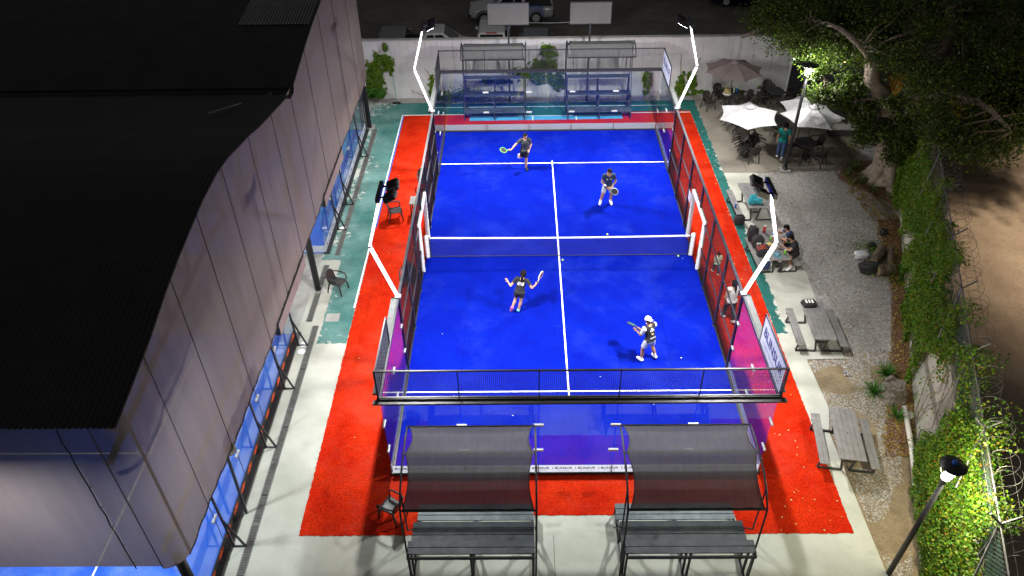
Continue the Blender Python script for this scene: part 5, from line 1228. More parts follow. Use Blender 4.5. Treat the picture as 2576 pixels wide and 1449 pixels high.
# screened fence and gate at the patio's right end
e = empty('screened_fence', (12.1, 13.75, 0), 0, 'tall dark screened fence at the right end of the patio', 'fence')
MB().box(-0.02, 0.06, -0.12, 0.0, 0.0, 3.0).build('white_edge_post', 'white_paint', e)
a = Vector((0.08, -0.1, 0)); b = Vector((2.6, -4.1, 0))
MB().add([a, b, b + Vector((0, 0, 2.7)), a + Vector((0, 0, 2.7))], [(0, 1, 2, 3)]).build('screen_net', 'dark_net', e)
for t in (0, 0.33, 0.66, 1): q = a.lerp(b, t); MB().tube([q, q + Vector((0, 0, 2.75))], 0.035, 8).build('fence_post', 'black_steel', e)
MB().bar(a + Vector((0, 0, 2.72)), b + Vector((0, 0, 2.72)), 0.05).build('top_rail', 'black_steel', e)
e = empty('low_counter', (13.9, 9.3, 0), R(-4), 'low dark concrete counter at the back of the patio under the oak', 'counter')
MB().box(-0.95, 0.95, -0.2, 0.2, 0.0, 0.36).build('counter_base', 'table_metal', e); MB().box(-1.0, 1.0, -0.25, 0.25, 0.363, 0.43).build('counter_top', 'old_concrete', e)
# patio lamp post
def bulb(loc, w, col, r, parent, name='lamp_light', rad=0.12):
    L = bpy.data.lights.new(name, 'POINT'); L.energy = w; L.color = col; L.shadow_soft_size = rad
    lo = bpy.data.objects.new(name, L); COL.objects.link(lo); lo.parent = parent; lo.location = loc; return lo
e = empty('lamp_post', (10.1, 6.12, 0), 0, 'tall dark lamp post at the patio edge, lit head among oak leaves', 'lamp post', 'lamp posts')
MB().tube([(0, 0, 0.05), (0.0, 0, 4.3)], [0.075, 0.06], 12).build('pole', 'black_steel', e, smooth=True); MB().box(-0.22, 0.22, -0.2, 0.2, 0, 0.08).build('base_block', 'old_concrete', e); MB().lathe([(0.13, 0.08), (0.13, 0.14), (0.08, 0.2)], n=12).build('base_flange', 'black_steel', e)
MB().lathe([(0.06, 4.30), (0.11, 4.38), (0.12, 4.55), (0.09, 4.68), (0.0, 4.70)], n=14).build('lamp_globe', 'lamp_glow', e, smooth=True)
MB().lathe([(0.05, 4.84), (0.36, 4.80), (0.36, 4.82), (0.1, 4.90), (0.0, 4.92)], n=20).build('hood', 'black_steel', e, smooth=True)
for s in range(3): a = R(120 * s); MB().tube([(0.1 * math.cos(a), 0.1 * math.sin(a), 4.35), (0.22 * math.cos(a), 0.22 * math.sin(a), 4.55), (0.2 * math.cos(a), 0.2 * math.sin(a), 4.82)], 0.01, 6).build('hood_stay', 'black_steel', e)
bulb((0, -0.22, 4.6), 330, (1.0, 0.98, 0.95), 0.1, e); bulb((0.14, 0.2, 4.6), 300, (1.0, 0.98, 0.95), 0.1, e)
e = empty('lamp_post', (7.48, -13.05, 0), 0, 'dark lamp post in the lower right corner, disc hood over a white bulb', 'lamp post', 'lamp posts')
MB().tube([(0, 0, 0), (0.14, 0.02, 3.55)], [0.07, 0.055], 12).build('pole', 'black_steel', e, smooth=True); MB().lathe([(0.07, 3.52), (0.07, 3.68), (0.05, 3.7)], (0.14, 0.02, 0), 12).build('collar', 'galv_steel', e, smooth=True)
MB().tube([(0.14, 0.02, 3.70), (0.14, 0.02, 3.78), (0.17, 0.05, 3.9), (0.15, 0.02, 4.06)], [0.10, 0.085, 0.055, 0.05], 12).build('bulb', 'lamp_glow', e, smooth=True)
MB().tube([(0.16, 0.02, 3.74), (0.25, -0.02, 3.80), (0.33, 0.02, 3.86)], 0.03, 8).build('reflector_arm', 'lamp_glow', e, smooth=True)
MB().lathe([(0.04, 4.10), (0.27, 4.06), (0.275, 4.08), (0.10, 4.13), (0.0, 4.14)], (0.19, 0.04, 0), 28).build('disc_hood', 'black_steel', e, smooth=True)
MB().lathe([(0.06, 4.14), (0.06, 4.2), (0.03, 4.21)], (0.19, 0.04, 0), 12).build('photocell', 'stripe_blue', e, smooth=True)
for s in range(3): a = R(120 * s + 20); MB().tube([(0.14 + 0.06 * math.cos(a), 0.02 + 0.06 * math.sin(a), 3.66), (0.19 + 0.2 * math.cos(a), 0.04 + 0.2 * math.sin(a), 3.85), (0.19 + 0.2 * math.cos(a), 0.04 + 0.2 * math.sin(a), 4.07)], 0.01, 6).build('hood_stay', 'black_steel', e)
bulb((0.32, 0.06, 3.9), 720, (1.0, 0.94, 0.66), 0.1, e, rad=0.2)
# street lamp beyond the wall, its head over the dirt street
e = empty('street_lamp', (22.6, -4.6, 0), 0, 'street lamp casting warm light on the dirt street at the right', 'street lamp')
MB().tube([(0, 0, 0), (0, 0, 7.6), (-0.5, 0.5, 8.0), (-1.6, 1.6, 8.1)], [0.09, 0.06, 0.05, 0.04], 10).build('pole', 'galv_steel', e, smooth=True); MB().box(-2.0, -1.4, 1.4, 1.8, 8.02, 8.16).build('head', 'galv_steel', e, bevel=0.03); MB().box(-1.95, -1.5, 1.45, 1.75, 8.005, 8.015).build('lens', 'warm_glow', e)
L = bpy.data.lights.new('street_light', 'SPOT'); L.energy = 7500; L.color = (1.0, 0.80, 0.58); L.spot_size = R(150); L.spot_blend = 1.0; L.shadow_soft_size = 0.2
lo = bpy.data.objects.new('street_light', L); COL.objects.link(lo); lo.parent = e; lo.location = (-1.7, 1.6, 7.9); lo.rotation_euler = (R(22), R(-14), 0)
# yellow tarpaulins glimpsed through the tree
def tarp(pts, mat, label):
    c = sum((Vector(p) for p in pts), Vector()) / len(pts); e = empty('tarpaulin', (c.x, c.y, 0), 0, label, 'tarpaulin', 'tarpaulins behind the oak'); q = [Vector(p) - Vector((c.x, c.y, 0)) for p in pts]
    n = 6; vs = []; fs = []
    for j in range(n + 1):
        for i in range(n + 1):
            u, v = i / n, j / n; p = q[0].lerp(q[1], u).lerp(q[3].lerp(q[2], u), v); vs.append(p + Vector((0, 0, -0.25 * math.sin(math.pi * u) * math.sin(math.pi * v))))
    for j in range(n):
        for i in range(n): a = j * (n + 1) + i; fs.append((a, a + 1, a + n + 2, a + n + 1))
    MB().add(vs, fs).build('sheet', mat, e, smooth=True)
    for p in q: MB().tube([(p.x, p.y, 0), p], 0.03, 6).build('prop', 'galv_steel', e)
tarp([(17.2, 6.6, 1.3), (19.4, 6.2, 1.3), (19.8, 8.6, 1.9), (17.6, 9.0, 1.9)], 'tarp_yellow', 'yellow tarpaulin seen through gaps low in the oak leaves')
tarp([(19.9, 8.6, 1.9), (21.6, 8.4, 1.9), (22.0, 11.4, 1.3), (20.2, 11.6, 1.3)], 'tarp_yellow', 'yellow tarpaulin at the right picture edge behind the oak')
tarp([(16.2, 10.5, 1.0), (17.4, 10.4, 1.0), (17.5, 12.2, 1.7), (16.3, 12.3, 1.7)], 'tarp_orange', 'orange brown tarpaulin seen in the fork of the oak')
o = MB().lathe([(0.03, 0), (0.05, 0.04), (0.03, 0.09), (0, 0.1)], (13.0, 9.6, 3.4), 10).build('string_bulb', 'warm_glow'); tag(o, 'small glowing orange bulb hanging in the oak above the lit leaves', 'bulb')

# ================================================================== PICNIC TABLES
def picnic(x, y, rz, label):
    e = empty('picnic_table', (x, y, 0.004), rz, label, 'picnic table', 'grey plank picnic tables')
    for i in range(5): MB().box(-0.355 + 0.142 * i + 0.003, -0.355 + 0.142 * (i + 1) - 0.003, -0.93, 0.93, 0.72, 0.755).build('top_plank', 'wpc_plank', e, bevel=0.006)
    for s in (-1, 1):
        for i in range(2): x0 = s * 0.66 - 0.125 + 0.125 * i; MB().box(x0 + 0.002, x0 + 0.123, -0.91, 0.91, 0.43, 0.46).build('bench_plank', 'wpc_plank', e, bevel=0.006)
    for yy in (-0.68, 0.68):
        for s in (-1, 1):
            f = MB(); f.bar((s * 0.10, yy, 0.03), (s * 0.22, yy, 0.69), 0.06, 0.045); f.bar((s * 0.10, yy, 0.025), (s * 0.74, yy, 0.025), 0.05, 0.05); f.bar((s * 0.74, yy, 0.05), (s * 0.66, yy, 0.40), 0.06, 0.045); f.build('leg_frame', 'table_metal', e)
        MB().bar((-0.18, yy, 0.40), (0.18, yy, 0.40), 0.05).build('cross_bar', 'table_metal', e); MB().bar((-0.30, yy, 0.70), (0.30, yy, 0.70), 0.05, 0.04).build('top_bearer', 'table_metal', e)
        for s in (-1, 1): MB().bar((s * 0.53, yy, 0.41), (s * 0.79, yy, 0.41), 0.05, 0.04).build('bench_bearer', 'table_metal', e)
    MB().lathe([(0.025, 0.755), (0.025, 0.758)], n=12).build('parasol_hole', 'rubber', e)
    return e
picnic(7.80, 2.95, R(1), 'picnic table with teal water bottle packs on it'); picnic(7.80, -0.42, R(2), 'picnic table where the two men sit among bags and bottles')
picnic(8.15, -4.58, R(-2.5), 'picnic table with a black bag on its far end'); picnic(7.52, -9.3, R(-8.5), 'bare picnic table nearest the camera')
# water packs: every bottle a piece
def water_pack(x, y, z, rz, label):
    e = empty('water_bottle_pack', (x, y, z), rz, label, 'water pack', 'water packs on the picnic table')
    me = MB().lathe([(0.038, 0), (0.038, 0.12), (0.034, 0.14), (0.038, 0.16), (0.03, 0.19), (0.014, 0.22), (0.014, 0.24)], n=8).mesh('bottle', 'water_teal', True)
    for i in range(2):
        for j in range(3): meshobj('bottle', me, e).location = (-0.04 + 0.08 * i, -0.08 + 0.08 * j, 0)
    MB().box(-0.082, 0.082, -0.122, 0.122, 0.02, 0.16).build('wrap', 'water_teal', e, bevel=0.015)
water_pack(7.62, 2.34, 0.76, R(90), 'teal water pack at the near left corner of the picnic table'); water_pack(7.90, 2.34, 0.76, R(88), 'teal water pack on the right of the near pair'); water_pack(7.76, 2.62, 0.76, R(92), 'teal water pack standing behind the other two')
def lump(name, x, y, z, sx, sy, sz, mat, label, cat, extra=None, rz=0.0, seed=0, tilt=0.0):
    e = empty(name, (x, y, z), rz, label, cat); bm = bmesh.new(); bmesh.ops.create_icosphere(bm, subdivisions=3, radius=1.0)
    for v in bm.verts:
        p = v.co.copy(); k = 0.22; q = Vector((math.copysign(abs(p.x) ** 0.55, p.x), math.copysign(abs(p.y) ** 0.55, p.y), math.copysign(abs(p.z) ** 0.55, p.z)))
        nz = mnoise.noise(p * 2.2 + Vector((seed, seed * 2, 0))) * k; q *= (1 + nz) * 0.85; q = Vector((q.x * sx, q.y * sy, max(q.z * sz + sz * 0.8, 0.0)))
        q.y += tilt * q.z; v.co = q
    me = bpy.data.meshes.new('bag_body'); bm.to_mesh(me); bm.free(); me.materials.append(MATS[mat]); me.polygons.foreach_set('use_smooth', [True] * len(me.polygons)); meshobj('bag_body' if 'bag' in name or 'pack' in name else 'body', me, e)
    if extra: extra(e)
    return e
def straps(c):
    def f(e):
        MB().tube([(-0.08, -0.02, 0.05), (-0.12, -0.16, 0.25), (-0.06, -0.02, 0.42)], 0.016, 6).build('strap', c, e); MB().tube([(0.08, -0.02, 0.05), (0.12, -0.16, 0.25), (0.06, -0.02, 0.42)], 0.016, 6).build('strap', c, e)
    return f
lump('backpack', 7.18, 2.02, 0.02, 0.24, 0.2, 0.24, 'bag_black', 'black backpack on the floor at the near end of the left bench', 'backpack', straps('bag_black'), seed=1)
lump('racket_bag', 7.22, 0.33, 0.46, 0.20, 0.26, 0.34, 'bag_black', 'black racket bag standing on the bench, farthest of the bags', 'bag', straps('bag_black'), seed=2)
lump('racket_bag', 7.30, -0.10, 0.46, 0.24, 0.24, 0.27, 'bag_black', 'black racket bag with white patches, middle of the bench', 'bag', lambda e: MB().box(-0.1, 0.06, -0.235, -0.228, 0.2, 0.32).build('patch', 'paper_white', e), seed=3)
lump('racket_bag', 7.36, -0.62, 0.46, 0.26, 0.28, 0.22, 'bag_black', 'black and red racket bag at the near end of the bench', 'bag', lambda e: [MB().tube([(-0.22, -0.1 + 0.09 * k, 0.3), (0.0, -0.14 + 0.09 * k, 0.39), (0.24, -0.1 + 0.09 * k, 0.28)], 0.018, 6).build('piping', 'bag_red', e) for k in range(3)], seed=4)
lump('jacket', 7.36, -1.28, 0.30, 0.14, 0.10, 0.26, 'shirt_navy', 'dark jacket hanging off the end of the bench', 'jacket', lambda e: MB().box(-0.1, 0.08, -0.06, 0.06, 0.40, 0.43).build('white_towel', 'paper_white', e), seed=5)
lump('sports_bag', 8.05, -3.85, 0.76, 0.27, 0.2, 0.11, 'bag_black', 'black bag with a white logo on the far end of the picnic table', 'bag', lambda e: [MB().box(-0.16 + 0.1 * k, -0.1 + 0.1 * k, -0.12, 0.05, 0.196, 0.204).build('logo_stripe', 'paper_white', e) for k in range(3)], seed=6)
bottle(7.62, 0.36, 0.76, 'bottle_red', 'tall red flask on the far end of the men\'s table', 0.30, 0.055); bottle(7.86, -0.22, 0.76, 'bottle_orange', 'orange bottle in the middle of the men\'s table', 0.3, 0.05); bottle(7.72, -0.18, 0.76, 'bottle_green', 'small green bottle beside the orange one', 0.2, 0.04); bottle(8.02, -1.02, 0.76, 'bottle_green', 'green bottle at the near end of the men\'s table', 0.2, 0.045); bottle(7.08, 2.5, 0.46, 'bottle_blue', 'blue bottle standing on the left bench behind the backpack', 0.22, 0.04)
def flat(name, x, y, z, w, d, h, mat, label, cat, rz=0.0):
    e = empty(name, (x, y, z), rz, label, cat); MB().box(-w / 2, w / 2, -d / 2, d / 2, 0.001, h).build('body', mat, e, bevel=min(h * 0.3, 0.004)); MB().box(-w * 0.42, w * 0.42, -d * 0.42, d * 0.42, h + 0.001, h + 0.002).build('face', mat if cat != 'phone' else 'car_glass', e)
flat('phone', 7.95, -0.72, 0.756, 0.08, 0.16, 0.009, 'racket_black', 'black phone lying on the men\'s table', 'phone', R(70)); flat('wallet', 8.0, 0.3, 0.756, 0.2, 0.1, 0.02, 'bottle_blue', 'dark blue pouch on the far end of the men\'s table', 'pouch'); flat('food_box', 7.64, -0.40, 0.756, 0.16, 0.14, 0.04, 'food_yellow', 'pale yellow food box on the men\'s table', 'box', R(20)); flat('napkin', 7.98, 0.10, 0.756, 0.18, 0.16, 0.006, 'paper_white', 'white napkin on the men\'s table', 'napkin', R(25))
e = empty('blue_cap', (7.75, -1.05, 0.757), 0, 'grey blue cap lying on the near end of the men\'s table', 'cap'); MB().lathe([(0.12, 0), (0.115, 0.05), (0.08, 0.09), (0, 0.10)], n=14).build('crown', 'cap_blue', e, smooth=True); MB().prism([(0.17 * math.cos(R(t)), -0.05 + -0.15 * math.sin(R(t))) for t in range(0, 181, 20)], 0.0, 0.012).build('peak', 'cap_blue', e)
# small dark side table by the left fence
e = empty('side_table', (-5.62, 2.9, 0.012), 0, 'small square grey table outside the left fence', 'side table'); MB().box(-0.24, 0.24, -0.3, 0.3, 0.66, 0.70).build('table_top', 'wpc_plank', e)
for sx in (-1, 1):
    for sy in (-1, 1): MB().bar((sx * 0.2, sy * 0.25, 0), (sx * 0.2, sy * 0.25, 0.66), 0.045).build('leg', 'table_metal', e)
# log pile, bin lid, bag, stump, pipe, tap
e = empty('upturned_bin', (11.15, -1.1, 0), R(30), 'round black bin lying by the logs, its ribbed lid showing', 'bin'); M = Matrix.Translation((0, 0, 0.16)) @ Matrix.Rotation(R(-22), 4, 'X')
MB().lathe([(0.29, -0.14), (0.33, 0.10), (0.35, 0.12), (0.35, 0.15), (0.30, 0.17), (0, 0.18)], ax=M, n=24).build('bin_body', 'bin_black', e, smooth=False)
for s in (-0.1, 0.1): MB().obox(M @ Matrix.Translation((s, 0, 0.19)), 0.03, 0.5, 0.03).build('lid_rib', 'bin_black', e)
def log(x, y, rz, L, r, label, z=None):
    e = empty('log', (x, y, 0), R(rz), label, 'log', 'logs in the log pile'); o = MB().tube([(0, -L / 2 + L * i / 6, (z or r)) for i in range(7)], [r * (1 + 0.06 * math.sin(i * 2)) for i in range(7)], 14).build('bark_body', 'log_bark', e, smooth=False); o.data.update(); subdiv_noise(o, 0.02, 6)
    MB().lathe([(r * 0.88, 0), (r * 0.88, 0.012)], ax=Matrix.Translation((0, -L / 2 - 0.004, (z or r))) @ Matrix.Rotation(R(90), 4, 'X'), n=14).build('cut_face', 'cut_wood', e)
log(11.75, -0.35, -35, 1.1, 0.17, 'log with a pale cut end behind the black bin'); log(11.7, -1.25, -80, 0.6, 0.2, 'short thick log right of the black bin'); log(12.25, -0.3, -20, 0.9, 0.12, 'thin log leaning on the wall side of the log pile')
lump('plastic_bag', 11.2, -0.25, 0.0, 0.3, 0.2, 0.15, 'bag_plastic', 'crumpled white plastic bag behind the logs', 'bag', seed=8); lump('black_bag', 11.8, 0.35, 0.0, 0.2, 0.16, 0.12, 'bag_black', 'black bag with white print behind the plastic bag', 'bag', seed=9); lump('bin_bag', 12.6, 1.25, 0.0, 0.17, 0.14, 0.13, 'bin_black', 'small black bag at the foot of the vine wall', 'bag', seed=10)
e = empty('tree_stump', (9.75, -7.15, 0), 0, 'grey cut tree stump on the soil beside the wall', 'stump'); o = MB().lathe([(0.50, -0.05), (0.42, 0.06), (0.35, 0.16), (0.31, 0.28), (0.30, 0.40), (0.30, 0.46), (0.27, 0.47), (0.23, 0.42), (0.20, 0.36), (0, 0.34)], n=30).build('stump_body', 'stump_wood', e, smooth=False); o.data.update(); subdiv_noise(o, 0.10, 5.0)
MB().lathe([(0.20, 0.385), (0.16, 0.40), (0, 0.385)], n=18).build('cut_face', 'stump_wood', e)
e = empty('stone', (9.95, -8.0, 0), 0, 'pale flat stone in front of the tree stump', 'stone'); MB().lathe([(0.16, -0.01), (0.15, 0.05), (0.08, 0.09), (0, 0.09)], n=10).build('body', 'old_concrete', e, smooth=True); MB().lathe([(0.09, 0.0), (0.08, 0.03), (0, 0.05)], (-0.28, 0.1, 0), 9).build('chip', 'old_concrete', e, smooth=True)
e = empty('white_pipe', (9.1, -10.4, 0), 0, 'long white plastic pipe lying along the soil by the vine wall', 'pipe'); MB().tube([(0.80, 2.66, 0.075), (0.42, 1.2, 0.075), (-0.05, -0.3, 0.075), (-0.42, -1.5, 0.075), (-0.84, -2.8, 0.075)], 0.075, 14).build('pipe_body', 'pvc', e, smooth=True); MB().lathe([(0.086, -0.12), (0.086, 0.12)], ax=Matrix.Translation((-0.40, -1.42, 0.075)) @ Matrix.Rotation(R(-72), 4, 'X') @ Matrix.Rotation(R(0), 4, 'Z'), n=14).build('joint_sleeve', 'pvc', e, smooth=True)
e = empty('standpipe', (8.6, -6.35, 0), 0, 'small bent white standpipe on the soil by the path', 'standpipe'); MB().tube([(0, 0, 0), (0.0, 0, 0.33), (-0.04, 0, 0.36), (-0.14, 0.02, 0.36)], 0.018, 8).build('pipe_body', 'pvc', e); MB().lathe([(0.03, 0.1), (0.03, 0.16)], n=8).build('valve', 'bottle_blue', e)

# ================================================================== PEOPLE
def capsule(p, q, r0, r1, n=12, flat=1.0, side=None):
    """closed tapered capsule; flat squeezes it along the direction 'side x axis'"""
    p = Vector(p); q = Vector(q); d = q - p; L = d.length
    d = d.normalized() if L > 1e-6 else Vector((0, 0, 1))
    if side is None: side = Vector((1, 0, 0)) if abs(d.x) < 0.9 else Vector((0, 1, 0))
    a = (Vector(side) - d * d.dot(Vector(side))).normalized(); b = d.cross(a)
    rings = []
    for k in range(4): t = math.pi / 2 * (k + 0.3) / 4; rings.append((p - d * r0 * math.cos(t), r0 * math.sin(t)))
    rings.append((p, r0)); rings.append((q, r1))
    for k in range(3, -1, -1): t = math.pi / 2 * (k + 0.3) / 4; rings.append((q + d * r1 * math.cos(t), r1 * math.sin(t)))
    vs = [c + (a * math.cos(2 * math.pi * j / n) + b * flat * math.sin(2 * math.pi * j / n)) * r for c, r in rings for j in range(n)]; fs = []
    for i in range(len(rings) - 1):
        for j in range(n): fs.append((i * n + j, i * n + (j + 1) % n, (i + 1) * n + (j + 1) % n, (i + 1) * n + j))
    fs.append(tuple(reversed(range(n)))); fs.append(tuple((len(rings) - 1) * n + j for j in range(n)))
    return vs, fs
STAND = dict(pel=(0, 0, .95), wai=(0, 0, 1.10), che=(0, 0.01, 1.30), nec=(0, 0, 1.47), hea=(0, 0.03, 1.62),
    shL=(-.19, 0, 1.42), elL=(-.25, -.03, 1.14), wrL=(-.24, .08, .90), shR=(.19, 0, 1.42), elR=(.25, -.03, 1.14), wrR=(.24, .08, .90),
    hiL=(-.095, 0, .92), knL=(-.11, .03, .50), anL=(-.12, -.02, .09), toL=(-.13, .15, .035), hiR=(.095, 0, .92), knR=(.11, .03, .50), anR=(.12, -.02, .09), toR=(.13, .15, .035))
def person(label, loc, face, over=None, S=1.0, bulk=1.0, skin='skin', shirt='shirt_black', sleeve=0.6, lower='shorts_black', leg=0.72, shoes=('shoe_white', 'shoe_white'), sock=None, hair='hair_dark', longhair=False, cap=None, marks=None, grp='people'):
    J = {k: Vector(v) for k, v in STAND.items()}
    for k, v in (over or {}).items():
        if k[0] != '_': J[k] = Vector(v)
    J = {k: v * S for k, v in J.items()}
    e = empty('person', loc, R(face - 90), label, 'person', grp)
    bones = []     # (region, p, q, r0, r1, flat)
    s = S; B = bulk * S
    up = (J['nec'] - J['pel']).normalized(); rt = (J['shR'] - J['shL']).normalized()
    def bn(reg, p, q, r0, r1, flat=1.0, side=None): bones.append((reg, Vector(p), Vector(q), r0, r1, flat, side))
    bn('torso', J['pel'] + up * .02 * s, J['wai'], .150 * B, .145 * B, .72, rt); bn('torso', J['wai'], J['che'], .145 * B, .165 * B, .70, rt); bn('torso', J['che'], J['che'] + (J['nec'] - J['che']) * .45, .165 * B, .13 * B, .66, rt)
    bn('torso', J['shL'].lerp(J['nec'], .12), J['shR'].lerp(J['nec'], .12), .068 * B, .068 * B)
    bn('pelvis', J['hiL'].lerp(J['hiR'], .15), J['hiR'].lerp(J['hiL'], .15), .125 * B, .125 * B)
    bn('neck', J['nec'] - up * .06 * s, J['hea'], .056 * s, .052 * s)
    hd = (J['hea'] - J['nec']).normalized()
    bn('head', J['hea'] - hd * .015 * s, J['hea'] + hd * .055 * s, .083 * s, .090 * s, 1.14, rt)
    fw0 = Vector((0, 1, 0)); fw = (over or {}).get('_look'); fw = Vector(fw).normalized() if fw is not None else (up.cross(rt)).normalized(); fw = (fw - hd * fw.dot(hd)).normalized()
    jaw = J['hea'] - hd * .065 * s + fw * .035 * s; bn('head', J['hea'] + fw * .02 * s, jaw, .075 * s, .055 * s)
    bn('head', J['hea'] + fw * .095 * s, J['hea'] + fw * .108 * s - hd * .02 * s, .012 * s, .017 * s)
    ear = rt
    for sg in (-1, 1): bn('head', J['hea'] + ear * sg * .085 * s + hd * .01 * s, J['hea'] + ear * sg * .088 * s - hd * .02 * s, .02 * s, .015 * s)
    for c in 'LR':
        bn('uarm' + c, J['sh' + c], J['el' + c], .056 * B, .043 * B); bn('farm' + c, J['el' + c], J['wr' + c], .044 * B, .029 * s)
        d = (J['wr' + c] - J['el' + c]).normalized(); hp = (over or {}).get('_hand' + c); d = Vector(hp).normalized() if hp else d
        sd = d.cross(fw0 if abs(d.y) < .9 else Vector((1, 0, 0))).normalized(); pm = J['wr' + c] + d * .085 * s
        bn('hand', J['wr' + c], pm, .030 * s, .040 * s, .62, sd)
        pn = d.cross(sd).normalized()
        for k in range(4):      # fingers, curled a little
            o0 = pm + sd * (k - 1.5) * .021 * s + d * .012 * s; L = (.062, .075, .07, .055)[k] * s; m = o0 + d * L * .55 + pn * .012 * s
            bn('hand', o0, m, .0105 * s, .0098 * s); bn('hand', m, m + d * L * .3 + pn * .032 * s, .0098 * s, .0085 * s)
        t0 = J['wr' + c] + d * .03 * s + sd * .03 * s; t1 = t0 + (d * .6 + sd * .55 + pn * .4).normalized() * .05 * s; bn('hand', t0, t1, .014 * s, .012 * s); bn('hand', t1, t1 + (d + pn * .5).normalized() * .032 * s, .012 * s, .010 * s)
        bn('thigh' + c, J['hi' + c], J['kn' + c], .098 * B, .060 * B); kn, an = J['kn' + c], J['an' + c]
        bk = -(J['to' + c] - an); bk = (bk - (an - kn).normalized() * bk.dot((an - kn).normalized())); bk = bk.normalized() if bk.length > 1e-4 else Vector((0, -1, 0))
        bn('shin' + c, kn, kn.lerp(an, .35) + bk * .012 * s, .058 * B, .060 * B); bn('shin' + c, kn.lerp(an, .35) + bk * .012 * s, an, .060 * B, .037 * s)
        bn('foot' + c, an + (an - J['to' + c]).normalized() * .035 * s, J['to' + c], .046 * s, .038 * s, .9)
    vs = []; fs = []
    for b in bones:
        v, f = capsule(b[1], b[2], b[3], b[4], 12, b[5], b[6]); o = len(vs); vs += v; fs += [tuple(i + o for i in q) for q in f]
    me = bpy.data.meshes.new('tmp'); me.from_pydata([tuple(v) for v in vs], [], fs)
    t = bpy.data.objects.new('tmp', me); COL.objects.link(t)
    rm = t.modifiers.new('r', 'REMESH'); rm.mode = 'VOXEL'; rm.voxel_size = 0.0125; sm = t.modifiers.new('s', 'SMOOTH'); sm.factor = 0.5; sm.iterations = 3
    dg = bpy.context.evaluated_depsgraph_get(); bmsh = bpy.data.meshes.new_from_object(t.evaluated_get(dg)); bpy.data.objects.remove(t)
    bmsh.name = 'body'; bmsh.materials.clear(); bmsh.materials.append(MATS[skin]); bmsh.polygons.foreach_set('use_smooth', [True] * len(bmsh.polygons)); bmsh.update()
    meshobj('body', bmsh, e)
    # classify vertices by nearest bone
    n = len(bmsh.vertices); co = np.empty(n * 3); bmsh.vertices.foreach_get('co', co); co = co.reshape(-1, 3); nr_ = np.empty(n * 3); bmsh.vertices.foreach_get('normal', nr_); nr_ = nr_.reshape(-1, 3)
    best = np.full(n, 1e9); reg = np.zeros(n, int); par = np.zeros(n); names = sorted(set(b[0] for b in bones))
    for b in bones:
        p, q = np.array(b[1]), np.array(b[2]); d = q - p; L2 = d @ d + 1e-12; tt = np.clip(((co - p) @ d) / L2, 0, 1); ds = np.linalg.norm(co - (p + tt[:, None] * d), axis=1) - (b[3] + (b[4] - b[3]) * tt)
        m = ds < best; best[m] = ds[m]; reg[m] = names.index(b[0]); par[m] = tt[m]
    fv = [tuple(p.vertices) for p in bmsh.polygons]
    def R_(x): return names.index(x)
    def garment(name, mask, mat, off, parent=e, puff=None):
        keep = [f for f in fv if all(mask[i] for i in f)]
        if not keep: return None
        ids = sorted(set(i for f in keep for i in f)); mp = {i: k for k, i in enumerate(ids)}; V = co[ids] + nr_[ids] * off
        if puff is not None: V = V + nr_[ids] * puff[ids][:, None]
        o = MB().add([tuple(v) for v in V], [tuple(mp[i] for i in f) for f in keep]).build(name, mat, parent, smooth=True)
        so = o.modifiers.new('thick', 'SOLIDIFY'); so.thickness = 0.008; so.offset = -1; return o
    isr = lambda *k: np.isin(reg, [R_(x) for x in k])
    # parameter along each arm / leg from shoulder or hip
    def along(p, q): p, q = np.array(p), np.array(q); d = q - p; return ((co - p) @ d) / (d @ d)
    upz = (co - np.array(J['pel'])) @ np.array(up)
    slv = (isr('uarmL') & (along(J['shL'], J['elL']) < sleeve)) | (isr('uarmR') & (along(J['shR'], J['elR']) < sleeve)) if sleeve > 0 else np.zeros(n, bool)
    rn_ = co - np.array(J['nec']); hz_ = rn_ @ np.array(up); rad_ = np.linalg.norm(rn_ - hz_[:, None] * np.array(up), axis=1)
    neckcut = ~((rad_ < 0.082 * s) & (hz_ > -0.035 * s))
    tors = isr('torso') & neckcut & (upz > -0.05 * s) | (isr('pelvis') & (upz > -0.05 * s))
    garment('shirt', tors | slv, shirt, 0.016 * s)
    low = (isr('pelvis') | (isr('torso') & (upz < 0.06 * s)))
    if leg <= 1: low = low | (isr('thighL') & (along(J['hiL'], J['knL']) < leg)) | (isr('thighR') & (along(J['hiR'], J['knR']) < leg))
    else: low = low | isr('thighL', 'thighR') | (isr('shinL') & (along(J['knL'], J['anL']) < leg - 1)) | (isr('shinR') & (along(J['knR'], J['anR']) < leg - 1))
    pf = np.zeros(n)
    if leg <= 1: pf = 0.02 * s * np.clip(np.maximum(along(J['hiL'], J['knL']) * isr('thighL'), along(J['hiR'], J['knR']) * isr('thighR')), 0, 1)
    garment('trousers' if leg > 1 else 'shorts', low, lower, 0.012 * s, puff=pf)
    for c, mt in zip('LR', shoes):
        garment('shoe', isr('foot' + c), mt, 0.014 * s)
        if sock: garment('sock', isr('shin' + c) & (along(J['kn' + c], J['an' + c]) > 0.72), sock, 0.006 * s)
    hc = np.array(J['hea'] + hd * .03 * s); rel = co - hc; f_ = rel @ np.array(fw); h_ = rel @ np.array(hd)
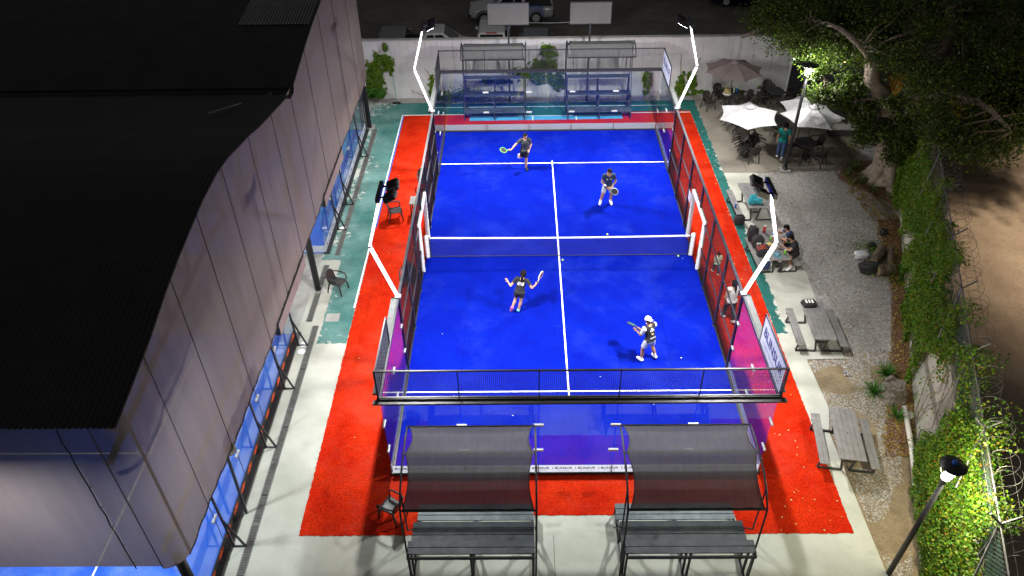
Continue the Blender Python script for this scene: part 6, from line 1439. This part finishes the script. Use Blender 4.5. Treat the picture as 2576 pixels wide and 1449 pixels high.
    if cap:
        garment('cap_crown', isr('head') & (h_ > 0.02 * s), cap, 0.016 * s)
        c0 = J['hea'] + hd * .055 * s; bk = -fw if (over or {}).get('_capback') else fw
        pts = [c0 + rt * (.075 * math.cos(R(a))) * s + bk * (.07 + .10 * math.sin(R(a))) * s - hd * .012 * s for a in range(0, 181, 20)]
        MB().add([p for p in pts] + [p - hd * .012 * s for p in pts], [tuple(range(10)), tuple(range(19, 9, -1))] + [(i, i + 10, i + 11, i + 1) for i in range(9)]).build('cap_peak', cap, e)
        garment('hair', isr('head') & (h_ > -0.05 * s) & (h_ <= 0.02 * s) & (f_ < 0.0), hair, 0.008 * s)
    else:
        garment('hair', isr('head') & ((h_ > 0.045 * s) | ((f_ < -0.005 * s) & (h_ > -0.10 * s)) | ((f_ < 0.035 * s) & (h_ > 0.0))), hair, 0.016 * s)
        if longhair:
            q = [J['hea'] + hd * .05 * s - fw * .09 * s, J['hea'] - fw * .14 * s - hd * .02 * s, J['hea'] - fw * .14 * s - hd * .14 * s, J['hea'] - fw * .12 * s - hd * .26 * s]; MB().tube(q, [.03 * s, .045 * s, .04 * s, .012 * s], 10).build('ponytail', hair, e, smooth=True)
    for sg in (-1, 1):
        c0 = J['hea'] + fw * .083 * s + rt * sg * .032 * s + hd * .012 * s; MB().lathe([(0.0, -.008 * s), (.011 * s, 0), (0, .008 * s)], c0, 8).build('eye', 'eye_dark', e)
    MB().obox(basis(rt, hd, fw, J['hea'] + fw * .088 * s - hd * .055 * s), .045 * s, .010 * s, .012 * s).build('mouth', 'lip', e)
    M = e.matrix_basis if False else Matrix.Translation(loc) @ Matrix.Rotation(R(face - 90), 4, 'Z')
    if marks:
        for (u, v, w, h, mt, back) in marks:      # flat prints on the shirt front (back=1: rear)
            c0 = J['pel'].lerp(J['nec'], v) + rt * u * s; dirn = (up.cross(rt)).normalized() * (-1 if back else 1); sel = np.linalg.norm(co - np.array(c0 + dirn * .12 * s), axis=1).argmin(); nn = Vector(nr_[sel]); pos = Vector(co[sel]) + nn * .028 * s
            MB().obox(basis(rt, nn.cross(rt).normalized(), nn, pos), w * s, h * s, .004).build('print', mt, e)
    return e, J, M
def racket(hand, d, nrm, face, frame, label):
    """hand: world grip point, d: direction handle->head, nrm: face normal"""
    d = Vector(d).normalized(); nrm = Vector(nrm); nrm = (nrm - d * nrm.dot(d)).normalized(); x = d.cross(nrm)
    e = empty('padel_racket', (0, 0, 0), 0, label, 'racket', 'padel rackets'); e.matrix_basis = basis(x, d, nrm, hand)
    pts = [(0.128 * math.cos(a) * (1 if math.sin(a) > 0 else 1 - 0.12 * math.sin(-a)), 0.30 + 0.15 * math.sin(a)) for a in [2 * math.pi * k / 28 for k in range(28)]]
    MB().prism([(p[0] * 0.9, 0.30 + (p[1] - 0.30) * 0.9) for p in pts], -0.016, 0.016).build('racket_face', face, e)
    MB().tube([(p[0], p[1], 0) for p in pts] + [(pts[0][0], pts[0][1], 0)], 0.019, 8).build('racket_frame', frame, e, smooth=True)
    MB().tube([(0, -0.06, 0), (0, 0.10, 0)], [0.018, 0.016], 8).build('grip', 'racket_black', e); MB().tube([(0, 0.08, 0), (-0.06, 0.2, 0)], 0.013, 6).build('throat', frame, e); MB().tube([(0, 0.08, 0), (0.06, 0.2, 0)], 0.013, 6).build('throat', frame, e)
    hl = MB()
    for i in range(-3, 4):
        for j in range(-3, 4):
            if i * i + j * j < 10: hl.lathe([(0.006, -0.0168), (0.006, 0.0168)], (i * 0.026, 0.31 + j * 0.026, 0), 6)
    hl.build('holes', 'eye_dark', e, kind='stuff')
def wpt(M, J, a, b=None, t=0.0):
    p = J[a] if b is None else J[a].lerp(J[b], t); return M @ p
# players
e1, J, M = person('player in charcoal shirt and black shorts swinging far left of the net', (-1.22, 6.45, 0.02), -78,
    dict(pel=(0, 0, .96), shL=(-.19, .03, 1.43), shR=(.19, -.02, 1.42), elR=(.44, .02, 1.24), wrR=(.64, .12, 1.08), elL=(-.27, -.02, 1.17), wrL=(-.16, .16, 1.02), hiR=(.09, 0, .93), knR=(.13, -.16, .52), anR=(.16, -.52, .42), toR=(.16, -.60, .26), hiL=(-.06, 0, .93), knL=(-.04, .04, .5), anL=(-.05, .02, .09), toL=(-.06, .19, .035), _look=(-.35, 1, -.1), _handR=(.8, .2, .1)),
    S=1.0, bulk=1.12, shirt='shirt_charcoal', sleeve=.65, lower='shorts_black', leg=.75, shoes=('shoe_black', 'shoe_white'), skin='skin')
h = wpt(M, J, 'wrR') + (M.to_3x3() @ Vector((.07, .03, .0))); racket(h, M.to_3x3() @ Vector((.85, .2, .28)), M.to_3x3() @ Vector((-.2, .5, .9)), 'racket_black', 'racket_green', 'green edged racket in the far left player\'s outstretched hand')
e2, J, M = person('player in navy shirt and pale grey shorts waiting on the far right', (2.12, 3.62, 0.02), -88,
    dict(pel=(0, -.03, .90), wai=(0, .0, 1.05), che=(0, .04, 1.25), nec=(0, .09, 1.41), hea=(0, .14, 1.55), shL=(-.2, .06, 1.35), shR=(.2, .06, 1.35), elR=(.27, .1, 1.07), wrR=(.10, .27, .95), elL=(-.29, .08, 1.07), wrL=(-.09, .30, .93), hiL=(-.1, 0, .87), hiR=(.1, 0, .87), knL=(-.15, .09, .48), anL=(-.15, 0, .09), toL=(-.17, .16, .035), knR=(.2, .09, .48), anR=(.26, -.02, .09), toR=(.30, .13, .035), _handR=(-.5, .5, -.3), _handL=(.6, .4, -.2), _look=(.1, 1, -.35)),
    S=1.0, bulk=1.05, shirt='shirt_navy', sleeve=.62, lower='shorts_grey', leg=.78, shoes=('shoe_white', 'shoe_white'), sock='shoe_white', skin='skin_tan', marks=[(-.08, .72, .05, .04, 'food_yellow', 0), (.08, .70, .07, .06, 'shorts_grey', 0)])
h = wpt(M, J, 'wrR') + (M.to_3x3() @ Vector((-.05, .05, -.02))); racket(h, M.to_3x3() @ Vector((-.75, .3, -.35)), M.to_3x3() @ Vector((0.1, 1, .35)), 'racket_black', 'shorts_grey', 'dark racket with pale rim held by the navy shirted player')
MB().tube([tuple(J['wrR'].lerp(J['elR'], .12)), tuple(J['wrR'].lerp(J['elR'], .45))], .043, 10).build('wristband', 'shoe_white', e2, smooth=True)
e3, J, M = person('player in black with bright pink shoes running away, near left', (-1.58, -3.2, 0.02), 82,
    dict(pel=(.10, 0, .95), wai=(.12, .03, 1.09), che=(.15, .07, 1.27), nec=(.19, .10, 1.43), hea=(.21, .15, 1.57), shL=(-.02, .10, 1.40), shR=(.37, .07, 1.36), elL=(-.20, -.06, 1.20), wrL=(-.30, .06, 1.26), elR=(.52, -.02, 1.14), wrR=(.62, .18, 1.12), hiL=(.01, 0, .92), hiR=(.19, 0, .90), knL=(-.05, .10, .52), anL=(-.16, -.10, .24), toL=(-.2, -.05, .08), knR=(.14, .06, .48), anR=(.05, .0, .09), toR=(.05, .17, .035), _handR=(.4, .7, .3)),
    S=.98, bulk=.95, shirt='shirt_black', sleeve=.6, lower='shorts_black', leg=.55, shoes=('shoe_pink', 'shoe_cyan'), skin='skin', longhair=True, marks=[(-.11 + .042 * k, .70, .014, .13, 'paper_white', 1) for k in range(6)])
h = wpt(M, J, 'wrR') + (M.to_3x3() @ Vector((.05, .06, .03))); racket(h, M.to_3x3() @ Vector((.35, .5, .75)), M.to_3x3() @ Vector((.9, -.3, -.1)), 'racket_crimson', 'paper_white', 'crimson racket in the running player\'s right hand')
e4, J, M = person('player in white cap and pale shorts, back turned, near right', (2.58, -5.6, 0.02), 125,
    dict(pel=(0, -.02, .92), wai=(0, .02, 1.06), che=(0, .07, 1.25), nec=(0, .12, 1.41), hea=(0, .17, 1.55), shL=(-.2, .10, 1.36), shR=(.19, .08, 1.36), elL=(-.25, .17, 1.08), wrL=(-.20, .42, 1.06), elR=(.20, .20, 1.06), wrR=(.02, .42, .98), hiL=(-.1, 0, .89), hiR=(.1, 0, .89), knL=(-.17, .10, .48), anL=(-.22, .06, .09), toL=(-.20, .24, .035), knR=(.20, .06, .48), anR=(.24, -.10, .09), toR=(.30, .06, .035), _handR=(-.3, .8, .1), _capback=True, _look=(-.1, 1, -.1)),
    S=.99, bulk=1.02, shirt='shirt_black', sleeve=.68, lower='shorts_pale', leg=.7, shoes=('shoe_white', 'shoe_white'), sock='shoe_white', cap='hat_white', skin='skin_tan', marks=[(0, .82, .06, .04, 'paper_white', 1), (-.05, .70, .03, .05, 'paper_white', 1), (.0, .70, .03, .06, 'paper_white', 1), (.05, .70, .03, .05, 'paper_white', 1), (0, .48, .08, .05, 'food_yellow', 1), (0, .2, .2, .025, 'shorts_pale', 1)])
h = wpt(M, J, 'wrR') + (M.to_3x3() @ Vector((-.02, .07, .02))); racket(h, M.to_3x3() @ Vector((-.25, .9, .02)), M.to_3x3() @ Vector((.5, .1, .8)), 'racket_teal', 'racket_black', 'dark teal racket held by the player in the white cap')
# white sleeves on the near right player's two tone shirt
for c, s_ in (('L', -1), ('R', 1)):
    p, q = J['sh' + c], J['sh' + c].lerp(J['el' + c], .66); v, f = capsule(p, q, .083, .068, 14); MB().add(v, f).build('white_sleeve', 'shirt_white', e4, smooth=True)
# bystanders outside the fence
person('small child in pale green top walking outside the right fence', (5.62, -1.2, 0.012), 100, dict(knL=(-.1, .16, .52), anL=(-.1, .22, .14), toL=(-.11, .38, .10), anR=(.11, -.2, .12), toR=(.11, -.06, .04), knR=(.11, -.02, .5)), S=.56, bulk=1.15, shirt='shirt_mint', sleeve=.9, lower='kid_pants', leg=1.9, shoes=('shoe_white', 'shoe_white'))
person('woman in white top and dark leggings walking outside the right fence', (5.52, -3.75, 0.012), 98, dict(knL=(-.1, .16, .52), anL=(-.1, .18, .10), toL=(-.11, .34, .05), knR=(.11, -.02, .5), anR=(.11, -.24, .16), toR=(.11, -.12, .05), elL=(-.3, -.1, 1.16), wrL=(-.22, -.04, .95), elR=(.28, .05, 1.14), wrR=(.26, .2, .95)), S=.97, bulk=1.08, shirt='shirt_white', sleeve=0, lower='leggings', leg=1.92, shoes=('shoe_white', 'shoe_white'), longhair=True)
person('man in teal shirt and jeans walking across the patio behind the lamp post', (10.1, 7.1, 0.006), 70, dict(knL=(-.1, .14, .52), anL=(-.1, .1, .09), toL=(-.1, .27, .04), knR=(.1, .02, .5), anR=(.1, -.26, .2), toR=(.1, -.14, .06)), S=1.0, bulk=1.15, shirt='shirt_teal', sleeve=.65, lower='jeans', leg=1.93, shoes=('shoe_white', 'shoe_white'))
SIT = dict(pel=(0, -.05, .55), wai=(0, -.03, .70), che=(0, .06, .90), nec=(0, .16, 1.07), hea=(0, .23, 1.20), shL=(-.2, .12, 1.01), shR=(.2, .12, 1.01), elL=(-.24, .30, .82), wrL=(-.07, .48, .88), elR=(.24, .30, .82), wrR=(.07, .46, .98), hiL=(-.1, -.05, .53), hiR=(.1, -.05, .53), knL=(-.13, .38, .50), anL=(-.13, .34, .09), toL=(-.13, .5, .04), knR=(.13, .38, .50), anR=(.14, .22, .09), toR=(.14, .38, .04), _look=(.1, 1, -.1))
person('seated man in dark blue shirt leaning on the picnic table', (8.52, 0.02, 0.004), 182, SIT, S=.98, bulk=1.1, shirt='shirt_blue', sleeve=.6, lower='shorts_black', leg=.9, shoes=('shoe_white', 'shoe_white'), skin='skin')
SIT2 = dict(SIT); SIT2.update(knL=(-.30, .26, .52), anL=(-.34, .16, .12), toL=(-.40, .30, .05), wrR=(.05, .44, 1.06), elR=(.2, .34, .86))
person('seated man in black shirt and shorts at the near end of the bench', (8.50, -0.62, 0.004), 185, SIT2, S=1.0, bulk=1.12, shirt='shirt_black', sleeve=.6, lower='shorts_black', leg=.85, shoes=('shoe_white', 'shoe_white'), sock='shoe_white', skin='skin_tan', marks=[(.17, .75, .05, .05, 'racket_green', 0)])
person('player dimly seen through the mesh curtain on the far hall court', (-12.6, 3.2, 0.03), 40, dict(elR=(.35, .15, 1.2), wrR=(.4, .4, 1.3)), S=1.0, shirt='bag_red', sleeve=.6, lower='shorts_pale', leg=.7)
# balls
def ball(x, y, z, label):
    o = MB().lathe([(0.0335 * math.sin(math.pi * k / 8) + 1e-4, -0.0335 * math.cos(math.pi * k / 8)) for k in range(9)], (0, 0, 0), 14).build('padel_ball', 'ball_yellow', smooth=True); o.location = (x, y, z); tag(o, label, 'ball', 'padel balls')
ball(1.75, -0.05, 1.02, 'yellow padel ball in the air just above the net tape'); ball(0.12, -0.30, 0.06, 'yellow padel ball on the court beside the centre line at the net'); ball(4.45, -0.12, 0.06, 'yellow padel ball under the net\'s right end')

# ================================================================== VEHICLES BEHIND THE FAR WALL
def loft(rings, name, mat, parent, smooth=True):
    n = len(rings[0]); vs = [p for r in rings for p in r]; fs = []
    for i in range(len(rings) - 1):
        for j in range(n): fs.append((i * n + j, (i + 1) * n + j, (i + 1) * n + (j + 1) % n, i * n + (j + 1) % n))
    fs.append(tuple(range(n))); fs.append(tuple(reversed([(len(rings) - 1) * n + j for j in range(n)])))
    return MB().add(vs, fs).build(name, mat, parent, smooth=smooth)
def sect(x, hw, z0, z1, top=0.9, r=0.12):
    return [(x, -hw * .94, z0), (x, -hw, z0 + .12), (x, -hw, z1 - r), (x, -hw * top, z1 - .03), (x, -hw * top * .6, z1), (x, hw * top * .6, z1), (x, hw * top, z1 - .03), (x, hw, z1 - r), (x, hw, z0 + .12), (x, hw * .94, z0)]
def vehicle(kind, x, y, rz, paint, label, roof=None, stripes=False):
    """local +x is the front"""
    e = empty({'pickup': 'parked_pickup', 'suv': 'parked_car', 'hatch': 'parked_car', 'sedan': 'parked_car'}[kind], (x, y, -0.06), R(rz), label, 'pickup' if kind == 'pickup' else 'car', 'vehicles parked behind the far wall')
    L, W, H, gc = {'pickup': (5.2, 0.92, 1.80, .38), 'suv': (4.5, 0.90, 1.72, .25), 'hatch': (4.0, 0.86, 1.50, .2), 'sedan': (4.4, 0.87, 1.45, .2)}[kind]
    hl = L / 2; belt = H * .60
    body = [(-hl, .86, gc + .12, belt - .08), (-hl + .15, .97, gc, belt), (-hl + .9, 1, gc, belt + .02), (0, 1, gc, belt + .02), (hl - 1.3, 1, gc, belt), (hl - .35, .95, gc, belt - .12), (hl - .06, .85, gc + .04, belt - .28), (hl, .75, gc + .15, belt - .40)]
    if kind == 'pickup': body[0] = (-hl, .94, gc + .1, belt - .02)
    loft([sect(a, W * b, c, d) for a, b, c, d in body], 'body', paint, e)
    if kind == 'pickup': g = [(-hl + 1.75, .80), (-hl + 1.95, 1.0), (hl - 2.35, 1.0), (hl - 1.45, .02)]
    elif kind == 'sedan': g = [(-hl + .5, .05), (-hl + 1.2, 1.0), (hl - 2.2, 1.0), (hl - 1.2, .02)]
    else: g = [(-hl + .12, .1), (-hl + .5, 1.0), (hl - 2.0, 1.0), (hl - 1.1, .02)]
    rings = []
    for a, t in g:
        zt = belt + (H - belt) * t; rings.append([(a, -W * .93, belt - .03), (a, -W * (.93 - .13 * t), zt - .05 * t), (a, -W * (.86 - .13 * t), zt), (a, W * (.86 - .13 * t), zt), (a, W * (.93 - .13 * t), zt - .05 * t), (a, W * .93, belt - .03)])
    loft(rings, 'cabin', paint if roof is None else roof, e, smooth=False)
    # glazing just proud of the cabin
    def pane(nm, q): MB().add(q, [(0, 1, 2, 3)]).build(nm, 'car_glass', e)
    (a0, t0), (a1, t1), (a2, t2), (a3, t3) = g; zt = H - .10; zb = belt + .05
    for s in (-1, 1):
        yb = W * .925 + .006; yt = W * .80 + .012
        xs0 = a0 + (a1 - a0) * .6; m = (a1 + a2) / 2
        pane('side_window', [(xs0 - .02, s * yb, zb), (m - .03, s * yb, zb), (m - .03, s * yt, zt), (a1 + .06, s * yt, zt)]); pane('side_window', [(m + .03, s * yb, zb), (a3 - .22, s * yb, zb), (a2 - .04, s * yt, zt), (m + .03, s * yt, zt)])
        MB().box(a3 - .55, a3 - .38, s * (W + .02) - .09, s * (W + .02) + .09, belt - .02, belt + .12).build('wing_mirror', paint, e, bevel=.02)
        MB().box(hl - .30, hl - .05, s * W * .72 - .13, s * W * .72 + .13, belt - .34, belt - .2).build('headlight', 'silver', e, bevel=.02); MB().box(-hl - .012, -hl + .1, s * W * .76 - .1, s * W * .76 + .1, belt - .38, belt - .12).build('tail_light', 'tail_red', e, bevel=.01)
    def off(p, q, r_, s_): return [p, q, r_, s_]
    k = .012
    pane('windscreen', [(a3 - .07 + k, -W * .80, belt + .07), (a3 - .07 + k, W * .80, belt + .07), (a2 + .08 + k, W * .70, H - .06 + k), (a2 + .08 + k, -W * .70, H - .06 + k)])
    pane('rear_window', [(a0 + (a1 - a0) * .25 - k, -W * .74, belt + (H - belt) * .3), (a0 + (a1 - a0) * .25 - k, W * .74, belt + (H - belt) * .3), (a1 - .06 - k, W * .68, H - .07), (a1 - .06 - k, -W * .68, H - .07)])
    if kind in ('suv', 'hatch', 'sedan'): MB().box(a1 - .05, a1 + .02, -.28, .28, H - .035, H + .012).build('brake_light', 'tail_red', e)
    wr = .39 if kind == 'pickup' else .33
    for fx_ in (hl - .95, -hl + 1.05):
        for s in (-1, 1):
            w = MB().lathe([(wr * .62, -.11), (wr * .93, -.12), (wr, -.07), (wr, .07), (wr * .93, .12), (wr * .62, .11)], ax=Matrix.Translation((fx_, s * (W - .09), wr)) @ Matrix.Rotation(R(90), 4, 'X'), n=24).build('wheel', 'rubber', e, smooth=True)
            MB().lathe([(wr * .60, -.13), (wr * .55, -.10), (wr * .30, -.13), (wr * .12, -.135), (wr * .12, .135), (wr * .30, .13), (wr * .55, .10), (wr * .60, .13)], ax=Matrix.Translation((fx_, s * (W - .09), wr)) @ Matrix.Rotation(R(90), 4, 'X'), n=20).build('rim', 'silver', w)
            MB().tube([(fx_ + (wr + .09) * math.cos(R(t)), s * (W + .005), wr + (wr + .09) * math.sin(R(t))) for t in range(0, 181, 20)], .035, 6).build('wheel_arch', 'stripe_blue' if stripes and fx_ < 0 else 'rubber', e)
    MB().box(hl - .12, hl + .06, -W * .9, W * .9, gc + .02, gc + .24).build('front_bumper', 'rubber', e, bevel=.03); MB().box(-hl - .07, -hl + .08, -W * .9, W * .9, gc + .05, gc + .25).build('rear_bumper', 'rubber', e, bevel=.03)
    if kind == 'pickup':
        MB().box(-hl + .12, -hl + 1.68, -W * .82, W * .82, belt + .022, belt + .03).build('cargo_bed', 'rubber', e)
        for s in (-1, 1):
            MB().box(-hl + .05, -hl + 1.72, s * W * .9 - .05, s * W * .9 + .05, belt + .02, belt + .10).build('bed_rail', 'rubber', e)
            if stripes:
                for q in range(3): MB().tube([(-hl + 1.05 + (.56 + .10 * q) * math.cos(R(t)), s * (W + .012), .40 + (.56 + .10 * q) * math.sin(R(t))) for t in range(20, 150, 15)], .018, 6).build('stripe', 'stripe_blue', e)
    return e
vehicle('pickup', -1.95, 25.15, 181, 'car_white', 'white pickup with blue wheel arch stripes behind the left board', stripes=True)
vehicle('suv', -8.45, 19.3, 92, 'car_dark', 'dark car with a pale edged roof parked behind the wall, nearest the hall', roof='car_grey')
vehicle('pickup', -5.9, 18.9, 2, 'car_white', 'white van like pickup parked behind the wall, beside the far left lamp')
vehicle('suv', -2.95, 20.1, 90, 'car_white', 'white car showing a red brake light over the wall')
vehicle('hatch', -0.5, 19.6, 88, 'car_grey', 'dark grey hatchback parked behind the wall, right of the white car')
vehicle('sedan', 13.2, 27.6, 175, 'car_blue', 'dark blue car almost lost in the night behind the oak')
vehicle('hatch', 9.6, 29.4, 182, 'car_silver', 'car at the top picture edge, only its wheels in view')
